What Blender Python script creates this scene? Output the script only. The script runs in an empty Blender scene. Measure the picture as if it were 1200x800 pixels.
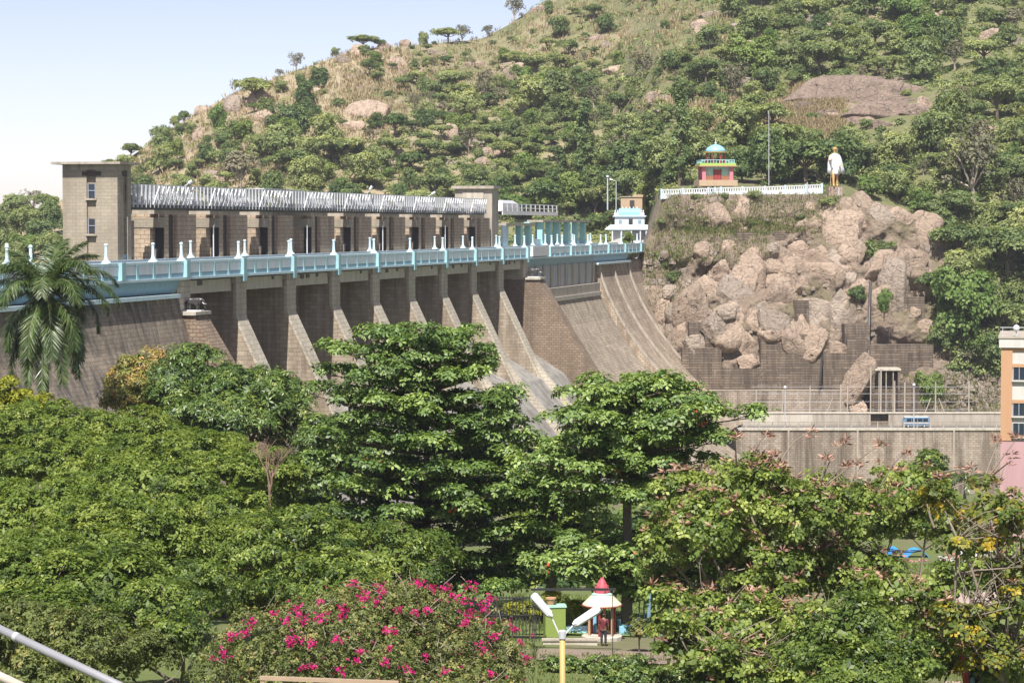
import bpy, bmesh, math, random
import numpy as np
from mathutils import Vector, Matrix, noise as mn
from mathutils.bvhtree import BVHTree
random.seed(7)
RNG = np.random.default_rng(11)
SC = bpy.context.scene
COL = SC.collection
R = math.radians

# ---------------------------------------------------------------- camera, sky, sun, exposure
CZ = 22.0                                   # eye height over the park lawn
F = 3000.0                                  # focal length in photo pixels (1200 wide)
PITCH = math.atan(136 / F)
cam = bpy.data.objects.new('camera', bpy.data.cameras.new('camera'))
COL.objects.link(cam)
cam.data.sensor_width = 36.0
cam.data.lens = 90.0
cam.data.clip_start = 0.5
cam.data.clip_end = 20000
cam.location = (0, 0, CZ)
cam.rotation_euler = (math.pi / 2 - PITCH, 0, 0)
SC.camera = cam

SUN_AZ, SUN_EL = R(9), R(55)               # light travels SUN_AZ to the right of straight ahead
to_sun = Vector((-math.sin(SUN_AZ) * math.cos(SUN_EL), -math.cos(SUN_AZ) * math.cos(SUN_EL), math.sin(SUN_EL)))
world = bpy.data.worlds.new('World')
SC.world = world
world.use_nodes = True
wn = world.node_tree
sky = wn.nodes.new('ShaderNodeTexSky')
sky.sky_type = 'NISHITA'
sky.sun_disc = False
sky.sun_elevation = SUN_EL
sky.sun_rotation = math.atan2(to_sun.x, to_sun.y)
sky.air_density = 0.5
sky.dust_density = .6
sky.ozone_density = 2.4
tintn = wn.nodes.new('ShaderNodeMixRGB')
tintn.blend_type = 'MULTIPLY'
tintn.inputs[0].default_value = 1.0
tintn.inputs[2].default_value = (1.34, 1.0, .84, 1)     # milky summer sky
wn.links.new(sky.outputs[0], tintn.inputs[1])
wn.links.new(tintn.outputs[0], wn.nodes['Background'].inputs[0])
wn.nodes['Background'].inputs[1].default_value = 0.108
sun = bpy.data.objects.new('sun', bpy.data.lights.new('sun', 'SUN'))
sun.data.energy = 4.6
sun.data.angle = R(0.5)
sun.data.color = (1.0, 0.96, 0.90)
sun.rotation_euler = to_sun.to_track_quat('Z', 'Y').to_euler()
sun.location = (0, 0, 200)
COL.objects.link(sun)
SC.view_settings.view_transform = 'Standard'
SC.view_settings.look = 'None'
SC.view_settings.exposure = 0.92
SC.view_settings.gamma = 1.0
SC.cycles.max_bounces = 6
SC.cycles.diffuse_bounces = 3
SC.cycles.glossy_bounces = 2
SC.cycles.transmission_bounces = 4
SC.cycles.transparent_max_bounces = 4
SC.cycles.sample_clamp_indirect = 4.0
SC.cycles.caustics_reflective = False
SC.cycles.caustics_refractive = False

_fw = Vector((0, math.cos(PITCH), -math.sin(PITCH)))
_up = Vector((0, math.sin(PITCH), math.cos(PITCH)))
CAM = Vector((0, 0, CZ))
def ray(px, py):
    return Vector((1, 0, 0)) * ((px - 600) / F) + _up * (-(py - 400) / F) + _fw
def at(px, py, Y):
    r = ray(px, py)
    return CAM + r * (Y / r.y)
def mpp(Y):
    return Y / F

# ---------------------------------------------------------------- object helpers
def link(o):
    COL.objects.link(o)
    return o
def tag(o, label=None, cat=None, group=None, kind=None):
    if label: o['label'] = label
    if cat: o['category'] = cat
    if group: o['group'] = group
    if kind: o['kind'] = kind
    return o
def T(name, label, cat, loc=(0, 0, 0), group=None):
    o = link(bpy.data.objects.new(name, None))
    o.location = loc
    o.empty_display_size = 0.5
    return tag(o, label, cat, group)
def base_of(o):
    v = Vector((0, 0, 0))
    while o is not None:
        v += o.location
        o = o.parent
    return v
def frame(loc, rot=0.0, s=1.0):
    c, n = math.cos(rot) * s, math.sin(rot) * s
    x, y, z = loc
    return lambda a, b, h: (x + c * a - n * b, y + n * a + c * b, z + h * s)

class MB:
    def __init__(self, fr=None):
        self.v, self.f, self.fr = [], [], fr
    def add(self, vs, fs):
        o = len(self.v)
        self.v += [self.fr(*p) for p in vs] if self.fr else [tuple(p) for p in vs]
        self.f += [[i + o for i in f] for f in fs]
        return self
    def box(self, x0, x1, y0, y1, z0, z1):
        return self.add([(x0, y0, z0), (x1, y0, z0), (x1, y1, z0), (x0, y1, z0), (x0, y0, z1), (x1, y0, z1), (x1, y1, z1), (x0, y1, z1)],
                        [(0, 3, 2, 1), (4, 5, 6, 7), (0, 1, 5, 4), (1, 2, 6, 5), (2, 3, 7, 6), (3, 0, 4, 7)])
    def prism(self, poly, x0, x1):                      # polygon in (y, z) drawn out along x
        n = len(poly)
        vs = [(x0, y, z) for y, z in poly] + [(x1, y, z) for y, z in poly]
        fs = [list(range(n)), list(range(2 * n - 1, n - 1, -1))] + [(i, (i + 1) % n, (i + 1) % n + n, i + n) for i in range(n)]
        return self.add(vs, fs)
    def slab(self, poly, z0, z1):                       # polygon in (x, y) drawn out along z
        n = len(poly)
        vs = [(x, y, z0) for x, y in poly] + [(x, y, z1) for x, y in poly]
        fs = [list(range(n)), list(range(2 * n - 1, n - 1, -1))] + [(i, (i + 1) % n, (i + 1) % n + n, i + n) for i in range(n)]
        return self.add(vs, fs)
    def tube(self, path, rad, n=6):
        path = [Vector(p) for p in path]
        if not hasattr(rad, '__len__'): rad = [rad] * len(path)
        vs, fs = [], []
        for k, p in enumerate(path):
            t = (path[min(k + 1, len(path) - 1)] - path[max(k - 1, 0)]).normalized()
            u = t.orthogonal().normalized() if abs(t.z) > .95 else t.cross(Vector((0, 0, 1))).normalized()
            w = t.cross(u)
            for j in range(n):
                a = 2 * math.pi * j / n
                vs.append(tuple(p + (u * math.cos(a) + w * math.sin(a)) * rad[k]))
        for k in range(len(path) - 1):
            for j in range(n):
                fs.append((k * n + j, k * n + (j + 1) % n, (k + 1) * n + (j + 1) % n, (k + 1) * n + j))
        fs.append(list(range(n))[::-1]); fs.append([(len(path) - 1) * n + j for j in range(n)])
        return self.add(vs, fs)
    def lathe(self, c, prof, n=10):
        x, y, z = c
        vs, fs = [], []
        for r, h in prof:
            for j in range(n):
                a = 2 * math.pi * j / n
                vs.append((x + r * math.cos(a), y + r * math.sin(a), z + h))
        for k in range(len(prof) - 1):
            for j in range(n):
                fs.append((k * n + j, k * n + (j + 1) % n, (k + 1) * n + (j + 1) % n, (k + 1) * n + j))
        fs.append(list(range(n))[::-1]); fs.append([(len(prof) - 1) * n + j for j in range(n)])
        return self.add(vs, fs)
    def mesh(self, name, mat, off=Vector((0, 0, 0)), smooth=False, recalc=True):
        me = bpy.data.meshes.new(name)
        me.from_pydata([(p[0] - off.x, p[1] - off.y, p[2] - off.z) for p in self.v], [], self.f)
        if recalc:
            bm = bmesh.new(); bm.from_mesh(me)
            bmesh.ops.recalc_face_normals(bm, faces=bm.faces)
            bm.to_mesh(me); bm.free()
        uv = me.uv_layers.new(name='uv')
        for p in me.polygons:
            n = p.normal
            h = math.hypot(n.x, n.y)
            for li in p.loop_indices:
                c = me.vertices[me.loops[li].vertex_index].co + off
                if h < 0.35:
                    uv.data[li].uv = (c.x, c.y)
                else:
                    uv.data[li].uv = ((-n.y * c.x + n.x * c.y) / h, c.z / h)
        if smooth:
            me.polygons.foreach_set('use_smooth', [True] * len(me.polygons))
        if mat: me.materials.append(mat)
        return me
    def build(self, name, mat, parent=None, smooth=False, **kw):
        off = base_of(parent) if parent else Vector((0, 0, 0))
        o = link(bpy.data.objects.new(name, self.mesh(name, mat, off, smooth)))
        if parent: o.parent = parent
        return o

# ---------------------------------------------------------------- materials
class NT:
    def __init__(self, m):
        m.use_nodes = True
        self.t = m.node_tree
        self.bsdf = self.t.nodes['Principled BSDF']
        self.out = self.t.nodes['Material Output']
    def n(self, typ, **kw):
        nd = self.t.nodes.new('ShaderNode' + typ)
        for k, v in kw.items():
            if k.startswith('i_'):
                nd.inputs[k[2:].replace('_', ' ')].default_value = v
            else:
                setattr(nd, k, v)
        return nd
    def l(self, a, b):
        self.t.links.new(a, b)
    def coord(self, kind, scale=(1, 1, 1)):
        if kind == 'pos':
            src = self.n('NewGeometry').outputs['Position']
        elif kind == 'uv':
            src = self.n('UVMap', uv_map='uv').outputs[0]
        else:
            src = self.n('TexCoord').outputs['Object']
        mp = self.n('Mapping')
        mp.inputs['Scale'].default_value = scale
        self.l(src, mp.inputs['Vector'])
        return mp.outputs[0]
    def noise(self, vec, scale, detail=4, rough=.55, dist=0.0):
        nd = self.n('TexNoise')
        nd.inputs['Scale'].default_value = scale
        nd.inputs['Detail'].default_value = detail
        nd.inputs['Roughness'].default_value = rough
        nd.inputs['Distortion'].default_value = dist
        self.l(vec, nd.inputs['Vector'])
        return nd.outputs['Fac']
    def ramp(self, fac, stops):
        nd = self.n('ValToRGB')
        e = nd.color_ramp.elements
        while len(e) < len(stops): e.new(0.5)
        for k, (p, c) in enumerate(stops):
            e[k].position = p
            e[k].color = (c, c, c, 1) if not hasattr(c, '__len__') else (*c, 1)
        self.l(fac, nd.inputs[0])
        return nd.outputs[0]
    def mix(self, fac, a, b, blend='MIX'):
        nd = self.n('MixRGB', blend_type=blend)
        for i, x in ((0, fac), (1, a), (2, b)):
            if hasattr(x, 'links'): self.l(x, nd.inputs[i])
            elif i == 0: nd.inputs[0].default_value = x
            else: nd.inputs[i].default_value = (*x, 1)
        return nd.outputs[0]
    def bump(self, h, strength=.5, dist=.1):
        nd = self.n('Bump')
        nd.inputs['Strength'].default_value = strength
        nd.inputs['Distance'].default_value = dist
        self.l(h, nd.inputs['Height'])
        self.l(nd.outputs[0], self.bsdf.inputs['Normal'])
    def color(self, c):
        self.l(c, self.bsdf.inputs['Base Color'])

def mul(c, k): return tuple(min(1, x * k) for x in c)

def m_plain(name, c, rough=.7, var=.18, scale=1.5, metal=0.0, streak=0.0, bump=0.0):
    m = bpy.data.materials.new(name); t = NT(m)
    f = t.noise(t.coord('pos'), scale, 5, .6)
    col = t.mix(f, mul(c, 1 - var), mul(c, 1 + var))
    if streak:
        s = t.ramp(t.noise(t.coord('pos', (.9, .9, .09)), 1.6, 4, .6), [(.45, 0.0), (.75, 1.0)])
        g = t.n('Math', operation='MULTIPLY'); t.l(s, g.inputs[0]); g.inputs[1].default_value = streak
        col = t.mix(g.outputs[0], col, mul((c[0] * .9, c[1] * .85, c[2] * .75), .42))
    t.color(col)
    t.bsdf.inputs['Roughness'].default_value = rough
    t.bsdf.inputs['Metallic'].default_value = metal
    if bump: t.bump(t.noise(t.coord('pos'), scale * 6, 4, .6), bump, .05)
    return m

def m_masonry(name, c1, c2, mortar, bw, bh, streak=.5, white=0.0, ms=.012, bump=.6, streakcol=None, scale_s=1.0):
    m = bpy.data.materials.new(name); t = NT(m)
    uv = t.coord('uv')
    wob = t.n('MixRGB', blend_type='ADD'); wob.inputs[0].default_value = .12
    nz = t.n('TexNoise'); nz.inputs['Scale'].default_value = .6; t.l(uv, nz.inputs['Vector'])
    t.l(uv, wob.inputs[1]); t.l(nz.outputs['Color'], wob.inputs[2])
    b = t.n('TexBrick')
    b.inputs['Scale'].default_value = 1.0
    b.inputs['Brick Width'].default_value = bw
    b.inputs['Row Height'].default_value = bh
    b.inputs['Mortar Size'].default_value = ms
    b.inputs['Mortar Smooth'].default_value = .3
    b.inputs['Bias'].default_value = -.1
    b.inputs['Color1'].default_value = (*c1, 1)
    b.inputs['Color2'].default_value = (*c2, 1)
    b.inputs['Mortar'].default_value = (*mortar, 1)
    t.l(wob.outputs[0], b.inputs['Vector'])
    col = b.outputs['Color']
    big = t.noise(t.coord('pos'), .09 * scale_s, 5, .6, .6)
    col = t.mix(t.ramp(big, [(.35, .0), (.7, .55)]), col, mul(c2, .62))
    s = t.noise(t.coord('pos', (.55, .55, .05)), 1.2 * scale_s, 5, .62)
    sm = t.n('Math', operation='MULTIPLY'); t.l(t.ramp(s, [(.42, 0.0), (.68, 1.0)]), sm.inputs[0]); sm.inputs[1].default_value = streak
    col = t.mix(sm.outputs[0], col, streakcol or mul((c2[0], c2[1] * .93, c2[2] * .85), .38))
    if white:
        w = t.noise(t.coord('pos', (.8, .8, .06)), 1.9 * scale_s, 4, .6)
        wm = t.n('Math', operation='MULTIPLY'); t.l(t.ramp(w, [(.56, 0.0), (.75, 1.0)]), wm.inputs[0]); wm.inputs[1].default_value = white
        col = t.mix(wm.outputs[0], col, (.46, .43, .39))
    fine = t.noise(t.coord('pos'), 2.5, 5, .7)
    col = t.mix(.35, col, t.mix(fine, mul(c1, .35), mul(c1, 1.5)), 'SOFT_LIGHT')
    t.color(col)
    t.bsdf.inputs['Roughness'].default_value = .9
    hm = t.n('Math', operation='SUBTRACT'); t.l(fine, hm.inputs[0]); t.l(b.outputs['Fac'], hm.inputs[1])
    t.bump(hm.outputs[0], bump, .12)
    return m

def m_leaf(name, stops, rough=.5, trans=.3, spec=.4, obj_var=0.0, gain=(2.15, 1.92, 1.9)):
    m = bpy.data.materials.new(name); t = NT(m)
    a = t.n('Attribute', attribute_name='tint')
    fac = a.outputs['Fac']
    col = t.ramp(fac, [(p, tuple(x * g for x, g in zip(c, gain))) for p, c in stops])
    if obj_var:
        oi = t.n('ObjectInfo')
        hs = t.n('HueSaturation')
        mr = t.n('MapRange'); t.l(oi.outputs['Random'], mr.inputs['Value'])
        mr.inputs['To Min'].default_value = 1 - obj_var; mr.inputs['To Max'].default_value = 1 + obj_var
        t.l(mr.outputs[0], hs.inputs['Value'])
        mr2 = t.n('MapRange'); t.l(oi.outputs['Random'], mr2.inputs['Value'])
        mr2.inputs['To Min'].default_value = .515; mr2.inputs['To Max'].default_value = .475
        t.l(mr2.outputs[0], hs.inputs['Hue'])
        t.l(col, hs.inputs['Color']); col = hs.outputs[0]
    t.color(col)
    t.bsdf.inputs['Roughness'].default_value = rough
    t.bsdf.inputs['Specular IOR Level'].default_value = spec
    tr = t.n('BsdfTranslucent')
    br = t.mix(1.0, col, (1.5, 1.45, .6), 'MULTIPLY')
    t.l(br, tr.inputs['Color'])
    ms = t.n('MixShader'); ms.inputs[0].default_value = trans
    t.l(t.bsdf.outputs[0], ms.inputs[1]); t.l(tr.outputs[0], ms.inputs[2])
    t.l(ms.outputs[0], t.out.inputs['Surface'])
    return m

def m_rock(name, c1, c2, dark, green=0.0, crack=.25):
    m = bpy.data.materials.new(name); t = NT(m)
    pos = t.coord('pos')
    f = t.noise(pos, .35, 8, .65, .4)
    col = t.mix(t.ramp(f, [(.3, 0.0), (.7, 1.0)]), c1, c2)
    g = t.noise(pos, 1.7, 6, .7)
    col = t.mix(t.ramp(g, [(.5, 0.0), (.78, .75)]), col, dark)
    s = t.noise(t.coord('pos', (.7, .7, .08)), 1.1, 5, .6)
    col = t.mix(t.ramp(s, [(.52, 0.0), (.75, .6)]), col, mul(dark, .75))
    oi = t.n('ObjectInfo')
    hs = t.n('HueSaturation'); mr = t.n('MapRange'); t.l(oi.outputs['Random'], mr.inputs['Value'])
    mr.inputs['To Min'].default_value = .8; mr.inputs['To Max'].default_value = 1.12
    t.l(mr.outputs[0], hs.inputs['Value']); t.l(col, hs.inputs['Color']); col = hs.outputs[0]
    vor = t.n('TexVoronoi', feature='DISTANCE_TO_EDGE'); vor.inputs['Scale'].default_value = crack
    wv = t.n('MixRGB', blend_type='ADD'); wv.inputs[0].default_value = 3.5
    nn = t.n('TexNoise'); nn.inputs['Scale'].default_value = .6; nn.inputs['Detail'].default_value = 5
    t.l(pos, nn.inputs['Vector']); t.l(pos, wv.inputs[1]); t.l(nn.outputs['Color'], wv.inputs[2])
    t.l(wv.outputs[0], vor.inputs['Vector'])
    ck0 = t.ramp(vor.outputs['Distance'], [(0.0, .75), (.013, 0.0)])
    gate = t.ramp(t.noise(pos, .5, 4, .6), [(.48, 0.0), (.60, 1.0)])
    ck = t.mix(1.0, ck0, gate, 'MULTIPLY')
    col = t.mix(ck, col, mul(dark, .4)) if crack else col
    if green:
        gf = t.noise(pos, .12, 6, .65, .5)
        col = t.mix(t.ramp(gf, [(.46, 0.0), (.62, green)]), col, t.mix(g, (.06, .085, .025), (.23, .2, .09)))
    t.color(col)
    t.bsdf.inputs['Roughness'].default_value = .92
    hh = t.n('Math', operation='ADD'); t.l(f, hh.inputs[0]); t.l(g, hh.inputs[1])
    h2 = t.n('Math', operation='SUBTRACT'); t.l(hh.outputs[0], h2.inputs[0]); t.l(ck, h2.inputs[1])
    t.bump(h2.outputs[0], 1.0, .9)
    return m

M = {}
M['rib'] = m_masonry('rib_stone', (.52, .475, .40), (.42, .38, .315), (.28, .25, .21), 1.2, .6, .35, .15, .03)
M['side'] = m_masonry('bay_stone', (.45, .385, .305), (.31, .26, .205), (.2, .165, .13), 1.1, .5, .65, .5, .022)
M['wall'] = m_masonry('weathered_wall', (.34, .285, .225), (.235, .195, .15), (.15, .125, .10), .95, .44, 1.0, .6, .022, .6, (.07, .068, .066), 1.3)
M['train'] = m_masonry('training_wall_stone', (.34, .27, .205), (.23, .175, .13), (.155, .12, .092), .8, .4, .5, .1, .05)
M['pier'] = m_masonry('gate_pier_stone', (.52, .43, .325), (.40, .325, .245), (.2, .12, .095), 1.0, .5, .5, .1, .03)
M['tower'] = m_masonry('tower_block', (.375, .335, .27), (.325, .29, .23), (.25, .22, .18), .8, .36, .4, 0, .016, .4)
M['chute'] = m_masonry('chute_stone', (.50, .42, .33), (.33, .265, .205), (.16, .13, .10), .9, .42, .8, .8, .035)
M['glacis'] = m_masonry('glacis_concrete', (.36, .345, .315), (.29, .275, .25), (.21, .195, .175), 4.0, 2.0, .7, .6)
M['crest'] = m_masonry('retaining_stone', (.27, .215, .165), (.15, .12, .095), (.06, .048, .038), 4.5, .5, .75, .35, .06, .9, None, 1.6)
M['rwall'] = m_masonry('road_wall_stone', (.42, .36, .30), (.30, .255, .21), (.17, .145, .12), .95, .45, .95, .5, .03)
M['concrete'] = m_plain('old_concrete', (.36, .32, .265), .9, .2, .8, streak=.7, bump=.3)
M['pale_concrete'] = m_plain('pale_concrete', (.46, .42, .355), .9, .18, .6, streak=.6, bump=.3)
M['mint_column'] = m_plain('mint_column_paint', (.30, .57, .54), .55, .1, 1.2, streak=.15)
M['teal'] = m_plain('aqua_paint', (.30, .50, .54), .6, .12, 1.2, streak=.3)
M['teal_light'] = m_plain('pale_aqua_paint', (.52, .67, .73), .55, .10, 1.2, streak=.3)
M['teal_dark'] = m_plain('blue_grey_paint', (.17, .29, .36), .6, .12, 1.2, streak=.2)
M['panel'] = m_plain('pale_blue_panel', (.70, .74, .79), .6, .08, 1.5, streak=.35)
M['white'] = m_plain('white_paint', (.58, .605, .63), .5, .05, 2, streak=.1)
M['galv'] = m_plain('galvanised_steel', (.47, .485, .505), .5, .15, 2.5, metal=.1)
M['galv_white'] = m_plain('bright_aluminium_paint', (.66, .67, .69), .4, .08, 2.5, metal=.1)
M['black_steel'] = m_plain('dark_steel', (.025, .025, .028), .55, .3, 2)
M['gate_steel'] = m_plain('rusty_gate_steel', (.05, .042, .036), .7, .4, 1.2, streak=.4)
M['dark_glass'] = m_plain('dark_glass', (.02, .03, .045), .15, .2, 1)
M['window_frame'] = m_plain('blue_grey_frame', (.22, .25, .29), .5, .1, 2)
M['asphalt'] = m_plain('asphalt', (.13, .125, .12), .9, .2, .8, bump=.2)
M['bronze'] = m_plain('dark_statue_paint', (.04, .038, .038), .35, .3, 4)
M['rock'] = m_rock('pink_granite', (.54, .415, .315), (.37, .28, .21), (.13, .10, .08), crack=.22)
M['rock_brown'] = m_rock('brown_granite', (.33, .25, .195), (.20, .15, .118), (.08, .063, .052), crack=.3)
M['rock_grey'] = m_rock('grey_granite', (.48, .395, .315), (.34, .275, .22), (.13, .105, .085), crack=.3)
M['cliff'] = m_rock('cliff_face', (.40, .305, .23), (.26, .20, .15), (.085, .066, .052), green=.55, crack=0)
M['bark'] = m_plain('bark', (.13, .10, .075), .9, .35, 3, bump=.6)
M['bark_pale'] = m_plain('pale_bark', (.34, .29, .23), .9, .25, 3, bump=.5)
M['bark_dead'] = m_plain('dead_wood', (.20, .13, .095), .9, .3, 3)
M['pink_paint'] = m_plain('pink_paint', (.52, .17, .21), .6, .1, 2)
M['red_paint'] = m_plain('red_paint', (.27, .035, .03), .5, .1, 2)
M['finial'] = m_plain('faded_red_paint', (.42, .075, .10), .6, .15, 4)
M['maroon'] = m_plain('maroon_cloth', (.12, .018, .03), .85, .2, 6)
M['rail_grey'] = m_plain('weathered_rail', (.23, .235, .25), .5, .2, 8)
M['lime_shaded'] = m_plain('shaded_lime_paint', (.20, .27, .06), .7, .15, 3)  # lime darkened so the planter carries the shade round the kiosk
M['lime'] = m_plain('lime_paint', (.30, .45, .10), .6, .08, 2)
M['mint'] = m_plain('mint_paint', (.33, .56, .47), .6, .08, 2)
M['sky_paint'] = m_plain('sky_blue_paint', (.24, .47, .64), .5, .06, 2)
M['brick_dado'] = m_masonry('brick_dado', (.42, .22, .13), (.36, .18, .1), (.3, .2, .14), .3, .12, .2)
M['orange'] = m_plain('orange_render', (.43, .25, .14), .75, .07, 1, streak=.15)
M['cream'] = m_plain('cream_render', (.50, .49, .455), .75, .06, 1, streak=.25)
M['rose'] = m_plain('rose_render', (.42, .26, .27), .75, .08, 1, streak=.2)
M['ochre'] = m_plain('ochre_paint', (.40, .30, .11), .6, .12, 3)
M['cream_roof'] = m_plain('cream_roof', (.56, .52, .39), .6, .06, 2)
M['wood'] = m_plain('weathered_timber', (.34, .25, .17), .8, .2, 3)
M['van'] = m_plain('blue_van_paint', (.11, .21, .33), .35, .06, 2)
M['tyre'] = m_plain('tyre_rubber', (.02, .02, .02), .8, .2, 4)
M['tent'] = m_plain('blue_tarpaulin', (.05, .30, .66), .4, .15, 2)
M['skin'] = m_plain('brown_skin', (.20, .10, .06), .6, .1, 8)
M['gold'] = m_plain('golden_statue_paint', (.55, .33, .12), .5, .15, 2)
M['hair'] = m_plain('black_hair', (.01, .009, .008), .5, .2, 8)
M['trousers'] = m_plain('dark_trousers', (.03, .03, .045), .85, .2, 6)
M['shaded_dirt'] = m_plain('shaded_dirt', (.20, .155, .12), .95, .25, 1.2, bump=.4)  # earth colour, darkened to carry the shade under the trees
M['paving'] = m_plain('pink_paving', (.38, .29, .24), .9, .2, .7, bump=.2)
M['straw_hut'] = m_plain('sandstone_hut', (.42, .31, .20), .9, .15, 1)
M['pool'] = m_plain('aqua_pool_tile', (.25, .55, .60), .2, .1, 1)
# ---------------------------------------------------------------- terrain
def lerp(x, xs, ys):
    return float(np.interp(x, xs, ys))
def fbm(x, y, s, o=4):
    return mn.fractal(Vector((x / s, y / s, 3.7)), 1.0, 2.0, o)

def ground_z(X, Y):
    z = lerp(Y, [0, 40, 90, 137, 213, 330, 420, 500, 700], [9, 6.5, 2.5, -.3, -5.7, -13.5, -22, -31, -36])
    return z + .35 * fbm(X, Y, 22)

def grid_mesh(name, P, mat, smooth=True, uvscale=1.0):
    """P: rows x cols x 3 array -> one sheet"""
    r, c, _ = P.shape
    me = bpy.data.meshes.new(name)
    idx = np.arange(r * c).reshape(r, c)
    q = np.stack([idx[:-1, :-1], idx[:-1, 1:], idx[1:, 1:], idx[1:, :-1]], -1).reshape(-1, 4)
    me.vertices.add(r * c); me.vertices.foreach_set('co', P.reshape(-1).astype('f'))
    me.loops.add(q.size); me.loops.foreach_set('vertex_index', q.reshape(-1).astype('i'))
    me.polygons.add(len(q)); me.polygons.foreach_set('loop_start', (np.arange(len(q)) * 4).astype('i'))
    me.update(calc_edges=True)
    if smooth: me.polygons.foreach_set('use_smooth', [True] * len(q))
    me.materials.append(mat)
    return link(bpy.data.objects.new(name, me))

# materials of the ground and hill
def m_ground():
    m = bpy.data.materials.new('park_ground'); t = NT(m)
    pos = t.coord('pos')
    a = t.noise(pos, .06, 6, .6); b = t.noise(pos, 1.3, 6, .7)
    grass = t.mix(b, (.055, .085, .02), (.14, .17, .045))
    dirt = t.mix(b, (.10, .078, .05), (.20, .16, .11))
    t.color(t.mix(t.ramp(a, [(.50, 0.0), (.66, 1.0)]), grass, dirt))
    t.bsdf.inputs['Roughness'].default_value = .95
    t.bump(b, .6, .1)
    return m
def m_hill():
    m = bpy.data.materials.new('hill_ground'); t = NT(m)
    pos = t.coord('pos')
    a = t.noise(pos, .022, 8, .65, .6); b = t.noise(pos, .35, 7, .72); c = t.noise(pos, .07, 7, .68, .8)
    st = t.noise(t.coord('pos', (1, 1, .12)), 1.0, 5, .7)
    straw = t.mix(st, (.24, .19, .115), (.46, .385, .255))
    green = t.mix(b, (.075, .095, .03), (.20, .205, .085))
    rock = t.mix(b, (.15, .11, .09), (.42, .31, .25))
    sx = t.n('SeparateXYZ'); t.l(pos, sx.inputs[0])
    mr = t.n('MapRange'); t.l(sx.outputs['X'], mr.inputs['Value'])
    for nm, v in (('From Min', -60), ('From Max', 90), ('To Min', -.06), ('To Max', .22)): mr.inputs[nm].default_value = v
    am = t.n('Math', operation='ADD'); t.l(a, am.inputs[0]); t.l(mr.outputs[0], am.inputs[1])   # lusher towards the wooded side
    col = t.mix(t.ramp(am.outputs[0], [(.42, 0.0), (.60, .92)]), straw, green)
    col = t.mix(t.ramp(b, [(.5, 0.0), (.7, .55)]), col, green)
    col = t.mix(t.ramp(c, [(.59, 0.0), (.65, .9)]), col, rock)
    t.color(col)
    t.bsdf.inputs['Roughness'].default_value = .95
    t.bump(b, 1.0, 1.2)
    return m
M['ground'] = m_ground(); M['hill'] = m_hill()

gx = np.concatenate([np.linspace(-420, -90, 20), np.linspace(-84, 130, 72), np.linspace(140, 560, 24)])
gy = np.concatenate([np.linspace(2, 260, 60), np.linspace(266, 508, 40)])
G = np.array([[(x, y, ground_z(x, y)) for x in gx] for y in gy])
tag(grid_mesh('ground', G, M['ground']), 'grassy park ground sloping down to the dam', kind='structure')
mb = MB(); mb.add([(-1500, -200, -60), (1900, -200, -60), (1900, 1750, -60), (-1500, 1750, -60)], [(0, 1, 2, 3)])
tag(mb.build('plain', M['ground']), kind='structure')

# skyline of the bare hill in photo pixels (trees stand above it)
SKX = [-900, -300, -60, 40, 110, 150, 190, 215, 270, 330, 390, 420, 470, 520, 565, 595, 625, 660, 720, 800, 950, 1200, 1500, 2200]
SKY = [262, 258, 256, 250, 214, 186, 160, 142, 112, 90, 68, 58, 54, 50, 46, 30, 10, -12, -40, -75, -120, -160, -175, -180]
def hill_col(px):
    Yc = lerp(px, [-300, 0, 150, 400, 640, 1200, 2000], [760, 760, 770, 830, 900, 1040, 1100])
    zc = at(px, lerp(px, SKX, SKY), Yc).z
    Y0 = lerp(px, [-900, 720, 762, 778, 990, 1060, 1115, 1160, 2200], [640, 612, 590, 548, 548, 552, 520, 517, 520])
    z0 = lerp(px, [-900, 500, 720, 762, 778, 990, 1060, 1115, 1160, 2200], [7, 8, 12, 16, 28.4, 28.0, 14, -15, -17, -20])
    Y1 = lerp(px, [-900, 720, 775, 1000, 1115, 2200], [670, 655, 585, 585, 572, 572])
    z1 = lerp(px, [-900, 0, 500, 720, 775, 1000, 1115, 2200], [17, 18, 23, 26, 32, 33, 33, 30])
    return Y0, z0, Y1, z1, Yc, zc
pxs = np.arange(-880, 2180, 9.0)
ts = np.concatenate([np.linspace(0, .15, 16)[:-1], np.linspace(.15, 1.0, 90), [1.08, 1.3]])
H = np.zeros((len(ts), len(pxs), 3))
for j, px in enumerate(pxs):
    Y0, z0, Y1, z1, Yc, zc = hill_col(px)
    for i, t in enumerate(ts):
        if t < .15:
            k = t / .15
            Y = Y0 + (Y1 - Y0) * k; z = z0 + (z1 - z0) * k; amp = k * .5
        elif t <= 1:
            k = (t - .15) / .85
            Y = Y1 + (Yc - Y1) * k; z = z1 + (zc - z1) * (k ** .93); amp = .5 + 2.0 * k * (1 - k) * 2
            if k > .9: amp *= max(.15, (1 - k) / .1)
        else:
            Y = Yc + (t - 1) * 900; z = zc - (t - 1) * 160; amp = .5
        X = (px - 600) / F * Y
        z += amp * (3.2 * fbm(X, Y, 70) + .9 * fbm(X + 50, Y, 14))
        H[i, j] = (X, Y, z)
hill = tag(grid_mesh('hill', H, M['hill']), 'rocky hillside of dry grass and scrub behind the dam', kind='structure')

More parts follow.
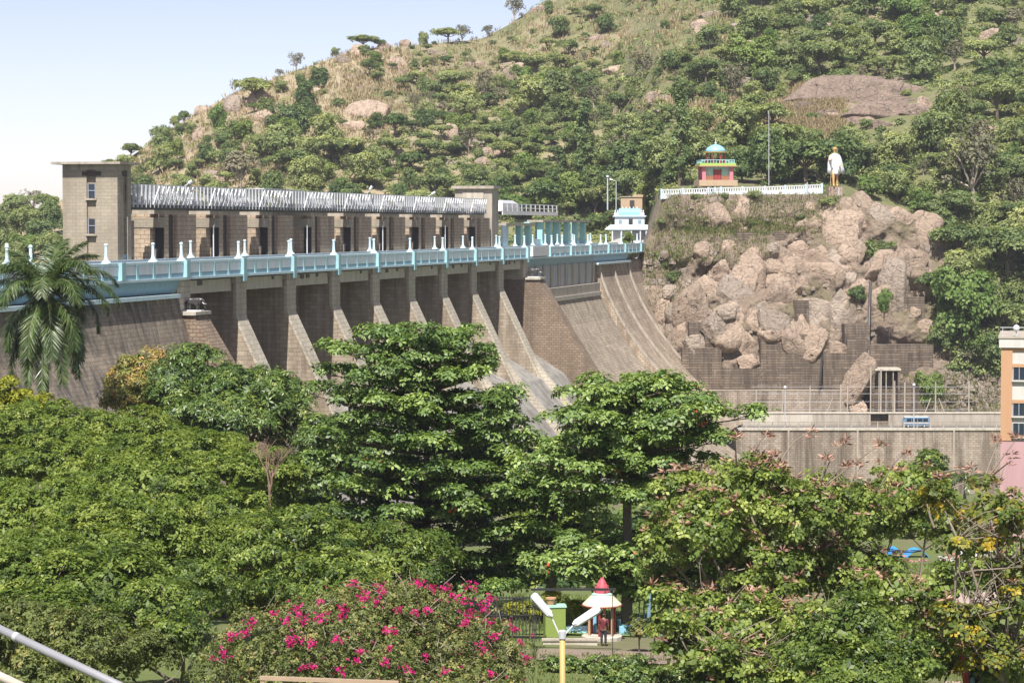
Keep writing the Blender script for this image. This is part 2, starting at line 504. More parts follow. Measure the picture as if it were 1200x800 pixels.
# cliff at the dam's far end: a leaning rock face below the terrace
def cliff_top(X):
    return lerp(X, [22, 27, 30, 32, 66, 72, 82, 90, 96, 103], [6, 14, 22, 28.3, 28.3, 27.6, 25.5, 21.5, 15, 2])
def cliff_pt(X, k):
    zt = cliff_top(X)
    z = -20 + (zt + 20) * k
    Y = 517 + (z + 16) * .56 + 2.2 * max(0, 36 - X) ** .8 * (1 - .3 * k)
    d = 3.0 * fbm(X, z * 1.1, 9) + 1.3 * fbm(X + 9, z, 3.0, 4) + .55 * abs(fbm(X + 31, z * 1.3, 1.5, 3))
    ledge = .9 * math.sin(z * .55 + X * .05)
    w = min(1, (1 - k) * 6, 1)
    return X, Y + (d + ledge) * w, z
cx = np.linspace(22, 104, 260); ck = np.linspace(0, 1, 150)
C = np.array([[cliff_pt(x, k) for x in cx] for k in ck])
back = np.array([[(x, C[-1, i, 1] + dy, C[-1, i, 2] + (.25 if dy < 20 else -1.5)) for i, x in enumerate(cx)] for dy in (2, 6, 12, 26)])
C = np.concatenate([C, back])
cliff = tag(grid_mesh('cliff', C, M['cliff']), 'pinkish rock cliff under the white railed terrace', kind='structure')
# the reservoir behind the dam
DV = Vector((.2222, .975, 0)); NV = Vector((.975, -.2222, 0))
P0 = at(216, 327, 270); P0.z = 0
BAY = 18.46
def D(a, q, z):
    return (P0.x + DV.x * a + NV.x * q, P0.y + DV.y * a + NV.y * q, z)
def dam_a(px, q=0.0):                       # pixel column -> distance along the dam for a plane q metres downstream
    return ((F / 18 * (96.1 - 1.0257 * q)) / (1284 - px) - 15) * BAY
mb = MB(D); mb.add([(-260, -16, 8), (290, -16, 8), (330, -700, 8), (-260, -900, 8)], [(0, 1, 2, 3)])
m = m_plain('reservoir_water', (.05, .09, .08), .08, .1, .3)
tag(mb.build('reservoir_water', m), kind='structure')

def bvh_of(objs):
    v, f = [], []
    for o in objs:
        k = len(v)
        v += [tuple(o.matrix_world @ p.co) for p in o.data.vertices]
        f += [[i + k for i in p.vertices] for p in o.data.polygons]
    return BVHTree.FromPolygons(v, f)
BVH = bvh_of([hill, cliff])
def on_hill(px, py):
    r = ray(px, py).normalized()
    loc, nrm, _, _ = BVH.ray_cast(CAM, r)
    return (loc, nrm) if loc else (None, None)

# the riverside road with its walls, right of the dam's foot
def road_y(X): return 505.0
mb = MB(); mb.box(26, 330, 505, 512.6, -20.5, -18.15)
tag(mb.build('road', M['asphalt']), 'narrow road along the foot of the cliff', kind='structure')
# ---------------------------------------------------------------- the dam
NB = 10                                     # buttresses 0..9
def A(i): return i * BAY
A_END, A_LEFT = A(15.8), A(-5)
dam = T('dam', 'long stone dam with tall sloping buttresses and a pale blue parapet', 'dam', D(0, 0, 0))

def batter(z):                              # downstream slope of the solid wall
    d = max(0, 14 - z)
    return .25 * d + .0155 * d * d
def solid(a0, a1, top, name, mat, q_up=-9, zb=-44, q0=0.0, n=12):
    zs = [top + (zb - top) * (k / n) for k in range(n + 1)]
    poly = [(q_up, top)] + [(q0 + batter(z) - batter(top), z) for z in zs] + [(q_up, zb)]
    return MB(D).prism(poly, a0, a1).build(name, mat, dam)

# solid wall on the near side, and between the spillway and the far abutment
solid(A_LEFT, A(0) - 2.0, 14.6, 'wall', M['wall'])
MB(D).box(A_LEFT, A(0) - 2.0, -9, -.5, 14.5, 16.4).build('upper_wall', M['wall'], dam)
solid(A(9) + 2.1, A(12.4), 8.6, 'wall', M['side'], q0=.9)
MB(D).box(A(9) + 2.1, A(12.4), -9, -.35, 8.0, 16.4).build('upper_wall', M['wall'], dam)
solid(A(14.2), A_END, 14.8, 'abutment_wall', M['chute'], q0=-.4)

# curved side chute at the far end
zs = [14.6 - 1.9 * k for k in range(18)]
chute = MB(D).prism([(-9, 14.6)] + [(batter(z) * 1.06, z) for z in zs] + [(-9, zs[-1])], A(12.4), A(14.2)).build('side_chute', M['chute'], dam)
for i in (12.45, 13.25, 14.15):              # raised guide ribs on it
    zz = [14.6 - 1.7 * k for k in range(20)]
    MB(D).prism([(batter(z) * 1.06 - .4, z) for z in zz] + [(batter(z) * 1.06 + .35, z + .12) for z in zz[::-1]], A(i), A(i) + .7).build('guide_rib', M['concrete'], dam)

# the spillway body under the gates
GL = [(-8.5, 16), (-7, 8), (-4, 4), (1, 1), (6.9, -2.6), (14, -11), (22, -22), (30, -36), (30, -44), (-9, -44), (-9, 16)]
MB(D).prism(GL, A(0), A(9)).build('spillway_face', M['glacis'], dam)
# sloping buttresses between the bays: flank and paler nose
def nose_q(z, z0=11.8, k=.48): return max(0, z0 - z) * k
for i in range(1, NB):
    zb = -16
    poly = [(-8.2, 16.35), (-.35, 16.35), (-.35, 11.8), (nose_q(zb) - .35, zb), (-8.2, zb)]
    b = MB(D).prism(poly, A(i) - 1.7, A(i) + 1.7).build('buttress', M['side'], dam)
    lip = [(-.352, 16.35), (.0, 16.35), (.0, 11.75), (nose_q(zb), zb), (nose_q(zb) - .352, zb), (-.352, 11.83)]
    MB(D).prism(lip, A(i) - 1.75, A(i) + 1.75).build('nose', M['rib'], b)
    MB(D).box(A(i) - 2.1, A(i) + 2.1, -1.6, .12, 15.55, 16.3).build('cap', M['concrete'], b)
for i in range(4, 9):                       # low dividing walls that run on down the apron
    MB(D).prism([(4.5, -.5), (5.5, .6), (6.9, -1.2), (14, -9.7), (22, -20.7), (30, -34.7), (30, -36.2), (22, -22.2), (14, -11.2), (6.9, -2.8)], A(i) - .7, A(i) + .7).build('dividing_wall', M['rib'], dam)
# training walls carrying the elephants
def training(a0, a1, top, q1, k, zb, mat, name='training_wall'):
    poly = [(-8, top), (q1, top), (q1 + k * (top - zb), zb), (-8, zb)]
    w = MB(D).prism(poly, a0, a1).build(name, mat, dam)
    MB(D).box(a0 - .3, a1 + .3, q1 - 2.2, q1 + .4, top, top + .35).build('coping', M['pale_concrete'], w)
    return w
training(A(0) - 2.0, A(0) + 2.2, 12.6, 1.7, .62, -30, M['train'])
MB(D).box(A(0) - 2.0, A(0) + 2.0, -8, -.05, 12.5, 16.35).build('end_pier', M['rib'], dam)
training(A(9) - 2.1, A(9) + 2.1, 12.9, 2.6, .62, -30, M['train'])
MB(D).box(A(9) - 2.0, A(9) + 2.0, -8, -.05, 12.8, 16.35).build('end_pier', M['rib'], dam)
# beams under the deck, with dark drain mouths
for i in range(0, 9):
    b = MB(D).box(A(i) + 2.15, A(i + 1) - 2.0, -1.2, -.5, 14.7, 16.1).build('deck_beam', M['pale_concrete'], dam)
    for f in ((.15, .4, .8) if i in (2, 8) else (.2,) if i == 0 else (.9,) if i % 2 else (.3, .85)):
        a = A(i) + 3.4 + f * 10.0
        MB(D).prism([(-.52, 16.05), (-.42, 16.05), (-.42, 15.5 + .2 * f), (-.52, 15.5 + .2 * f)], a, a + 1.6 - f).build('drain_mouth', M['black_steel'], b)
# deck and road
MB(D).box(A_LEFT, A_END, -8.0, -.25, 16.36, 17.2).build('deck', M['asphalt'], dam)
MB(D).box(A_LEFT, A_END, -.26, .45, 16.3, 16.55).build('deck_ledge', M['teal_light'], dam)
def haunch(a0, a1):
    return MB(D).prism([(-.34, 16.28), (.3, 16.28), (.05, 15.6), (-.25, 14.95), (-.34, 14.95)], a0, a1).build('haunch', M['teal_dark'], dam)
haunch(A_LEFT, A(0) - 2.05); haunch(A(9) + 2.0, A(14.2))
MB(D).box(A_LEFT, A(0) - 3.2, -.1, .75, 14.45, 14.85).build('string_course', M['teal_light'], dam)
MB(D).box(A(12.3), A(14.2), -.1, .75, 14.45, 14.85).build('string_course', M['teal_light'], dam)
# buff ledge and the row of recessed grey panels on the far solid wall
MB(D).box(A(9) + 2.15, A(12.3), -.3, 1.3, 8.6, 9.35).build('ledge', M['pale_concrete'], dam)
MB(D).box(A(9) + 2.15, A(12.3), .2, 1.0, 9.35, 11.0).build('ledge_wall', M['concrete'], dam)
grey = m_plain('grey_panel', (.34, .36, .38), .8, .15, 1, streak=.4)
for k in range(9):
    a = A(9) + 3.5 + k * 6.4
    MB(D).box(a, a + 4.1, -.34, -.22, 10.0, 14.9).build('wall_panel', grey, dam)
    MB(D).box(a + 4.2, a + 6.3, -.34, .0, 10.6, 15.0).build('pilaster', M['concrete'], dam)
# parapets: base band, panels, dividers, rail, tall posts
def parapet(q0, q1, a0, a1, face, name):
    p = MB(D).box(a0, a1, q0 + .12, q1 - .12, 16.55, 18.0).build(name, M['teal_light'], dam)
    MB(D).box(a0, a1, q0, q1, 18.0, 18.28).build('rail', M['teal_light'], p)
    step = BAY / 4
    n0, n1 = int(math.floor(a0 / step)), int(math.ceil(a1 / step))
    for k in range(n0, n1):
        b0 = k * step
        if b0 < a0 - .01 or b0 + step > a1 + .01: continue
        if face is None: continue
        f0, f1 = face
        for key, args in (('panel', (b0 + .32, b0 + step - .32, f0, f0 + .05, 17.02, 17.92, 'panel', M['panel'])),
                          ('band', (b0 + .32, b0 + step - .32, f0, f0 + .06, 16.56, 17.0, 'band', M['teal_dark'])),
                          ('divider', (b0 - .3, b0 + .3, f0, f0 + .14, 16.56, 18.02, 'divider', M['teal']))):
            ck_ = (name, face, key)
            if ck_ not in CELLS:
                x0, x1, y0, y1, z0, z1, nm, mt = args
                o = MB(D).box(x0, x1, y0, y1, z0, z1).build(nm, mt, p)
                CELLS[ck_] = (o.data, b0)
            else:
                me, bb = CELLS[ck_]
                o = link(bpy.data.objects.new(args[6], me)); o.parent = p
                o.location = DV * (b0 - bb)
    return p
CELLS = {}
front = parapet(-.62, .16, A_LEFT, A_END, (.04, 1), 'parapet')
rear = parapet(-8.0, -7.5, A_LEFT, A_END, None, 'parapet')
for i in range(-4, 16):                     # pilasters that run down over the ledge
    MB(D).box(A(i) - .55, A(i) + .55, .0, .52, 15.75 if 0 < i < 10 else 16.56, 18.32).build('pilaster', M['teal'], front)
post_me = None
def post(a, q, par, base=18.28, h=1.95):
    global post_me
    if post_me is None:
        post_me = MB().lathe((0, 0, 0), [(.52, 0), (.48, .1), (.27, .28), (.18, .6), (.15, 1.2), (.145, 1.85), (.2, 1.9), (.2, 2.0), (.1, 2.12)], 8).mesh('finial_post', M['teal_light'], smooth=False)
    o = link(bpy.data.objects.new('finial_post', post_me)); o.parent = par
    o.location = Vector(D(a, q, base)) - base_of(par)
    o.scale = (1, 1, h / 2.12)
for i in [-4, -3.4, -3, -2.4, -2.12, -1.14, -.45] + list(range(0, 10)) + [10.2, 10.7, 11.3, 12, 12.7, 13.0, 13.9, 14.9, 15.7]:
    post(A(i) - .2, -.25, front)
for i in [-2.6, -1.5, 1.26, 2.3, 3.3, 5.3, 7.3, 8.3, 9.6, 10.4, 11.2, 11.8, 12.4, 13.2, 14.2]:
    post(A(i), -7.75, rear, h=2.0)
# white block let into the parapet beyond the last bay
MB(D).box(A(9.15), A(9.85), .05, .62, 16.7, 18.4).build('name_block', M['white'], front)

# gate piers above the deck
for j in range(0, 9):
    a = A(j) + .77 * BAY
    qf, qb = -8.1, -13.5
    poly = [(a, qb), (a, qf - 1.15), (a + 1.6, qf - 1.15), (a + 1.6, qf), (a + 2.9, qf), (a + 2.9, qf - .9), (a + 5.6, qf - .9), (a + 5.6, qf), (a + 11.9, qf), (a + 11.9, qb)]
    g = MB(D).slab(poly, 16.5, 23.25).build('gate_pier', M['pier'], dam)
    MB(D).box(a - .1, a + 1.7, qb + .3, qf + .12, 21.75, 22.85).build('lintel', M['tower'], g)
    MB(D).box(a + 1.52, a + 1.59, qf - 1.05, qf - .08, 17.3, 21.7).build('doorway', M['black_steel'], g)
    MB(D).box(a + 3.0, a + 3.5, qf - .85, qf - .25, 16.6, 23.2).build('gate_guide', M['gate_steel'], g)
    MB(D).box(a + 4.3, a + 5.5, qf - .88, qf - .5, 16.6, 23.2).build('gate_guide', M['gate_steel'], g)
    MB(D).box(a + .2, a + 11.0, qb + .4, qf - .7, 23.26, 23.7).build('bearing_block', M['concrete'], g)
    if j % 2 == 1:                          # ladder and red life ring on some piers
        MB(D).box(a - .5, a - .38, qf - .1, qf + .02, 17.2, 22.0).build('pipe', M['white'], g)
# rough stone stub beyond the tower
MB(D).box(A(.33), A(.38), -12, -8.3, 16.4, 22.5).build('stub_wall', M['rock_grey'], dam)

# ---------------------------------------------------------------- steel hoist bridge over the gate piers
br = T('hoist_bridge', 'long galvanised steel hoist bridge with slanted white bars above the gate piers', 'bridge', D(A(.35), -8, 23.7))
b0, b1 = A(.34), A(9.25)
qf, qb = -8.2, -12.6
MB(D).box(b0, b1, qf - .5, qf - .1, 23.72, 24.25).build('girder', M['black_steel'], br)
MB(D).box(b0, b1, qb, qb + .4, 23.72, 24.25).build('girder', M['black_steel'], br)
MB(D).box(b0, b1, qb + .45, qb + 1.2, 24.1, 24.22).build('floor_plate', M['galv'], br)
for q in (qf, qb):
    MB(D).box(b0, b1, q - .08, q + .08, 24.26, 24.46).build('bottom_chord', M['galv'], br)
    MB(D).box(b0, b1, q - .08, q + .08, 26.32, 26.5).build('top_chord', M['galv'], br)
    for z in (24.9, 25.4, 25.9): MB(D).box(b0, b1, q - .04, q + .04, z - .04, z + .04).build('middle_rail', M['galv'], br)
pm = MB(lambda a, q, z: tuple(Vector(D(a, q, z)) - Vector(D(0, 0, 0)))).box(-.06, .06, -.1, .1, 23.95, 26.42).mesh('upright', M['galv'])
npost = int((b1 - b0) / 1.25)
org = Vector(D(A(.35), -8, 23.7))
for k in range(npost + 1):
    for q in (qf + .12, qb):
        o = link(bpy.data.objects.new('upright', pm)); o.parent = br
        o.location = Vector(D(b0 + k * (b1 - b0) / npost, q, 0)) - org
sm = MB(lambda a, q, z: tuple(Vector(D(a, q, z)) - Vector(D(0, 0, 0)))).add(
    [(-.15, .0, 24.3), (.15, .0, 24.3), (.15, .12, 24.3), (-.15, .12, 24.3), (1.9, .0, 26.35), (2.2, .0, 26.35), (2.2, .12, 26.35), (1.9, .12, 26.35)],
    [(0, 3, 2, 1), (4, 5, 6, 7), (0, 1, 5, 4), (1, 2, 6, 5), (2, 3, 7, 6), (3, 0, 4, 7)]).mesh('slanted_bar', M['galv_white'])
for j in range(9):
    a = A(.34 + j)
    for k in range(8):
        o = link(bpy.data.objects.new('slanted_bar', sm)); o.parent = br
        aa = a + 5.6 + k * 1.55
        if aa > b1 - 1: break
        o.location = Vector(D(aa, qf + .24, 0)) - org
    # winch at each gate: bed, drum, motor
    a += 3.0 if j else 2.4
    w = MB(D).box(a - 1.0, a + 1.6, qf - 1.6, qf - .5, 24.3, 24.6).build('winch', M['galv_white'], br)
    MB(D).tube([D_ for D_ in [(a - .6, qf - 1.0, 25.0), (a + .9, qf - 1.0, 25.0)]], .38, 10).build('drum', M['galv'], w)
    MB(D).box(a + 1.0, a + 1.5, qf - 1.4, qf - .6, 24.6, 25.5).build('motor', M['galv_white'], w)
    MB(D).add([(a - 1.3, qf - .3, 25.9), (a - .95, qf - .3, 25.9), (a - .1, qf - .3, 24.5), (a - .45, qf - .3, 24.5), (a - 1.3, qf - .45, 25.9), (a - .95, qf - .45, 25.9), (a - .1, qf - .45, 24.5), (a - .45, qf - .45, 24.5)],
              [(0, 1, 2, 3), (7, 6, 5, 4), (0, 4, 5, 1), (1, 5, 6, 2), (2, 6, 7, 3), (3, 7, 4, 0)]).build('brace', M['galv_white'], w)
# flat roof panels and lamps over the bridge
for px in (300, 322):
    a = dam_a(px, -9)
    MB(D).box(a, a + 9, -12, -8.5, 26.55, 26.65).build('roof_sheet', M['galv_white'], br)
def bridge_lamp(px0, py0, px1, py1, label):
    a = dam_a(px0, -8.5); p = Vector(D(a, -8.5, 26.45)); q = at(px1, py1, p.y)
    t = T('floodlight', label, 'light', p, 'floodlights on the hoist bridge')
    MB().tube([p, p + (q - p) * .6], .07, 6).build('arm', M['galv'], t)
    MB().tube([p + (q - p) * .55, q], .2, 6).build('lamp_head', M['galv_white'], t)
bridge_lamp(210, 219, 225, 212, 'low tilted floodlight on the hoist bridge nearest the tall stone tower')
bridge_lamp(426, 227, 436, 218, 'upright tilted floodlight over the middle of the hoist bridge')
bridge_lamp(498, 230, 510, 225, 'tilted floodlight on the hoist bridge just before its far grey tower')

# ---------------------------------------------------------------- stone gate tower at the near end
tw = T('gate_tower', 'tall grey block tower with flat overhanging roof at the near end of the hoist bridge', 'tower', D(A(.1), -11, 17.2))
ta0, ta1, tq0, tq1, tz = A(.085), A(.3), -14.3, -8.05, 28.5
sl0, sl1 = -11.55, -10.5                    # recessed window strip on the near face
MB(D).slab([(ta0, tq0), (ta1, tq0), (ta1, tq1), (ta0 + 2.9, tq1), (ta0 + 2.9, tq1 - .3), (ta0 + 1.7, tq1 - .3), (ta0 + 1.7, tq1), (ta0, tq1), (ta0, sl1), (ta0 + .35, sl1), (ta0 + .35, sl0), (ta0, sl0)], 16.4, 27.9).build('wall', M['tower'], tw)
MB(D).box(ta0, ta1, tq0, tq1, 27.905, 28.5).build('cornice', M['concrete'], tw)
MB(D).box(ta0 - 1.0, ta1 + .7, tq0 - .9, tq1 + .7, 28.5, 28.75).build('roof', M['concrete'], tw)
for z0, z1, mt in ((25.0, 26.4, 'dark_glass'), (21.2, 22.7, 'black_steel')):
    w = MB(D).box(ta0 + .2, ta0 + .34, sl0 + .12, sl1 - .12, z0, z1).build('window', M[mt], tw)
    MB(D).box(ta0 + .1, ta0 + .22, sl0 + .05, sl0 + .18, z0 - .1, z1 + .1).build('frame', M['window_frame'], w)
    MB(D).box(ta0 + .1, ta0 + .22, sl1 - .18, sl1 - .05, z0 - .1, z1 + .1).build('frame', M['window_frame'], w)
    MB(D).box(ta0 + .12, ta0 + .2, sl0 + .18, sl1 - .18, (z0 + z1) / 2 - .05, (z0 + z1) / 2 + .05).build('glazing_bar', M['window_frame'], w)
    MB(D).box(ta0 - .15, ta0 + .4, sl0 - .1, sl1 + .1, z0 - .32, z0 - .12).build('sill', M['concrete'], w)
MB(D).box(ta0 - .06, ta0 + .1, sl0 - .5, sl1 + .6, 27.3, 27.75).build('eave_shadow', M['gate_steel'], tw)  # dark plate standing for the roof's shadow on the near face
for z0, z1, mt in ((24.6, 26.3, 'dark_glass'), (21.0, 22.6, 'dark_glass'), (17.0, 18.9, 'teal_dark')):
    MB(D).box(ta0 + 1.78, ta0 + 2.82, tq1 - .28, tq1 - .14, z0, z1).build('window', M[mt], tw)
MB(D).box(ta0 + 1.4, ta0 + 2.6, tq1 - .1, tq1 + .06, 27.3, 27.75).build('eave_shadow', M['gate_steel'], tw)  # the same eave shadow as a dark plate on the downstream face
# far tower
ft = T('end_tower', 'plain grey concrete tower closing the far end of the hoist bridge', 'tower', D(A(9.4), -11, 17.2))
fa0, fa1 = A(9.0), A(9.75)
MB(D).box(fa0 + 9, fa1, -14.6, -8.0, 16.4, 28.3).build('wall', M['concrete'], ft)
MB(D).box(fa0 + 8.4, fa1 + .5, -15.1, -7.6, 28.3, 28.8).build('roof', M['concrete'], ft)
MB(D).box(fa0 + 8.85, fa0 + 8.98, -13.2, -9.5, 25.2, 27.6).build('panel', M['pale_concrete'], ft)

# ---------------------------------------------------------------- aqua colonnade beyond the far tower
cn = T('colonnade', 'open aqua columned shelter with a flat grey roof on the dam crest', 'shelter', D(A(11.5), -9, 17.2))
def cpos(px, q=-8.6): return dam_a(px, q)
ct = 22.6
for px in (617.5, 632.5, 642, 652, 663, 673, 682):
    a = cpos(px)
    c = MB(D).box(a - .9, a + .9, -9.3, -8.3, 18.9, ct).build('column', M['mint_column'], cn)
    MB(D).box(a - 1.15, a + 1.15, -9.45, -8.15, 17.0, 18.95).build('plinth', M['teal'], c)
for px in (590, 607):
    a = cpos(px)
    MB(D).box(a - .8, a + .8, -9.3, -8.3, 17.0, 21.9).build('column', M['mint_column'], cn)
MB(D).box(cpos(630), cpos(686), -13.5, -7.9, ct + .01, ct + .4).build('roof', M['concrete'], cn)
MB(D).box(cpos(586), cpos(621), -13.5, -7.9, 21.91, 22.4).build('roof', M['concrete'], cn)
MB(D).box(cpos(622), cpos(630), -9.2, -8.4, 17.0, 19.4).build('low_wall', M['teal_light'], cn)
MB(D).box(cpos(584.5), cpos(589), -8.6, -8.2, 17.0, 22.0).build('low_wall', M['teal_light'], cn)
for px in (626, 647, 668):
    a = cpos(px, -13); MB(D).box(a - .6, a + .6, -13.3, -12.6, 17.0, ct).build('column', M['teal'], cn)
MB(D).box(cpos(592), cpos(606), -13.2, -12.9, 17.0, 21.9).build('dark_sheet', M['black_steel'], cn)  # plain dark sheet behind the first two columns
hp = T('hoist_platform', 'white steel platform with handrail and machine cover above the aqua columns', 'platform', D(A(11), -12, 23))
MB(D).box(cpos(586, -12), cpos(651, -12), -15, -11.2, 24.0, 24.5).build('girder', M['black_steel'], hp)
MB(D).box(cpos(586, -11), cpos(651, -11), -11.2, -11.0, 23.9, 24.6).build('edge_beam', M['galv_white'], hp)
a0_, a1_ = cpos(586, -11), cpos(650, -11)
for z in (25.2, 25.9):
    MB(D).box(a0_, a1_, -11.15, -11.05, z - .09, z + .09).build('handrail', M['galv_white'], hp)
for k in range(13):
    a = a0_ + (a1_ - a0_) * k / 12
    MB(D).box(a - .1, a + .1, -11.2, -11.0, 24.6, 25.95).build('stanchion', M['galv_white'], hp)
MB(D).add([(p, q, z) for z, s in ((24.6, 1), (25.9, .92), (26.6, .5)) for p, q in ((a0_ + 10 - 8 * s, -13 - 1.2 * s), (a0_ + 10 + 8 * s, -13 - 1.2 * s), (a0_ + 10 + 8 * s, -13 + 1.2 * s), (a0_ + 10 - 8 * s, -13 + 1.2 * s))],
          [(0, 1, 5, 4), (1, 2, 6, 5), (2, 3, 7, 6), (3, 0, 4, 7), (4, 5, 9, 8), (5, 6, 10, 9), (6, 7, 11, 10), (7, 4, 8, 11), (8, 9, 10, 11), (3, 2, 1, 0)]).build('machine_cover', M['galv_white'], hp)

# ---------------------------------------------------------------- elephants
def skin_obj(name, pts, edges, mat, parent, fr, s=1.0, sub=2):
    """pts: (x, y, z, rx, ry)"""
    me = bpy.data.meshes.new(name)
    off = base_of(parent) if parent else Vector((0, 0, 0))
    me.from_pydata([tuple(Vector(fr(*p[:3])) - off) for p in pts], edges, [])
    o = link(bpy.data.objects.new(name, me))
    if parent: o.parent = parent
    md = o.modifiers.new('skin', 'SKIN'); md.use_smooth_shade = True
    for k, p in enumerate(pts):
        me.skin_vertices[0].data[k].radius = (p[3] * s, (p[4] if len(p) > 4 else p[3]) * s)
        me.skin_vertices[0].data[k].use_root = (k == 0)
    sb = o.modifiers.new('subdivision', 'SUBSURF'); sb.levels = sb.render_levels = sub
    me.materials.append(mat)
    # bake so that the mesh is plain geometry
    dg = bpy.context.evaluated_depsgraph_get()
    new = bpy.data.meshes.new_from_object(o.evaluated_get(dg))
    o.modifiers.clear(); o.data = new
    new.name = name
    return o
def elephant(loc, rot, s, label):
    t = T('elephant_statue', label, 'statue', loc, 'elephant statues on the training walls')
    fr = frame(loc, rot, s)
    MB(fr).box(-.95, .95, -.5, .5, 0, .12).build('plinth', M['white'], t)
    pts = [(-.1, 0, 1.08, .34, .36), (-.65, 0, 1.0, .29, .32), (.45, 0, 1.1, .31, .34), (.85, 0, 1.24, .24, .25), (1.08, 0, 1.1, .16, .16), (1.22, 0, .78, .11, .11), (1.22, 0, .4, .08, .08), (1.32, 0, .25, .06, .06),
           (-.72, .2, .5, .15, .15), (-.74, .2, .13, .13, .13), (-.72, -.2, .5, .15, .15), (-.74, -.2, .13, .13, .13),
           (.45, .22, .5, .15, .15), (.45, .22, .13, .13, .13), (.45, -.22, .5, .15, .15), (.45, -.22, .13, .13, .13), (-1.02, 0, .8, .04, .04), (-1.08, 0, .4, .03, .03)]
    ed = [(0, 1), (0, 2), (2, 3), (3, 4), (4, 5), (5, 6), (6, 7), (1, 8), (8, 9), (1, 10), (10, 11), (2, 12), (12, 13), (2, 14), (14, 15), (1, 16), (16, 17)]
    skin_obj('body', pts, ed, M['bronze'], t, fr, s, 2)
    for sg in (1, -1):
        MB(fr).add([(.72, sg * .25, 1.38), (.55, sg * .42, 1.22), (.4, sg * .5, .95), (.5, sg * .44, .72), (.7, sg * .3, .85), (.74, sg * .21, 1.2), (.57, sg * .38, 1.17), (.43, sg * .46, .95), (.52, sg * .4, .75), (.7, sg * .26, .85)],
                   [(0, 1, 2, 3, 4), (9, 8, 7, 6, 5), (0, 5, 6, 1), (1, 6, 7, 2), (2, 7, 8, 3), (3, 8, 9, 4), (4, 9, 5, 0)]).build('ear', M['bronze'], t)
        MB(fr).tube([(1.0, sg * .13, .92), (1.18, sg * .17, .78), (1.36, sg * .17, .78)], [.05, .04, .015], 6).build('tusk', M['white'], t)
ANG = math.atan2(NV.y, NV.x)
elephant(Vector(D(A(0) + .4, .9, 12.96)), ANG, 1.0, 'dark elephant statue on the near training wall below the tall stone tower')
elephant(Vector(D(A(9) + .3, 1.3, 13.26)), ANG, 1.05, 'smaller looking dark elephant statue on the far training wall near the aqua columns')
# ---------------------------------------------------------------- white shrine and hut at the far end of the dam
sp = at(738, 283, 572)
sh = T('shrine', 'small white tiered shrine with blue vaulted roof at the far end of the dam', 'shrine', (sp.x, sp.y, 18.2))
fr = frame((sp.x, sp.y, 18.2), R(-6), .19 / .19)
MB(fr).box(-3.9, 3.9, -3, 3, 0, 3.4).build('wall', M['white'], sh)
MB(fr).add([(-5.2, -4.6, 3.0), (4.2, -4.6, 3.0), (4.2, -2.9, 3.9), (-4.2, -2.9, 3.9), (-5.2, -4.6, 2.8), (4.2, -4.6, 2.8), (4.2, -2.9, 3.7), (-4.2, -2.9, 3.7)], [(0, 1, 2, 3), (7, 6, 5, 4), (0, 4, 5, 1), (1, 5, 6, 2), (2, 6, 7, 3), (3, 7, 4, 0)]).build('verandah_roof', M['teal_light'], sh)
for x in (-3.6, -1.6, .6, 2.6, 3.9):
    MB(fr).box(x - .14, x + .14, -4.4, -4.12, 0, 3.0).build('column', M['white'], sh)
w2 = MB(fr).box(-3.2, 3.4, -2.5, 2.5, 3.4, 5.7).build('upper_wall', M['white'], sh)
MB(fr).box(-.1, .8, -2.6, -2.45, 3.9, 5.2).build('doorway', M['black_steel'], sh)
for x in (-2.3, 2.0): MB(fr).box(x, x + .7, -2.56, -2.44, 4.2, 5.0).build('niche', M['teal_dark'], sh)
MB(fr).box(-3.6, 3.8, -2.9, 2.9, 5.7, 5.95).build('cornice', M['teal_light'], sh)
MB(fr).prism([(-1.9, 5.95), (-1.9, 6.7), (-1.2, 7.3), (0, 7.55), (1.2, 7.3), (1.9, 6.7), (1.9, 5.95)], -2.4, 2.4).build('vault_roof', M['sky_paint'], sh)
for x in (-3.1, -2.6, 2.6, 3.1): MB(fr).lathe((x, -2.2, 5.95), [(.3, 0), (.34, .4), (.15, .7), (.2, .95), (.02, 1.3)], 7).build('statuette', M['white'], sh)
for k, x in enumerate((-1.6, -.8, 0, .8, 1.6)): MB(fr).lathe((x, 0, 7.4), [(.14, 0), (.18, .2), (.02, .6)], 6).build('finial', M['white'], sh)
rp = at(702, 290, 566); q_ = at(733, 276, 572)
ramp = T('stair_ramp', 'white walled stair rising from the dam crest to the small white shrine', 'stair', (rp.x, rp.y, 16.5))
fr = frame((rp.x, rp.y, 16.5), R(2))
MB(fr).prism([(0, 0), (0, .9)] + [] + [(3, .9), (3, 0)], 0, .1).build('newel', M['white'], ramp)
MB(fr).add([(0, 0, 0), (6.6, 0, 0), (6.6, 0, 3.4), (0, 0, 1.0), (0, .3, 0), (6.6, .3, 0), (6.6, .3, 3.4), (0, .3, 1.0)], [(0, 1, 2, 3), (7, 6, 5, 4), (0, 4, 5, 1), (1, 5, 6, 2), (2, 6, 7, 3), (3, 7, 4, 0)]).build('side_wall', M['cream'], ramp)
for k in range(8): MB(fr).box(k * .8, k * .8 + .8, .32, 3, 0, .3 + k * .3).build('step', M['pale_concrete'], ramp)

hpnt = at(742, 246, 592)
hut = T('stone_hut', 'small flat roofed sandstone hut among the trees behind the white shrine', 'hut', hpnt)
fr = frame(hpnt, R(-12))
MB(fr).box(-2.6, 2.4, -1.8, 1.8, -2, 2.9).build('wall', M['straw_hut'], hut)
MB(fr).box(-2.8, .2, -2, 2, 2.9, 3.1).build('roof', M['concrete'], hut)
MB(fr).box(.2, 2.6, -2, 2, 2.905, 3.5).build('parapet', M['straw_hut'], hut)
MB(fr).box(-.5, .6, -1.88, -1.76, 0, 2.2).build('doorway', M['gate_steel'], hut)

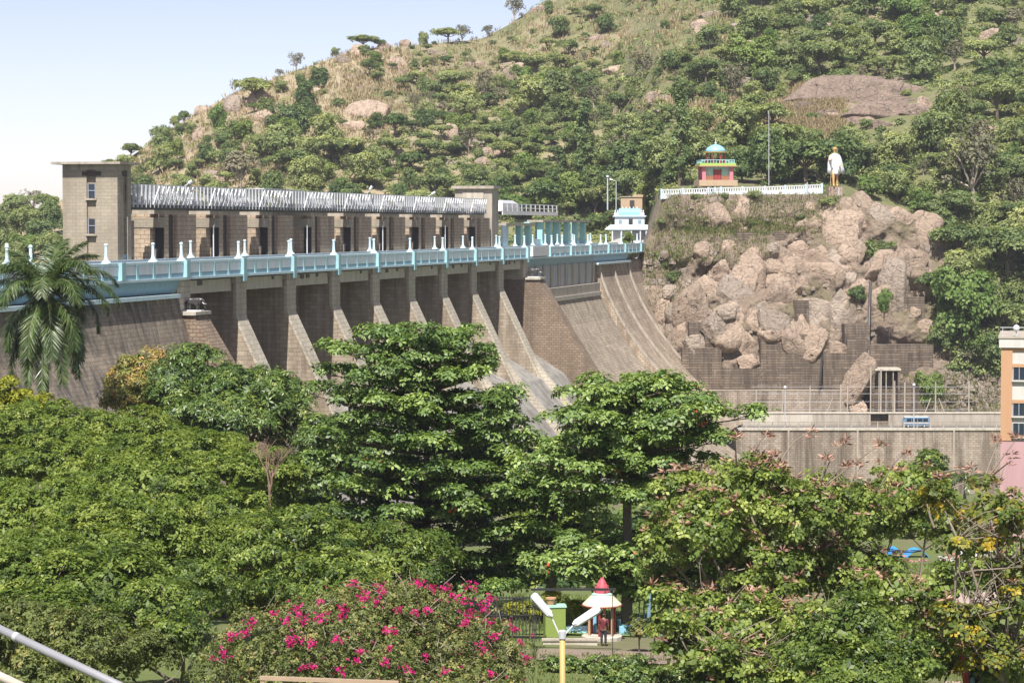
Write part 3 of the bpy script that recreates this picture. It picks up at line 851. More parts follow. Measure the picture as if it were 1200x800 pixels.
# ---------------------------------------------------------------- painted pavilion, railing and walking statue on the terrace
PY = 552.0
pv = at(838.5, 213.5, PY)
pav = T('pavilion', 'colourful two storey lookout pavilion with pale blue dome, lime roof slab and red columns', 'pavilion', pv)
fr = frame(pv, R(4), .88)
MB(fr).box(-4.7, 4.7, -4.7, 4.7, -1.0, .45).build('plinth', M['straw_hut'], pav)
MB(fr).box(-3.2, 3.2, -3.0, 3.2, .45, 1.5).build('dado', M['brick_dado'], pav)
MB(fr).box(-3.1, 3.1, -2.9, 3.1, 1.5, 3.7).build('wall', M['mint'], pav)
for x in (-3.35, 3.35):
    for y in (-3.2, 3.2):
        MB(fr).box(x - .45, x + .45, y - .45, y + .45, .45, 3.7).build('corner_pillar', M['pink_paint'], pav)
d = MB(fr).box(-.75, .75, -3.1, -2.88, .45, 3.0).build('door', M['red_paint'], pav)
MB(fr).box(-.95, -.76, -3.12, -2.86, .45, 3.15).build('frame', M['maroon'], d)
MB(fr).box(.76, .95, -3.12, -2.86, .45, 3.15).build('frame', M['maroon'], d)
MB(fr).box(-.03, .03, -3.13, -3.1, .5, 2.95).build('panel', M['maroon'], d)
MB(fr).box(-4.7, 4.7, -4.5, 4.5, 3.7, 3.95).build('ceiling_slab', M['orange'], pav)
MB(fr).box(-4.4, 4.4, -4.3, 4.3, 3.96, 4.55).build('roof_slab', M['lime'], pav)
for x in (-5.0, 5.0): MB(fr).box(min(x, x * .93), max(x, x * .93), -.25, .25, 3.6, 3.9).build('bracket', M['red_paint'], pav)
for y in (-4.0, 4.0):
    MB(fr).box(-4.1, 4.1, y - .06, y + .06, 5.25, 5.4).build('balcony_rail', M['teal'], pav)
    for k in range(12):
        x = -4.0 + k * 8 / 11
        MB(fr).box(x - .07, x + .07, y - .05, y + .05, 4.56, 5.25).build('baluster', M['teal'], pav)
for x in (-4.1, 4.1):
    MB(fr).box(x - .06, x + .06, -3.94, 3.94, 5.25, 5.4).build('balcony_rail', M['teal'], pav)
    for k in range(10):
        y = -3.6 + k * 7.2 / 9
        MB(fr).box(x - .05, x + .05, y - .07, y + .07, 4.56, 5.25).build('baluster', M['teal'], pav)
for k in range(8):
    a = 2 * math.pi * (k + .5) / 8
    MB(fr).box(2.35 * math.cos(a) - .16, 2.35 * math.cos(a) + .16, 2.35 * math.sin(a) - .16, 2.35 * math.sin(a) + .16, 4.56, 7.1).build('column', M['red_paint'], pav)
MB(fr).lathe((0, 0, 7.1), [(2.7, 0), (3.0, .08), (3.0, .25), (2.6, .27)], 16).build('eave', M['ochre'], pav)
MB(fr).lathe((0, 0, 7.37), [(2.55, 0), (2.45, .45), (2.1, .95), (1.5, 1.4), (.8, 1.7), (.25, 1.85), (.2, 2.0)], 16).build('dome', M['sky_paint'], pav, smooth=True)
MB(fr).lathe((0, 0, 9.3), [(.18, 0), (.3, .25), (.12, .5), (.1, .9), (.02, 1.6)], 8).build('finial', M['cream_roof'], pav)

TY = 545.5
rl = T('terrace_railing', 'long white and pale blue balustrade along the edge of the cliff top terrace', 'railing', at(775, 228, TY))
def rail_pts():
    return [(775, 228.5, 545.0), (800, 227.5, 545.5), (830, 226.5, 546), (838, 226.5, 546), (845, 226, 546), (870, 225.5, 546), (896, 225, 546), (920, 224, 546), (944, 223, 546.5), (963, 222, 547)]
pts = [at(*p) for p in rail_pts()]
bal = None
for k in range(len(pts) - 1):
    p, q = pts[k], pts[k + 1]
    L = (q - p).length; a = math.atan2(q.y - p.y, q.x - p.x); pitch = (q.z - p.z) / L
    fr0 = frame(p, a)
    fr = lambda x, y, z, fr0=fr0, pitch=pitch: (fr0(x, y, z)[0], fr0(x, y, z)[1], fr0(x, y, z)[2] + x * pitch)
    MB(fr).box(.2, L - .2, -.22, .22, -.9, .32).build('kerb', M['white'], rl)
    MB(fr).box(.2, L - .2, -.14, .14, .92, 1.12).build('handrail', M['white'], rl)
    MB(fr).box(-.18, .18, -.22, .22, -.9, 1.3).build('post', M['teal_light'], rl)
    n = max(1, int(L / .55))
    for i in range(n):
        x = .2 + (L - .4) * (i + .5) / n
        MB(fr).box(x - .12, x + .12, -.1, .1, .32, .92).build('baluster', M['white'], rl)
MB(frame(pts[-1])).box(-.2, .2, -.22, .22, -.9, 1.3).build('post', M['teal_light'], rl)

st_p = at(978, 219.5, 549)
st = T('walking_statue', 'tall painted statue of a walking man in a white shawl holding a long staff', 'statue', st_p)
fs = frame(st_p, R(8), 8.5 / 1.72)
k_ = 8.5 / 1.72
MB(fs).box(-.3, .3, -.22, .3, -.5, .03).build('pedestal', M['rock'], st)
body = [(0, 0, .92, .15, .11), (0, 0, 1.12, .145, .11), (0, -.01, 1.32, .17, .11), (0, -.02, 1.46, .06, .06), (0, -.03, 1.55, .06, .065), (0, -.05, 1.65, .098, .11), (0, -.045, 1.74, .07, .085),
        (.09, 0, .86, .095), (.1, -.05, .5, .06), (.1, -.02, .1, .042), (.1, -.14, .05, .035),
        (-.09, 0, .86, .095), (-.1, -.16, .52, .06), (-.1, -.2, .1, .042), (-.1, -.32, .05, .035),
        (.2, 0, 1.38, .06), (.25, .05, 1.12, .045), (.2, -.12, .95, .035), (.17, -.2, .96, .025),
        (-.2, 0, 1.38, .06), (-.25, -.05, 1.14, .045), (-.24, -.27, 1.16, .035), (-.24, -.36, 1.18, .025)]
be = [(0, 1), (1, 2), (2, 3), (3, 4), (4, 5), (5, 6), (0, 7), (7, 8), (8, 9), (9, 10), (0, 11), (11, 12), (12, 13), (13, 14), (2, 15), (15, 16), (16, 17), (17, 18), (2, 19), (19, 20), (20, 21), (21, 22)]
def hand(pts, ed, root, c, d, s, grip=.6):
    """palm and five fingers, d = pointing direction"""
    d = Vector(d).normalized(); side = d.cross(Vector((0, 0, 1)))
    side = side.normalized() if side.length > .1 else Vector((1, 0, 0))
    for f, (o, L) in enumerate(((-.03, .05), (-.013, .065), (.006, .07), (.024, .062))):
        b = Vector(c) + side * o + d * .03
        m_ = b + d * L * .55; e = m_ + d * L * (1 - grip) * .5 + Vector((0, 0, -1)) * L * grip * .5
        n = len(pts)
        for p, r in ((b, .010), (m_, .009), (e, .007)): pts.append((*p, r * s))
        ed += [(root, n), (n, n + 1), (n + 1, n + 2)]
    n = len(pts); b = Vector(c) - side * .035; e = b - side * .02 + d * .04 
    pts.append((*b, .011 * s)); pts.append((*e, .008 * s)); ed += [(root, n), (n, n + 1)]
hand(body, be, 18, (.17, -.2, .96), (0, -.6, -.8), 1.0)
hand(body, be, 22, (-.24, -.36, 1.18), (0, -1, 0), 1.0, .9)
skin_obj('body', body, be, M['gold'], st, fs, k_, 2)
# face
for x in (-.03, .03): MB(fs).lathe((x, -.158, 1.665), [(.004, -.012), (.014, -.006), (.016, 0), (.014, .006), (.004, .012)], 8).build('eye', M['black_steel'], st)
MB(fs).add([(-.018, -.155, 1.63), (.018, -.155, 1.63), (0, -.195, 1.628), (0, -.157, 1.68)], [(0, 1, 2), (0, 2, 3), (1, 3, 2), (0, 3, 1)]).build('nose', M['gold'], st)
MB(fs).box(-.03, .03, -.157, -.145, 1.592, 1.602).build('mouth', M['maroon'], st)
for sx in (-1, 1): MB(fs).box(sx * .1 - .012, sx * .1 + .012, -.065, -.02, 1.62, 1.69).build('ear', M['gold'], st)
# shawl: draped over the shoulders, flaring to the hips; loincloth to the knees
def drape(name, rings, mat, seed):
    rng = random.Random(seed); n = 28
    m_ = MB(fs); vs = []; fsx = []
    for (z, rx, ry, cx_, cy_, wob) in rings:
        for j in range(n):
            a = 2 * math.pi * j / n
            w = 1 + wob * math.sin(5 * a + z * 3) + wob * .6 * math.sin(9 * a + 1.3)
            vs.append((cx_ + rx * w * math.cos(a), cy_ + ry * w * math.sin(a), z + wob * .25 * math.sin(3 * a)))
    for r in range(len(rings) - 1):
        for j in range(n): fsx.append((r * n + j, r * n + (j + 1) % n, (r + 1) * n + (j + 1) % n, (r + 1) * n + j))
    fsx.append(list(range(n))); fsx.append([(len(rings) - 1) * n + j for j in range(n)])
    m_.add(vs, fsx)
    return m_.build(name, mat, st, smooth=True)
drape('shawl', [(.60, .37, .20, .05, .04, .10), (.8, .365, .20, .04, .04, .08), (1.05, .335, .18, .02, .02, .05), (1.25, .29, .155, .01, 0, .03), (1.37, .24, .13, 0, -.01, .02), (1.43, .15, .11, 0, -.01, .02), (1.46, .085, .075, 0, -.02, .01)], M['white'], 1)
drape('loincloth', [(.54, .175, .16, 0, -.08, .07), (.64, .185, .16, 0, -.05, .05), (.75, .19, .15, 0, -.02, .03), (.9, .16, .12, 0, 0, .02)], M['white'], 2)
MB(fs).tube([(-.24, -.4, 1.28), (-.3, -.42, .02)], .014, 6).build('staff', M['wood'], st)

# poles and lamp posts around the terrace and dam end
def pole(name, label, px, py0, py1, Y, r=.09, head=None, group=None, cat='lamp post'):
    p = at(px, py1, Y); q = at(px, py0, Y)
    t = T(name, label, cat, p, group)
    MB().tube([p - Vector((0, 0, .6)), q], [r * 1.3, r], 6).build('shaft', M['galv'], t)
    if head == 'globe': MB().lathe((q.x, q.y, q.z), [(.05, 0), (.24, .15), (.34, .36), (.24, .58), (.05, .7)], 10).build('globe', M['white'], t, smooth=True)
    if head == 'arm':
        MB().tube([q, q + Vector((-.9, 0, .25))], .06, 5).build('arm', M['galv'], t)
        MB().tube([q + Vector((-.8, 0, .22)), q + Vector((-1.5, 0, .32))], .16, 6).build('lamp_head', M['galv_white'], t)
    return t
pole('lamp_post', 'slim white topped lamp post before the dark trees left of the stone hut', 712, 209, 243, 580, .14, 'globe')
pole('lamp_post', 'slim grey lamp post close to the stone hut', 722, 212, 243, 583, .1, 'arm')
pole('utility_pole', 'very tall thin grey pole between pavilion and walking statue', 901, 130, 214, 556, .07, None, None, 'pole')
pole('utility_pole', 'short grey pole standing in front of the white balustrade', 946, 214, 226, 545.5, .12, None, None, 'pole')
pole('utility_pole', 'short pale post just below the walking statue', 983, 220, 231, 544.5, .14, None, None, 'pole')

# ---------------------------------------------------------------- road below the cliff: walls, railing, fence, lamps, van
X0, X1 = at(835, 500, 505).x, at(1420, 500, 505).x
rw = T('river_wall', 'high buff stone wall holding up the road at the foot of the cliff', 'wall', (X0, 504.6, -34))
MB().box(X0 - 22, X1, 504.2, 505, -36, -18.4).build('wall', M['rwall'], rw)
MB().box(X0 - 22, X1, 503.95, 505.2, -18.4, -17.95).build('coping', M['pale_concrete'], rw)
for px in (924, 1005, 1118): 
    x = at(px, 520, 504).x
    MB().box(x - .16, x + .16, 503.95, 504.2, -33, -18.4).build('drain_pipe', M['concrete'], rw)
rr = T('road_railing', 'low rusty post and rail barrier on top of the road wall', 'railing', (X0, 504.6, -17.95))
for z in (-17.3, -16.85): MB().box(X0 - 22, X1, 504.52, 504.62, z - .06, z + .06).build('rail', M['rwall'], rr)
n = int((X1 - X0 + 22) / 2.6)
for k in range(n): MB().box(X0 - 22 + k * 2.6 - .11, X0 - 22 + k * 2.6 + .11, 504.45, 504.7, -17.95, -16.75).build('post', M['concrete'], rr)
bw = T('back_wall', 'low stained concrete wall behind the blue van along the road', 'wall', (X0, 513, -19))
segs = [(835, 952, 'pale_concrete'), (952, 1020, 'concrete'), (1020, 1041, 'gate_steel'), (1041, 1420, 'concrete')]
for a, b, mt in segs:
    xa, xb = at(a, 495, 513).x, at(b, 495, 513).x
    MB().box(xa + .01, xb, 512.8 + (.9 if mt == 'gate_steel' else 0), 514.4, -20, -15.75).build('panel', M[mt] if mt != 'gate_steel' else M['crest'], bw)
MB().box(X0 - 1, X1 + 4, 512.65, 514.5, -15.74, -15.5).build('coping', M['pale_concrete'], bw)
# chain link fence posts on the back wall
fe = T('fence', 'grey wire fence on tall posts above the low road wall', 'fence', (X0, 514, -15.5))
fp = [(886, 456), (917, 458), (949, 452), (985, 450), (993, 452), (1020, 430), (1032, 432), (1048, 446), (1060, 448), (1096, 447), (1135, 446)]
for px, py in fp:
    p = at(px, 486, 514); q = at(px, py, 514)
    MB().box(p.x - .13, p.x + .13, 513.8, 514.05, -15.5, q.z).build('post', M['concrete'], fe)
xa, xb = at(880, 470, 514).x, at(1140, 470, 514).x
for z in (-15.0, -13.4, -11.8, -10.4): MB().box(xa, xb, 513.9, 513.94, z - .03, z + .03).build('wire', M['galv'], fe)
for px, d in ((1083, 8), (1108, -8), (968, 8)):
    p = at(px, 486, 513.6); q = at(px + d, 466, 513.9)
    MB().tube([p, q], .1, 5).build('brace', M['concrete'], fe)
for px, lab in ((920, 'white globe lamp post by the road before the bare stone slope'), (1071, 'white globe lamp post on the road beside the blue van')):
    pole('lamp_post', lab, px, 456 if px < 1000 else 453, 501, 505.8, .09, 'globe', 'globe lamp posts along the road')
# the van
vp = at(1073, 497, 508.5)
van = T('van', 'small blue van parked on the road against the low concrete wall', 'van', (vp.x, 508.5, -18.14))
fr = frame((vp.x, 508.5, -18.14))
L = 2.6
prof = [(-L, .35), (-L, 1.3), (-L + .35, 1.95), (-L + .6, 2.05), (L - .15, 2.05), (L, 1.7), (L, .35)]
MB(lambda x, y, z: fr(y, x, z)).prism(prof, -.85, .85).build('body', M['van'], van)
MB(fr).box(-L + .2, L - .2, -.75, .75, 2.05, 2.14).build('roof', M['galv_white'], van)
for x0, x1 in ((-1.9, -1.0), (-.85, .15), (.3, 1.2), (1.35, 2.3)):
    MB(fr).box(x0, x1, -.88, -.84, 1.2, 1.8).build('window', M['dark_glass'], van)
    MB(fr).box(x0, x1, .84, .88, 1.2, 1.8).build('window', M['dark_glass'], van)
MB(fr).box(-L - .03, -L + .1, -.7, .7, 1.15, 1.28).build('windscreen_trim', M['galv_white'], van)
MB(fr).box(-L + .05, L - .05, -.89, -.85, .85, .98).build('trim_strip', M['galv_white'], van)
for x in (-1.6, 1.6):
    for y in (-.82, .82):
        w = MB(lambda a, b, c, x=x, y=y: fr(x + a, y + c, .34 + b)).lathe((0, 0, -.1), [(.2, 0), (.33, .02), (.33, .18), (.2, .2)], 12).build('wheel', M['tyre'], van)
        MB(lambda a, b, c, x=x, y=y: fr(x + a, y + c, .34 + b)).lathe((0, 0, -.115), [(.05, 0), (.19, .005), (.19, .225), (.05, .23)], 10).build('rim', M['galv'], w)
for y in (-.6, .6): MB(fr).box(-L - .04, -L + .02, y - .13, y + .13, .7, .9).build('headlight', M['white'], van)
# the stone gatehouse block with the pale top in the middle of the fence
gb = T('valve_house', 'dark stone recess with a flat pale lintel and a boulder beside it above the road', 'building', (at(1030, 480, 516).x, 516, -15.5))
xa, xb = at(1021, 450, 516).x, at(1054, 450, 516).x
MB().box(xa, xa + .5, 514.8, 520, -16, -7.2).build('side_wall', M['crest'], gb)
MB().box(xb - .5, xb, 514.8, 520, -16, -7.2).build('side_wall', M['crest'], gb)
MB().box(xa + .5, xb - .5, 517.2, 520, -16, -7.2).build('back_wall', M['crest'], gb)
MB().box(xa - .3, xb + .1, 514.6, 520, -7.2, -6.8).build('lintel', M['pale_concrete'], gb)
for k in range(1, 4):
    x = xa + (xb - xa) * k / 4
    MB().box(x - .09, x + .09, 514.9, 515.1, -15.5, -7.2).build('bar', M['concrete'], gb)

# stepped masonry retaining walls between the boulders (each leans on the cliff)
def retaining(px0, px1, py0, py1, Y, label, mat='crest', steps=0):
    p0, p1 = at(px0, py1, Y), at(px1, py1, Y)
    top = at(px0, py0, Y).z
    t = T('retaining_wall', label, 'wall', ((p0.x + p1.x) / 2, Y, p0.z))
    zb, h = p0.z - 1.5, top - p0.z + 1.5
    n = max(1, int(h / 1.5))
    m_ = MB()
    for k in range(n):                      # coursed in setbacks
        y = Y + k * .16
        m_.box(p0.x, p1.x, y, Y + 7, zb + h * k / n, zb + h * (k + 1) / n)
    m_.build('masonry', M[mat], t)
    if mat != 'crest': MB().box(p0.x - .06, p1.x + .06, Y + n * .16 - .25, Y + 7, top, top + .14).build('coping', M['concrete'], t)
    return t
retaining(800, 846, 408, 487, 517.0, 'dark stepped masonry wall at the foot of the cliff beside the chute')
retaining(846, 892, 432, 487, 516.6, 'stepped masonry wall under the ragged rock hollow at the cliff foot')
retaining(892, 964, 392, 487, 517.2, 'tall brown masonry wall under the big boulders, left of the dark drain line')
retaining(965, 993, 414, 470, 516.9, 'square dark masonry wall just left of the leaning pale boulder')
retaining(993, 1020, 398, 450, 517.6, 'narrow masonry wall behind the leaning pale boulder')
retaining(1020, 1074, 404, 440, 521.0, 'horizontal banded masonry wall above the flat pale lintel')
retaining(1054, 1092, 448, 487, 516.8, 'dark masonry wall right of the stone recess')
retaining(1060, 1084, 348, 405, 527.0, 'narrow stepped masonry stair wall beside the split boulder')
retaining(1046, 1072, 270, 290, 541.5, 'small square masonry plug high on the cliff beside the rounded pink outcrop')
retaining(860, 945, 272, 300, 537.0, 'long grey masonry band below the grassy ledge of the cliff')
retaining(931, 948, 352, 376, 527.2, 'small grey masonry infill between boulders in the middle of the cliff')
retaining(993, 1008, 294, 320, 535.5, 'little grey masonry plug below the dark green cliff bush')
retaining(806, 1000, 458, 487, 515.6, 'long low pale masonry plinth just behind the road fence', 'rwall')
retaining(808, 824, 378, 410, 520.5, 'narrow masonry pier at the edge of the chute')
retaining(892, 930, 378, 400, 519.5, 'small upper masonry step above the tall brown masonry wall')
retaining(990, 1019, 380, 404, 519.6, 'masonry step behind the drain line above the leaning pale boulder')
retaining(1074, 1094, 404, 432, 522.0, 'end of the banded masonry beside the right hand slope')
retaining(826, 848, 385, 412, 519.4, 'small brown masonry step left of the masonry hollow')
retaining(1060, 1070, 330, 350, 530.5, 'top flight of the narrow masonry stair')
# drain line down the cliff
dl = T('drain_pipe', 'thin dark drain running down the cliff through the masonry', 'pipe', at(1018, 432, 516.5))
MB().tube([at(1018, 432, 516.5), at(1018, 402, 519.3), at(1019, 360, 523.5), at(1020, 330, 528)], .28, 6).build('pipe', M['black_steel'], dl)
dl = T('drain_pipe', 'short dark slanted drain between two masonry walls above the road', 'pipe', at(960, 470, 516.2))
MB().tube([at(960, 462, 516.2), at(964, 416, 517.0)], .22, 6).build('pipe', M['black_steel'], dl)

# ---------------------------------------------------------------- boulders
def boulder_mesh(name, seed, sub=4):
    bm = bmesh.new(); bmesh.ops.create_icosphere(bm, subdivisions=sub, radius=1)
    rng = random.Random(seed)
    pl = [(Vector((rng.gauss(0, 1), rng.gauss(0, 1), rng.gauss(0, .8))).normalized(), rng.uniform(.52, .84)) for _ in range(13)]
    off = Vector((seed * 3.1, seed * 1.7, 0))
    for v in bm.verts:
        p = v.co.copy()
        for n, h in pl:
            d_ = p.dot(n) - h
            if d_ > 0: p -= n * d_ * .95
        p *= 1 + .10 * mn.noise(p * 1.4 + off) + .055 * mn.fractal(p * 3.2 + off, .8, 2.1, 5)
        r_ = abs(mn.noise(p * 1.9 + off * 2))
        if r_ < .05: p *= 1 - .16 * (1 - r_ / .05)
        v.co = p
    me = bpy.data.meshes.new(name); bm.to_mesh(me); bm.free()
    me.polygons.foreach_set('use_smooth', [True] * len(me.polygons))
    return me
BM = [boulder_mesh('boulder', 10 + k) for k in range(12)]
for k, me in enumerate(BM): me.materials.append(M['rock'] if k % 4 else M['rock_grey'])
BROWN = BM[3].copy(); BROWN.materials.clear(); BROWN.materials.append(M['rock_brown'])
def boulder(px, py, w, h, label, group, mesh=None, sink=.25, deep=.8, rot=None):
    loc, nrm = on_hill(px, py)
    if loc is None: return
    s = loc.y / F
    o = link(bpy.data.objects.new('boulder', mesh or random.choice(BM)))
    o.location = loc + Vector((0, .3 * w * s * deep, 0))
    o.rotation_euler = (random.uniform(-.25, .25), random.uniform(-.3, .3) if rot is None else rot, random.uniform(-.5, .5))
    o.scale = (w * s * .80, (w + h) * .5 * s * .55 * deep, h * s * .84)
    tag(o, label, 'boulder', group)
    return o
G1, G2 = 'boulders piled on the cliff face', 'boulders along the top of the cliff'
BL = [
 (843, 262, 36, 30, 'flat faced brown boulder at the left end of the grassy ledge'), (848, 245, 36, 20, 'dark cleft boulder on top of the flat faced brown boulder'), (868, 249, 22, 26, 'upright pink boulder leaning beside the dark cleft boulder'), (868, 266, 20, 16, 'small pink boulder wedged under the upright pink one'),
 (829, 258, 14, 12, 'small dark stone left of the flat faced brown boulder'),
 (990, 246, 30, 20, 'blocky boulder at the top right edge of the cliff below the statue'), (1012, 242, 24, 22, 'cracked pink boulder just right of the blocky top boulder'), (1032, 256, 30, 26, 'square split boulder on the upper right shoulder of the cliff'), (1052, 258, 30, 20, 'flat topped pink boulder above the small masonry plug'), (1082, 274, 42, 34, 'large rounded pink outcrop at the right shoulder of the cliff'), (1094, 290, 24, 24, 'shadowed rounded boulder under the large right shoulder outcrop'),
 (968, 252, 26, 16, 'low wide boulder under the post below the statue'), (948, 246, 18, 12, 'small round boulder on the grass left of the cracked pink boulders'),
 (955, 268, 34, 20, 'wide pale boulder right of the grassy ledge'), (984, 278, 56, 40, 'very large overhanging rounded boulder in the upper right of the cliff'), (998, 300, 30, 26, 'dark undercut boulder below the overhanging one'), (940, 284, 44, 20, 'long pale boulder resting on the grey masonry band'),
 (878, 306, 46, 24, 'long oval pink boulder below the grey masonry band'), (852, 304, 22, 18, 'small oval boulder at the left of the long oval pink one'), (913, 300, 30, 22, 'smooth pale boulder under the right end of the masonry band'), (936, 298, 26, 22, 'squarish smooth boulder touching the smooth pale one'), (952, 304, 14, 18, 'small upright stone between squarish and round boulders'), (965, 304, 20, 20, 'round boulder right of the small upright stone'), (982, 308, 22, 22, 'brown round boulder below the overhanging one'),
 (905, 316, 36, 26, 'broad cracked boulder in the centre of the cliff'), (933, 326, 42, 30, 'tilted wedge boulder with a shadowed underside'), (970, 334, 46, 40, 'big flat faced boulder in the middle right of the cliff'),
 (843, 324, 30, 24, 'rounded boulder above the left rubble slope'), (873, 332, 44, 50, 'tall smooth pink slab boulder in the left centre of the cliff'), (860, 350, 40, 40, 'bulging pink boulder beneath the tall smooth slab'), (830, 346, 30, 30, 'grey pink boulder at the top of the left buttress rocks'),
 (812, 365, 30, 44, 'tall brown boulder standing beside the chute'), (800, 406, 26, 36, 'pale boulder right at the edge of the chute'), (826, 380, 20, 26, 'narrow boulder between tall brown boulder and the masonry'), (780, 372, 26, 28, 'grey angular rock low beside the chute'), (768, 352, 24, 22, 'grey flat rock above the chute edge'), (776, 396, 18, 20, 'small grey rock under the angular grey rock'),
 (858, 378, 40, 30, 'dark ragged boulder above the masonry hollow'), (870, 408, 36, 36, 'ragged brown rock inside the masonry hollow'), (884, 382, 22, 26, 'small cracked boulder beside the ragged one'),
 (912, 352, 36, 40, 'standing boulder with white streak in the cliff centre'), (915, 375, 48, 24, 'low dark boulder under the standing white streaked boulder'), (940, 402, 36, 46, 'hanging brown boulder bulging over the tall masonry wall'), (958, 374, 34, 36, 'rounded boulder between the two central masonry infills'), (982, 376, 28, 50, 'smooth tall boulder left of the drain line'), (975, 402, 24, 26, 'small boulder beneath the smooth tall one'),
 (1040, 316, 44, 30, 'broad smooth boulder at the top of the right hand group'), (1065, 318, 40, 34, 'rounded pink boulder with a crack right of the broad smooth one'), (1024, 324, 30, 24, 'sloping boulder left of the broad smooth one'), (1052, 352, 32, 64, 'tall rounded boulder hung with pale green creeper'), (1032, 372, 30, 50, 'dark boulder behind the pale green creeper'), (1084, 330, 20, 40, 'narrow upright rock right of the masonry stair'),
 (1086, 388, 28, 18, 'low pinkish boulder at the foot of the masonry stair'), (1103, 396, 20, 20, 'grey boulder beside the right hand slope'), (1064, 424, 24, 12, 'flat boulder right of the pale lintel'),
 (900, 338, 26, 28, 'leaning flat boulder left of the wedge boulder'), (888, 300, 20, 16, 'small smooth boulder atop the long oval one'), (1004, 262, 26, 22, 'mid sized boulder on the right crown of the cliff'), (920, 262, 22, 14, 'low stone at the right of the grassy ledge'),
]
for b in BL:
    boulder(*b, group=G2 if b[1] < 290 else G1)
for px, py, w, h in [(850, 402, 26, 20), (898, 392, 24, 18), (925, 396, 34, 26), (946, 402, 30, 30), (978, 412, 22, 18), (834, 382, 22, 24), (812, 404, 20, 20), (880, 428, 26, 16), (900, 376, 30, 22)]:
    loc = at(px, py, 518.6); o = boulder(px, py, w, h, 'brown boulder bulging over the top of a masonry retaining wall', 'boulders over the masonry walls')
    if o: o.location.y = min(o.location.y, 519.5)
for _ in range(38):                         # smaller ones that fill the gaps
    px, py = (random.uniform(800, 1005), random.uniform(292, 388)) if random.random() < .7 else (random.uniform(1005, 1096), random.uniform(262, 380))
    w = random.uniform(10, 24)
    boulder(px, py, w, w * random.uniform(.7, 1.2), 'small boulder in the %s %s of the cliff face' % ('upper' if py < 325 else 'middle' if py < 358 else 'lower', 'left' if px < 868 else 'centre' if px < 938 else 'right' if px < 1006 else 'far right'), 'small boulders filling the cliff face')
for px, py, w, h in [(752, 366, 16, 12), (760, 342, 14, 10), (772, 336, 18, 12), (786, 344, 16, 14), (770, 384, 18, 16), (788, 392, 16, 18), (792, 372, 18, 22), (806, 336, 16, 12), (758, 312, 12, 8), (782, 300, 14, 8)]:
    boulder(px, py, w, h, 'grey angular rock on the rubble between the chute and the cliff', 'grey rocks beside the chute', BM[0])
lb = boulder(1003, 446, 28, 44, 'leaning pale boulder standing just behind the road fence', G1, BM[1], rot=.35)
lb.location.y = 516.2
lb = boulder(1003, 478, 18, 22, 'small pale boulder under the leaning one behind the fence', G1, BM[2]); lb.location.y = 515.4
# loose stones on the rubble slopes: too many to count
def stones(name, areas, label, mat, seed):
    rng = random.Random(seed); m_ = MB()
    for px0, px1, py0, py1, n, smin, smax in areas:
        for _ in range(n):
            loc, nrm = on_hill(rng.uniform(px0, px1), rng.uniform(py0, py1))
            if loc is None: continue
            r_ = rng.uniform(smin, smax); u = [rng.uniform(.6, 1.25) for _ in range(8)]
            vs = [(loc.x + sx * r_ * u[k] * rng.uniform(.8, 1.2), loc.y + sy * r_ * u[k], loc.z + sz * r_ * u[k] * .8) for k, (sx, sy, sz) in enumerate([(-1, -1, -1), (1, -1, -1), (1, 1, -1), (-1, 1, -1), (-.7, -.7, .9), (.7, -.7, .9), (.7, .7, .9), (-.7, .7, .9)])]
            m_.add(vs, [(0, 3, 2, 1), (4, 5, 6, 7), (0, 1, 5, 4), (1, 2, 6, 5), (2, 3, 7, 6), (3, 0, 4, 7)])
    o = m_.build(name, mat)
    return tag(o, label, kind='stuff')
stones('rubble', [(1095, 1172, 430, 484, 420, .2, .65), (745, 800, 290, 420, 160, .25, .9), (790, 1010, 232, 300, 110, .15, .5), (830, 1090, 300, 400, 60, .2, .6)], 'loose grey and pink stones on the cliff and the slope by the road', M['rock_grey'], 5)

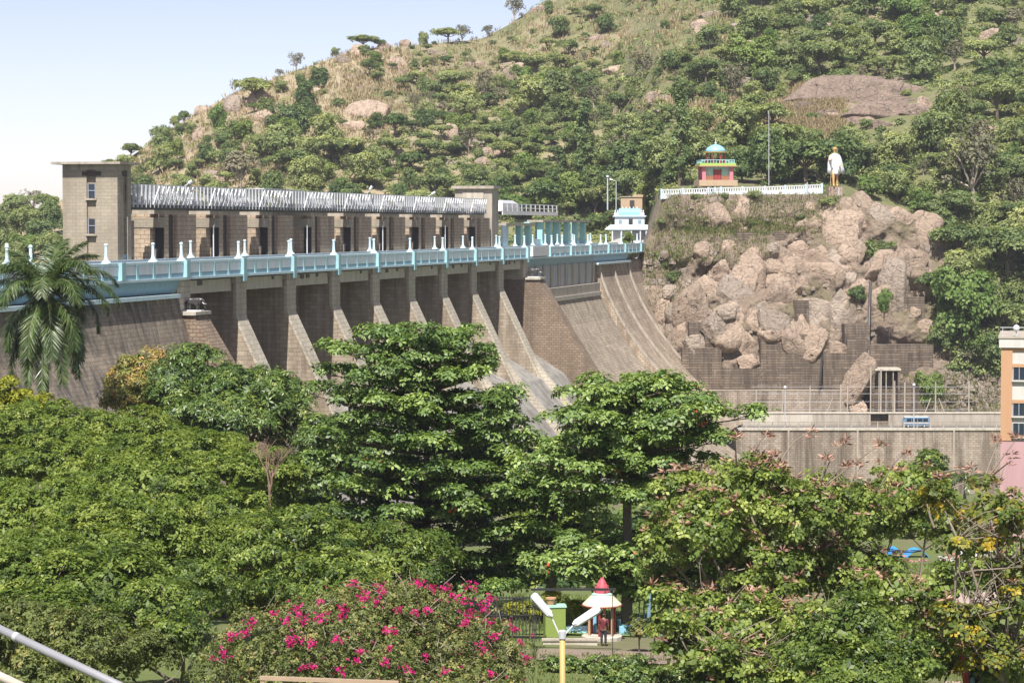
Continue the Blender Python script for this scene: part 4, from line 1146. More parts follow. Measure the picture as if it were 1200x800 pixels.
# hillside rocks seen on the far slope
HB = [(528, 162, 18, 22, 'lone rounded grey boulder in scrub halfway up the hill'), (487, 176, 18, 14, 'pink boulder left of the lone rounded one on the hill'), (465, 183, 12, 12, 'small boulder in a gully above the hoist bridge'), (438, 208, 22, 16, 'dark gully boulder low on the hill above the hoist bridge'), (422, 210, 14, 12, 'small gully boulder beside the dark one'),
      (300, 122, 26, 24, 'dark outcrop on the left hill shoulder'), (312, 140, 20, 18, 'grey boulder beneath the dark left outcrop'), (274, 130, 18, 24, 'split boulder left of the dark outcrop on the hill'), (236, 133, 16, 12, 'boulder on the left ridge line'), (168, 166, 18, 12, 'dark stone on the low end of the ridge'), (330, 128, 14, 10, 'flat stone right of the dark left outcrop'),
      (408, 60, 18, 16, 'stacked boulder at the left of the ridge top outcrop'), (420, 66, 20, 18, 'boulder in the middle of the ridge top outcrop'), (436, 56, 16, 14, 'boulder at the right of the ridge top outcrop'), (448, 60, 16, 14, 'rounded stone on the ridge'), (474, 54, 14, 10, 'low stone on the ridge right of the outcrop'), (466, 78, 22, 14, 'sloping slab below the ridge outcrop'), (402, 74, 16, 16, 'upright stone under the ridge outcrop'),
      (610, 92, 34, 26, 'grey cliff slab in the upper middle of the hill'), (620, 74, 16, 12, 'stone above the grey cliff slab'), (600, 78, 20, 8, 'flat dark stone at the left of the grey slab'), (642, 108, 20, 10, 'low stone at the right of the grey slab'), (430, 138, 54, 26, 'large bare pink slab on the left of the hill'), (412, 152, 26, 14, 'lower edge of the bare pink slab'), (540, 138, 30, 14, 'pale broken rock in the central scrub'), (560, 132, 16, 10, 'small pale broken rock in the central scrub'),
      (250, 206, 20, 8, 'low pink slab close above the hoist bridge'), (258, 212, 18, 8, 'lower pink slab close above the hoist bridge'), (863, 34, 14, 10, 'small stone high on the hill right of the dry grass'), (892, 46, 16, 14, 'brown stone high on the wooded hill'), (1110, 6, 24, 14, 'brown boulder at the top right of the hill'), (1128, 14, 14, 10, 'smaller brown boulder at the top right of the hill'), (700, 48, 26, 10, 'flat pink slab on the dry upper slope'), (1030, 148, 14, 10, 'pink stone under the bare rock dome')]
for b in HB:
    boulder(*b, group='boulders scattered over the far hillside', deep=1.0)
for _ in range(60):                         # outcrops showing through the scrub
    px, py = random.uniform(170, 1180), random.uniform(10, 205)
    if (740 < px < 1110 and py > 150): continue
    for _k in range(random.randint(1, 3)):
        w = random.uniform(8, 22)
        boulder(px + random.gauss(0, 9), py + random.gauss(0, 4), w, w * random.uniform(.5, .9), 'brown boulder showing through the scrub ' + ('on the left ridge' if px < 420 else 'on the middle slope' if px < 800 else 'on the right slope') + (' near the top' if py < 80 else ''), 'boulders showing through the scrub', deep=1.0)
for px, py, w, h, lab in ((1018, 120, 158, 36, 'broad bare dome of pink rock on the hill above the statue'), (1050, 136, 96, 20, 'lower lip of the bare pink rock dome above the statue')):
    o = boulder(px, py, w, h, lab, None, BROWN, deep=.6)
    o.name = 'rock_dome'; o.rotation_euler = (0, .10, 0); o['category'] = 'rock'
    o.scale.z *= 1.1; o.scale.x *= 1.15
for px, py, w, h in [(948, 130, 40, 14), (975, 140, 44, 14), (1006, 146, 40, 12), (1052, 124, 46, 16), (1078, 134, 40, 16), (1092, 142, 26, 12), (1030, 150, 30, 12), (985, 112, 50, 12), (1040, 110, 40, 10)]:
    boulder(px, py, w, h, 'rough slab of bare pink rock on the rock dome above the statue', 'rock slabs on the bare dome', BROWN, deep=.8)

# ---------------------------------------------------------------- building at the right edge
BY = 240.0
bp = at(1172, 560, BY)
bl = T('building', 'orange and cream multi storey building with dark windows at the right of the road', 'building', (bp.x, BY, -12))
fr = frame((bp.x, BY, 0), R(-11.6))
zt = at(1172, 407, BY).z
z1_ = at(1172, 516, BY).z
MB(fr).box(0.01, 12, .02, 14, -14, z1_).build('lower_wall', M['rose'], bl)
MB(fr).box(.9, 12, .1, 14, z1_ + .01, zt - .1).build('wall', M['cream'], bl)
MB(fr).box(0, 1.05, -.05, 1.2, z1_ + .005, zt).build('corner_column', M['orange'], bl)
for py in (409, 428, 470, 512):
    z = at(1172, py, BY).z
    MB(fr).box(1.055, 12, -.03, .5, z - .16, z + .16).build('string_band', M['orange'], bl)
MB(fr).box(-.2, 12, -.25, 14.2, zt, zt + .85).build('roof_parapet', M['cream'], bl)
MB(fr).box(-.28, 12, -.33, 14.3, zt + .86, zt + 1.0).build('coping', M['concrete'], bl)
for py, h in ((437, 14), (479, 14), (503, 14)):
    z = at(1172, py, BY).z
    for x in (1.1, 4.2, 7.0):
        w = MB(fr).box(x, x + 1.15, .05, .12, z - .6, z + .6).build('window', M['dark_glass'], bl)
        for xx in (x, x + .54, x + 1.07): MB(fr).box(xx, xx + .08, .0, .09, z - .62, z + .62).build('frame', M['window_frame'], w)
        MB(fr).box(x - .1, x + 1.25, -.22, .1, z - .78, z - .66).build('sill', M['cream'], w)
for x in (.1, 1.5, 3): MB(fr).box(x, x + .05, -.1, -.05, zt + 1.0, zt + 1.9).build('roof_rail', M['galv'], bl)
MB(fr).box(-.1, 4, -.1, -.06, zt + 1.85, zt + 1.92).build('roof_rail', M['galv'], bl)
pole('lamp_post', 'short white globe lamp on the roof corner of the orange and cream building', 1191, 389, 398, BY + 1, .05, 'globe')
# ---------------------------------------------------------------- foliage
M['bark_mid'] = m_plain('grey_brown_bark', (.22, .18, .14), .9, .3, 3, bump=.5)
def unit(a): return a / np.maximum(np.linalg.norm(a, axis=-1, keepdims=True), 1e-9)
def rdirs(n): return unit(RNG.normal(size=(n, 3)))

class Leaves:
    """gathers kite shaped leaves; build() links them as one mesh"""
    def __init__(self): self.P, self.D, self.N, self.L, self.W, self.T = [], [], [], [], [], []
    def add(self, p, d, n, L, W, t):
        k = len(p)
        self.P.append(p); self.D.append(unit(d)); self.N.append(n)
        self.L.append(np.broadcast_to(L, k)); self.W.append(np.broadcast_to(W, k)); self.T.append(np.broadcast_to(t, k))
    def rosettes(self, c, ax, k, L, W, tilt=(-.2, .6), tint=.5, tvar=.3, jit=.25):
        n = len(c)
        if n == 0: return
        ax = unit(ax)
        ref = np.where(np.abs(ax[:, 2:3]) > .9, np.array([[1., 0, 0]]), np.array([[0, 0, 1.]]))
        u = unit(np.cross(ax, ref)); v = np.cross(ax, u)
        ph = RNG.uniform(0, 6.283, (n, 1)) + np.arange(k)[None] * (6.283 / k) + RNG.normal(0, .3, (n, k))
        tl = RNG.uniform(*tilt, (n, k))
        rad = u[:, None] * np.cos(ph)[..., None] + v[:, None] * np.sin(ph)[..., None]
        d = rad * np.cos(tl)[..., None] + ax[:, None] * np.sin(tl)[..., None]
        nn = ax[:, None] * np.cos(tl)[..., None] - rad * np.sin(tl)[..., None] + RNG.normal(0, jit, (n, k, 3))
        sz = RNG.uniform(.7, 1.2, (n, k))
        red = np.asarray(tint).reshape(-1, 1) > 2
        t = np.clip(np.asarray(tint).reshape(-1, 1) + RNG.normal(0, tvar, (n, k)) * .5 + RNG.normal(0, tvar, (n, 1)) * .5, 0, .97)
        t = np.where(red, np.where(RNG.uniform(size=t.shape) < .4, 1.0, .5), t)
        p = c[:, None] + d * (L * .12)
        self.add(p.reshape(-1, 3), d.reshape(-1, 3), nn.reshape(-1, 3), (sz * L).reshape(-1), (sz * W).reshape(-1), t.reshape(-1))
    def mesh(self, name, mat, off=(0, 0, 0), wide=.5):
        P = np.concatenate(self.P) - np.array(off); Dd = np.concatenate(self.D); N = np.concatenate(self.N)
        L = np.concatenate(self.L)[:, None]; W = np.concatenate(self.W)[:, None]; t = np.concatenate(self.T)
        S = unit(np.cross(Dd, N)); N = np.cross(S, Dd)
        n = len(P)
        V = np.stack([P, P + Dd * L * wide + S * W * .5 + N * W * .14, P + Dd * L - N * L * .10, P + Dd * L * wide - S * W * .5 + N * W * .14], 1)
        me = bpy.data.meshes.new(name)
        me.vertices.add(4 * n); me.vertices.foreach_set('co', V.reshape(-1).astype('f'))
        me.loops.add(4 * n); me.loops.foreach_set('vertex_index', np.arange(4 * n, dtype='i'))
        me.polygons.add(n); me.polygons.foreach_set('loop_start', (np.arange(n) * 4).astype('i'))
        me.update(calc_edges=True)
        a = me.attributes.new('tint', 'FLOAT', 'FACE'); a.data.foreach_set('value', t.astype('f'))
        me.materials.append(mat)
        return me
    def build(self, name, mat, parent, wide=.5):
        off = base_of(parent)
        o = link(bpy.data.objects.new(name, self.mesh(name, mat, off, wide))); o.parent = parent
        return o

def shell(c, r, n, zmin=-.35, lo=.82, hi=1.05):
    """n points on an ellipsoid, most of them on its upper side -> points, outward normals"""
    d = rdirs(int(n * 1.9) + 8)
    keep = (d[:, 2] > zmin) & (RNG.uniform(size=len(d)) < .55 + .45 * np.clip(d[:, 2] + .4, 0, 1))
    d = d[keep][:n]
    r = np.array(r)
    p = np.array(c) + d * r * RNG.uniform(lo, hi, (len(d), 1))
    return p, unit(d / r)

def limb(mb, p, q, r0, r1, bend=.12, seg=5):
    p, q = Vector(p), Vector(q); L = (q - p).length
    side = Vector((random.gauss(0, 1), random.gauss(0, 1), random.gauss(0, .5))) * L * bend
    path = [p.lerp(q, k / seg) + side * math.sin(math.pi * k / seg) * (1 if k % 2 else .8) for k in range(seg + 1)]
    mb.tube(path, [r0 + (r1 - r0) * k / seg for k in range(seg + 1)], 6)
    return path

M['leaf_fine'] = m_leaf('fine_bright_leaves', [(0, (.020, .036, .008)), (.4, (.070, .108, .016)), (.8, (.128, .175, .027)), (1, (.20, .235, .05))], .5, .32, .25, gain=(1.36, 1.36, 1.6))
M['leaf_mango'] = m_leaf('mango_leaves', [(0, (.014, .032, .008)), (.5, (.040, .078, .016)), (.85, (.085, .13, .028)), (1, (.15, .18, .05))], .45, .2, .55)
M['leaf_rust'] = m_leaf('mango_new_leaves', [(0, (.04, .06, .012)), (.5, (.10, .12, .03)), (.8, (.19, .15, .05)), (1, (.26, .15, .07))], .45, .25, .4)
M['leaf_almond'] = m_leaf('almond_tree_leaves', [(0, (.018, .042, .010)), (.5, (.056, .105, .024)), (.85, (.115, .175, .045)), (.975, (.15, .22, .06)), (1, (.36, .07, .03))], .54, .25, .7)
M['leaf_light'] = m_leaf('light_green_leaves', [(0, (.022, .045, .010)), (.45, (.078, .125, .024)), (.85, (.145, .20, .045)), (1, (.20, .26, .07))], .45, .33, .3, gain=(1.85, 1.65, 1.65))
M['leaf_yellow'] = m_leaf('yellowing_leaves', [(0, (.035, .06, .012)), (.5, (.09, .135, .025)), (.8, (.17, .19, .04)), (.955, (.30, .25, .03)), (1, (.50, .34, .03))], .5, .33, .3, gain=(1.2, 1.15, 1.1))
M['leaf_lemon'] = m_leaf('lemon_leaves', [(0, (.10, .12, .01)), (.5, (.22, .24, .02)), (1, (.36, .36, .04))], .5, .33, .3, gain=(1.1, 1.1, 1.1))
M['leaf_shrub'] = m_leaf('dusty_shrub_leaves', [(0, (.030, .045, .014)), (.5, (.075, .10, .030)), (.85, (.13, .155, .055)), (1, (.18, .165, .07))], .55, .25, .25, gain=(1.65, 1.55, 1.4))
M['bract'] = m_leaf('magenta_bracts', [(0, (.30, .006, .09)), (.5, (.58, .010, .20)), (1, (.78, .05, .34))], .6, .35, .2, gain=(1, 1, 1))
M['pod'] = m_leaf('pinkish_pods', [(0, (.16, .08, .055)), (.5, (.34, .19, .14)), (1, (.48, .30, .225))], .6, .1, .3, gain=(1, 1, 1))
M['palm_leaf'] = m_leaf('palm_leaflets', [(0, (.03, .055, .014)), (.5, (.065, .105, .028)), (.85, (.12, .16, .05)), (1, (.19, .19, .09))], .4, .2, .6, gain=(1.0, 1.05, .95))
M['dry_frond'] = m_leaf('dry_palm_leaflets', [(0, (.10, .07, .04)), (1, (.24, .17, .10))], .7, .2, .2, gain=(1, 1, 1))

def crown(big, sub_r, rose_per_sub, k, L, W, tint=.5, tvar=.3, density=1.0, tilt=(-.25, .55), flat=.7, zmin=-.3, up=.5):
    """big: [(centre, (rx, ry, rz))] -> Leaves, sub centres"""
    lv, subs = Leaves(), []
    for c, r in big:
        area = 4 * math.pi * (((r[0] * r[1]) ** 1.6 + (r[0] * r[2]) ** 1.6 + (r[1] * r[2]) ** 1.6) / 3) ** (1 / 1.6)
        n = max(5, int(area * .62 / (math.pi * sub_r ** 2) * 1.25 * density))
        sc, sn = shell(c, r, n, zmin, .68, 1.0)
        subs.append(sc)
        tsub = RNG.normal(tint, tvar * .6, len(sc))
        fc, fnn = shell(c, r, int(n * rose_per_sub * .16), -.6, .35, .72)
        lv.rosettes(fc, fnn + np.array([0, -.4, .4]), k, L * 1.6, W * 1.6, tilt, np.full(len(fc), tint), tvar)
        for p, nrm, ts in zip(sc, sn, tsub):
            rr = sub_r * RNG.uniform(.65, 1.3)
            rc, rn = shell(p, (rr, rr, rr * flat), rose_per_sub, -.25, .55, 1.05)
            lv.rosettes(rc, rn + np.array([0, 0, up]) + nrm * .4, k, L, W, tilt, np.full(len(rc), ts), tvar)
    return lv, np.concatenate(subs)

def tree(name, label, base, big, mat, leaf, trunk_r=.28, bark='bark', group=None, cat='tree', twigs=10, wide=.5, fork=.45, **kw):
    t = T(name, label, cat, base, group)
    lv, subs = crown(big, **kw)
    lv.build('crown', M[leaf], t, wide)
    mb = MB()
    top = Vector(np.mean([b[0] for b in big], axis=0))
    f = Vector(base).lerp(top, fork); f.z = base[2] + (min(b[0][2] - b[1][2] * .6 for b in big) - base[2]) * .8
    f.z = max(f.z, base[2] + .8)
    limb(mb, base, f, trunk_r, trunk_r * .75, .04)
    for c, r in big:
        e = Vector(c) + Vector((0, 0, -.1 * r[2]))
        path = limb(mb, f, e, trunk_r * .55, trunk_r * .2, .08)[2:]
        near = subs[np.argsort(((subs - np.array(c)) ** 2).sum(1))[:60]]
        for p in near[RNG.permutation(len(near))[:twigs]]:
            limb(mb, min(path, key=lambda v: (v - Vector(p)).length), p, trunk_r * .16, .02, .1, 4)
    mb.build('trunk', M[bark], t, smooth=True)
    return t

def domes(Y, items):
    """pixel domes (px, py, half width, half height[, dY]) -> ellipsoids at real depth"""
    out = []
    for it in items:
        px, py, rw, rh = it[:4]; y = Y + (it[4] if len(it) > 4 else 0)
        c = at(px, py, y); s = y / F
        out.append((np.array(c), (rw * s, rw * s * .85, rh * s)))
    return out
def ground_at(px, Y):
    x = (px - 600) / F * Y
    return (x, Y, ground_z(x, Y))

# ---- broad bright green rain trees on the left
FN = dict(sub_r=.8, rose_per_sub=26, k=6, L=.25, W=.125, density=1.15, tint=.6, tvar=.28, flat=.62, up=.7)
tree('rain_tree', 'broad bright green tree spreading under the palm at the left', ground_at(60, 172), domes(172, [(40, 512, 100, 42), (150, 520, 85, 40, 4), (-60, 520, 80, 45), (90, 545, 120, 40, -5), (230, 540, 70, 36, 3), (-10, 560, 90, 40, -6)]), None, 'leaf_fine', .45, **FN)
tree('rain_tree', 'bright green domed tree in front of the dark mango tree', ground_at(255, 150), domes(150, [(230, 545, 85, 36, 4), (280, 560, 75, 38), (190, 570, 80, 40, -4), (320, 590, 46, 42, 2), (130, 570, 70, 36), (240, 610, 90, 42, -6)]), None, 'leaf_fine', .4, **FN)
tree('rain_tree', 'wide layered bright green tree in the middle of the left canopy', ground_at(100, 130), domes(130, [(60, 600, 100, 40, 3), (150, 625, 110, 42), (-20, 640, 90, 45), (240, 650, 80, 45, 3), (80, 660, 110, 42, -5), (290, 640, 40, 40, 6)]), None, 'leaf_fine', .4, **FN)
tree('rain_tree', 'lower bright green tree above the metal handrail', ground_at(60, 112), domes(112, [(30, 680, 90, 40, 2), (120, 690, 90, 45), (200, 700, 70, 45, 3), (-40, 720, 70, 50), (60, 735, 90, 40, -4)]), None, 'leaf_fine', .35, **dict(FN, tint=.45))
tree('yellow_tree', 'small yellow green tree beside the palm trunk at the left edge', ground_at(12, 180), domes(180, [(8, 468, 30, 24), (38, 478, 24, 18), (-20, 474, 30, 26)]), None, 'leaf_lemon', .2, sub_r=.7, rose_per_sub=22, k=6, L=.3, W=.15, tint=.5)
# ---- dark mango tree with its rusty side
MG = dict(sub_r=1.05, rose_per_sub=30, k=8, L=.38, W=.12, density=1.3, tint=.5, tvar=.28, tilt=(-.7, .35), flat=.8, up=.35)
tree('mango_tree', 'dark glossy green mango tree before the dam buttresses', ground_at(285, 190), domes(190, [(232, 448, 52, 36), (285, 478, 60, 42, -3), (322, 470, 38, 36, 2), (255, 500, 66, 36, -6), (340, 510, 36, 46), (205, 462, 30, 30, -2), (390, 520, 40, 36, -4)]), None, 'leaf_mango', .42, **MG)
tree('mango_tree', 'mango tree with rusty yellow new leaves left of the dark one', ground_at(180, 196), domes(196, [(165, 450, 38, 34), (150, 470, 30, 26, -3), (185, 470, 36, 30, 2), (182, 432, 20, 16)]), None, 'leaf_rust', .3, **MG)
# ---- small bare dead tree
def bare_tree(name, label, base, h, spread, mat, seed, group=None, levels=4, r=.09):
    t = T(name, label, 'tree', base, group); rng = random.Random(seed); mb = MB()
    def grow(p, d, L, r_, lv):
        q = p + d * L
        mb.tube([p, p.lerp(q, .5) + Vector((rng.gauss(0, .06), rng.gauss(0, .06), 0)) * L, q], [r_, r_ * .8, r_ * .62], 5)
        if lv == 0: return
        for _ in range(3 if lv > 1 else 2):
            nd = (d + Vector((rng.gauss(0, spread), rng.gauss(0, spread), rng.gauss(.15, .25)))).normalized()
            grow(q, nd, L * rng.uniform(.55, .8), r_ * .6, lv - 1)
    grow(Vector(base), Vector((0, 0, 1)), h * .34, r, levels)
    mb.build('branches', M[mat], t)
    return t
b = at(316, 605, 146)
bare_tree('dead_tree', 'bare brown dead tree between the bright canopy and the dark mango tree', b, 4.2, .42, 'bark_dead', 4, levels=5, r=.11)
# ---- lower shrubs at the left foreground
SH = dict(sub_r=.55, rose_per_sub=17, k=7, L=.17, W=.085, tint=.45, tvar=.3, flat=.8, up=.3, tilt=(-.6, .5))
tree('shrub', 'dusty green shrub mass behind the metal handrail', ground_at(60, 96), domes(96, [(20, 745, 70, 42), (90, 760, 70, 46, -2), (150, 775, 60, 46), (-30, 780, 60, 50), (60, 800, 80, 40, -4)]), None, 'leaf_shrub', .15, 'bark', cat='shrub', **SH)
tree('shrub', 'green leafy shrub left of the magenta flowered bush', ground_at(215, 100), domes(100, [(190, 720, 60, 44), (240, 700, 50, 44, 4), (215, 760, 55, 46, -3), (160, 760, 50, 46)]), None, 'leaf_light', .15, 'bark', cat='shrub', **dict(SH, tint=.35))
tree('leafy_tree', 'mid green tree between the bright canopy and the magenta flowered bush', ground_at(370, 118), domes(118, [(360, 640, 70, 46), (300, 660, 50, 46, -2), (430, 655, 66, 44, 2), (380, 690, 90, 40, -4), (490, 665, 50, 34, 2), (285, 710, 50, 46)]), None, 'leaf_light', .3, sub_r=.8, rose_per_sub=24, k=7, L=.25, W=.10, tint=.38, tvar=.3, tilt=(-.6, .4), flat=.75, up=.4)

# ---- layered almond trees (Terminalia): tiers of flat pads of big glossy leaves
def almond_tree(label, base, Y, tiers, trunk_px, seed, tint=.5, L=.32, W=.165):
    """tiers: (py, px_left, px_right, pads) each a flat whorl of branches"""
    t = T('almond_tree', label, 'tree', base, 'layered almond trees before the dam')
    rng = random.Random(seed); s = Y / F
    lv, mb = Leaves(), MB()
    tops = []
    for py, x0, x1, dens in tiers:
        cpx = trunk_px + (py - 560) * .0
        c = at(cpx, py + 10, Y)
        tops.append(c)
        rl, rr_ = (cpx - x0) * s, (x1 - cpx) * s
        nb = rng.randint(9, 11)
        ph0 = rng.uniform(0, 6.28)
        for b in range(nb):
            a = ph0 + 6.283 * b / nb + rng.gauss(0, .15)
            R_ = (rr_ if math.cos(a) > 0 else rl)
            ex = math.cos(a) * R_; ey = math.sin(a) * (rl + rr_) * .42
            ln = math.hypot(ex, ey)
            tip = c + Vector((ex, ey, rng.uniform(-.2, .5)))
            st = c + Vector((0, 0, -.9))
            path = limb(mb, st, tip, .085, .025, .05, 5)
            np_ = max(2, int(ln / 1.0 * dens))
            for k in range(np_):
                f = .18 + .84 * (k + rng.uniform(.2, .8)) / np_
                p = st.lerp(tip, f) + Vector((rng.gauss(0, .45), rng.gauss(0, .45), .28 + rng.gauss(0, .16)))
                pr = rng.uniform(.75, 1.2)
                rc, rn = shell(p, (pr, pr, pr * .5), int(26 * pr), -.25, .35, 1.05)
                ts = tint + rng.gauss(0, .12)
                lv.rosettes(rc, rn * .9 + np.array([0, 0, .8]), 7, L, W, (-.5, .45), np.where(RNG.uniform(size=len(rc)) < .004, 3.0, ts), .28)
                limb(mb, st.lerp(tip, f * .85), p, .03, .015, .1, 3)
    lv.build('crown', M['leaf_almond'], t, .62)
    tops.sort(key=lambda v: v.z)
    pth = [Vector(base)] + [v - Vector((0, 0, .5)) for v in tops]
    n = len(pth)
    mb2 = MB(); mb2.tube(pth, [.34 - .28 * k / (n - 1) for k in range(n)], 8)
    mb2.build('trunk', M['bark'], t, smooth=True)
    mb.build('branches', M['bark'], t, smooth=True)
    return t
almond_tree('tallest almond tree with tiers of glossy leaves in front of the spillway', ground_at(505, 152), 152,
    [(388, 420, 566, 1.2), (408, 395, 560, 1.1), (432, 385, 585, 1.2), (458, 372, 600, 1.2), (478, 400, 615, 1.1), (505, 372, 612, 1.2), (535, 358, 632, 1.2), (560, 380, 640, 1.1), (585, 352, 632, 1.2), (615, 360, 640, 1.1), (645, 356, 636, 1.1), (675, 390, 640, 1.0)], 500, 3, .48)
almond_tree('second almond tree with a long arm reaching right over the road wall', ground_at(735, 142), 142,
    [(446, 672, 790, 1.1), (462, 690, 826, 1.1), (480, 655, 890, 1.2), (505, 640, 850, 1.2), (530, 600, 826, 1.1), (560, 612, 850, 1.2), (640, 650, 800, 1.1), (660, 640, 790, 1.2)], 735, 5, .6)
almond_tree('younger almond tree filling the gap between the two large almond trees', ground_at(640, 150), 150,
    [(515, 610, 690, 1.2), (545, 596, 712, 1.1), (575, 586, 705, 1.2), (610, 596, 720, 1.1), (640, 600, 720, 1.0)], 650, 9, .58)
almond_tree('low spreading almond tree whose leaves hang over the red topped kiosk', ground_at(736, 141), 141,
    [(636, 640, 800, 1.1), (654, 650, 812, 1.2), (676, 742, 800, .7)], 734, 12, .66)

# ---- light green trees with pinkish pods on the right
def pod_tree(label, base, Y, items, leaf, seed, dens=.8, pods=70, tint=.5, tips=(), bark='bark_mid', L=.22, W=.15, group='open crowned pod trees on the right'):
    t = T('pod_tree', label, 'tree', base, group)
    rng = random.Random(seed)
    big = domes(Y, items)
    lv, subs = crown(big, .62, 25, 5, L, W, tint, .3, dens * 1.35, (-.4, .6), .7, -.5, .3)
    lv.build('crown', M[leaf], t, .6)
    mb = MB(); B = Vector(base)
    f = B + Vector((0, 0, 1.6))
    mb.tube([B, B.lerp(f, .5) + Vector((.1, 0, 0)), f], [.17, .14, .12], 7)
    for c, r in big:
        e = Vector(c) + Vector((0, -.2 * r[1], -.2 * r[2]))
        e2 = Vector(c) + Vector((rng.gauss(0, .3) * r[0], rng.gauss(0, .3) * r[0], .45 * r[2]))
        path = limb(mb, f, e, .085, .045, .1)[2:] + limb(mb, e, e2, .045, .02, .1)[1:]
        near = subs[np.argsort(((subs - np.array(c)) ** 2).sum(1))[:80]]
        for p in near[RNG.permutation(len(near))[:15]]:
            st = min(path, key=lambda v: (v - Vector(p)).length + (.5 if v.z > p[2] else 0))
            limb(mb, st, p, .032, .010, .14, 4)
    pd = Leaves()
    def cluster(p, n=9):
        d = rdirs(n); d[:, 2] = np.abs(d[:, 2]) * .8 - .2
        pd.add(np.repeat([p], n, 0) + d * .05, d, rdirs(n), RNG.uniform(.25, .42, n), RNG.uniform(.06, .10, n), RNG.uniform(.1, 1, n))
    for p in subs[RNG.permutation(len(subs))[:pods]]:
        cluster(np.array(p) + np.array([0, -.3, .55]))
    for px, py in tips:
        q = np.array(at(px, py, Y + rng.uniform(-2, 2)))
        j = subs[np.argmin(((subs - q) ** 2).sum(1))]
        limb(mb, j, q, .045, .02, .06, 4)
        for _ in range(3): cluster(q + RNG.normal(0, .13, 3), 9)
        lv2 = q + RNG.normal(0, .15, 3) - np.array([0, 0, .6])
    mb.build('trunk', M[bark], t, smooth=True)
    if pd.P: tag(pd.build('pods', M['pod'], t), kind='stuff')
    return t
pod_tree('open light green tree with pinkish pods right of the red topped kiosk', ground_at(880, 116), 116,
    [(870, 575, 66, 36), (930, 610, 70, 42), (830, 630, 60, 46, -2), (900, 670, 80, 44), (810, 690, 56, 44, 2), (960, 680, 64, 50, 2), (860, 740, 90, 46, -3), (800, 590, 34, 34), (1000, 600, 50, 36, 2), (940, 770, 80, 44), (780, 640, 34, 40)], 'leaf_light', 21, .56, 300, .52,
    [(862, 512), (882, 548), (899, 508), (920, 545), (949, 505), (968, 538), (992, 542), (1010, 545), (1033, 520), (848, 560), (815, 585), (1060, 530), (905, 530), (985, 520)])
pod_tree('second light green pod tree further right before the blue awning', ground_at(1050, 124), 124,
    [(1060, 575, 50, 34), (1020, 620, 50, 38), (1085, 610, 46, 30), (1000, 665, 50, 40), (1040, 740, 66, 50, -3), (1000, 780, 60, 44, -4), (1090, 790, 50, 36)], 'leaf_light', 23, .56, 190, .52,
    [(1080, 552), (1100, 556), (1125, 550), (1056, 552), (1140, 548), (1160, 556)])
pod_tree('sparse tree with yellowing leaves and bare pale branches at the right edge', ground_at(1180, 106), 106,
    [(1160, 600, 46, 34), (1120, 640, 40, 22), (1195, 625, 40, 36), (1185, 720, 46, 34), (1130, 735, 44, 30), (1170, 775, 50, 30), (1215, 680, 40, 44), (1105, 590, 30, 26)], 'leaf_yellow', 27, .42, 30, .6,
    [(1172, 515), (1185, 540), (1150, 570), (1193, 512), (1165, 560)])
pod_tree('third light green pod tree filling the lower right corner', ground_at(1150, 112), 112,
    [(1110, 690, 50, 30), (1170, 665, 44, 30), (1140, 745, 60, 36, -3), (1085, 720, 44, 36), (1195, 745, 50, 40), (1200, 690, 40, 34), (1050, 690, 34, 30), (1180, 790, 60, 34, -3), (1080, 780, 50, 36, -2)], 'leaf_light', 31, .42, 130, .55)
pod_tree('low light green pod tree between the kiosk and the lower right corner', ground_at(905, 108), 108,
    [(870, 790, 60, 34), (920, 800, 60, 34), (820, 770, 50, 34), (950, 740, 50, 34), (780, 720, 34, 30)], 'leaf_light', 33, .5, 90, .5)
# the bold pale limbs that show through the sparse tree
sp_ = T('branch', 'bare pale forked branches reaching left across the sparse yellowing tree', 'branch', ground_at(1186, 110))
mb = MB()
for pth, r in (([(1186, 735), (1178, 700), (1172, 660), (1166, 640)], .11), ([(1172, 662), (1160, 648), (1140, 644), (1115, 638), (1098, 628), (1090, 605), (1086, 585)], .08), ([(1166, 640), (1160, 620), (1163, 600), (1170, 570), (1178, 540)], .05), ([(1115, 638), (1118, 615), (1126, 598)], .04), ([(1090, 605), (1102, 590), (1108, 575)], .03), ([(1172, 670), (1190, 650), (1200, 630)], .06)):
    mb.tube([at(x, y, 110) for x, y in pth], [r * (1 - .5 * k / len(pth)) for k in range(len(pth))], 6)
limb(mb, ground_at(1180, 110), at(1186, 736, 110), .15, .115, .05)
mb.build('wood', M['bark_mid'], sp_, smooth=True)
tree('leafy_tree', 'dark green bushy tree at the bottom between the pod trees', ground_at(985, 103), domes(103, [(1000, 735, 60, 40), (1040, 780, 60, 40, -2), (960, 770, 60, 44), (1000, 800, 70, 40, -3)]), None, 'leaf_light', .2, sub_r=.6, rose_per_sub=20, k=6, L=.2, W=.11, tint=.3, tvar=.3)

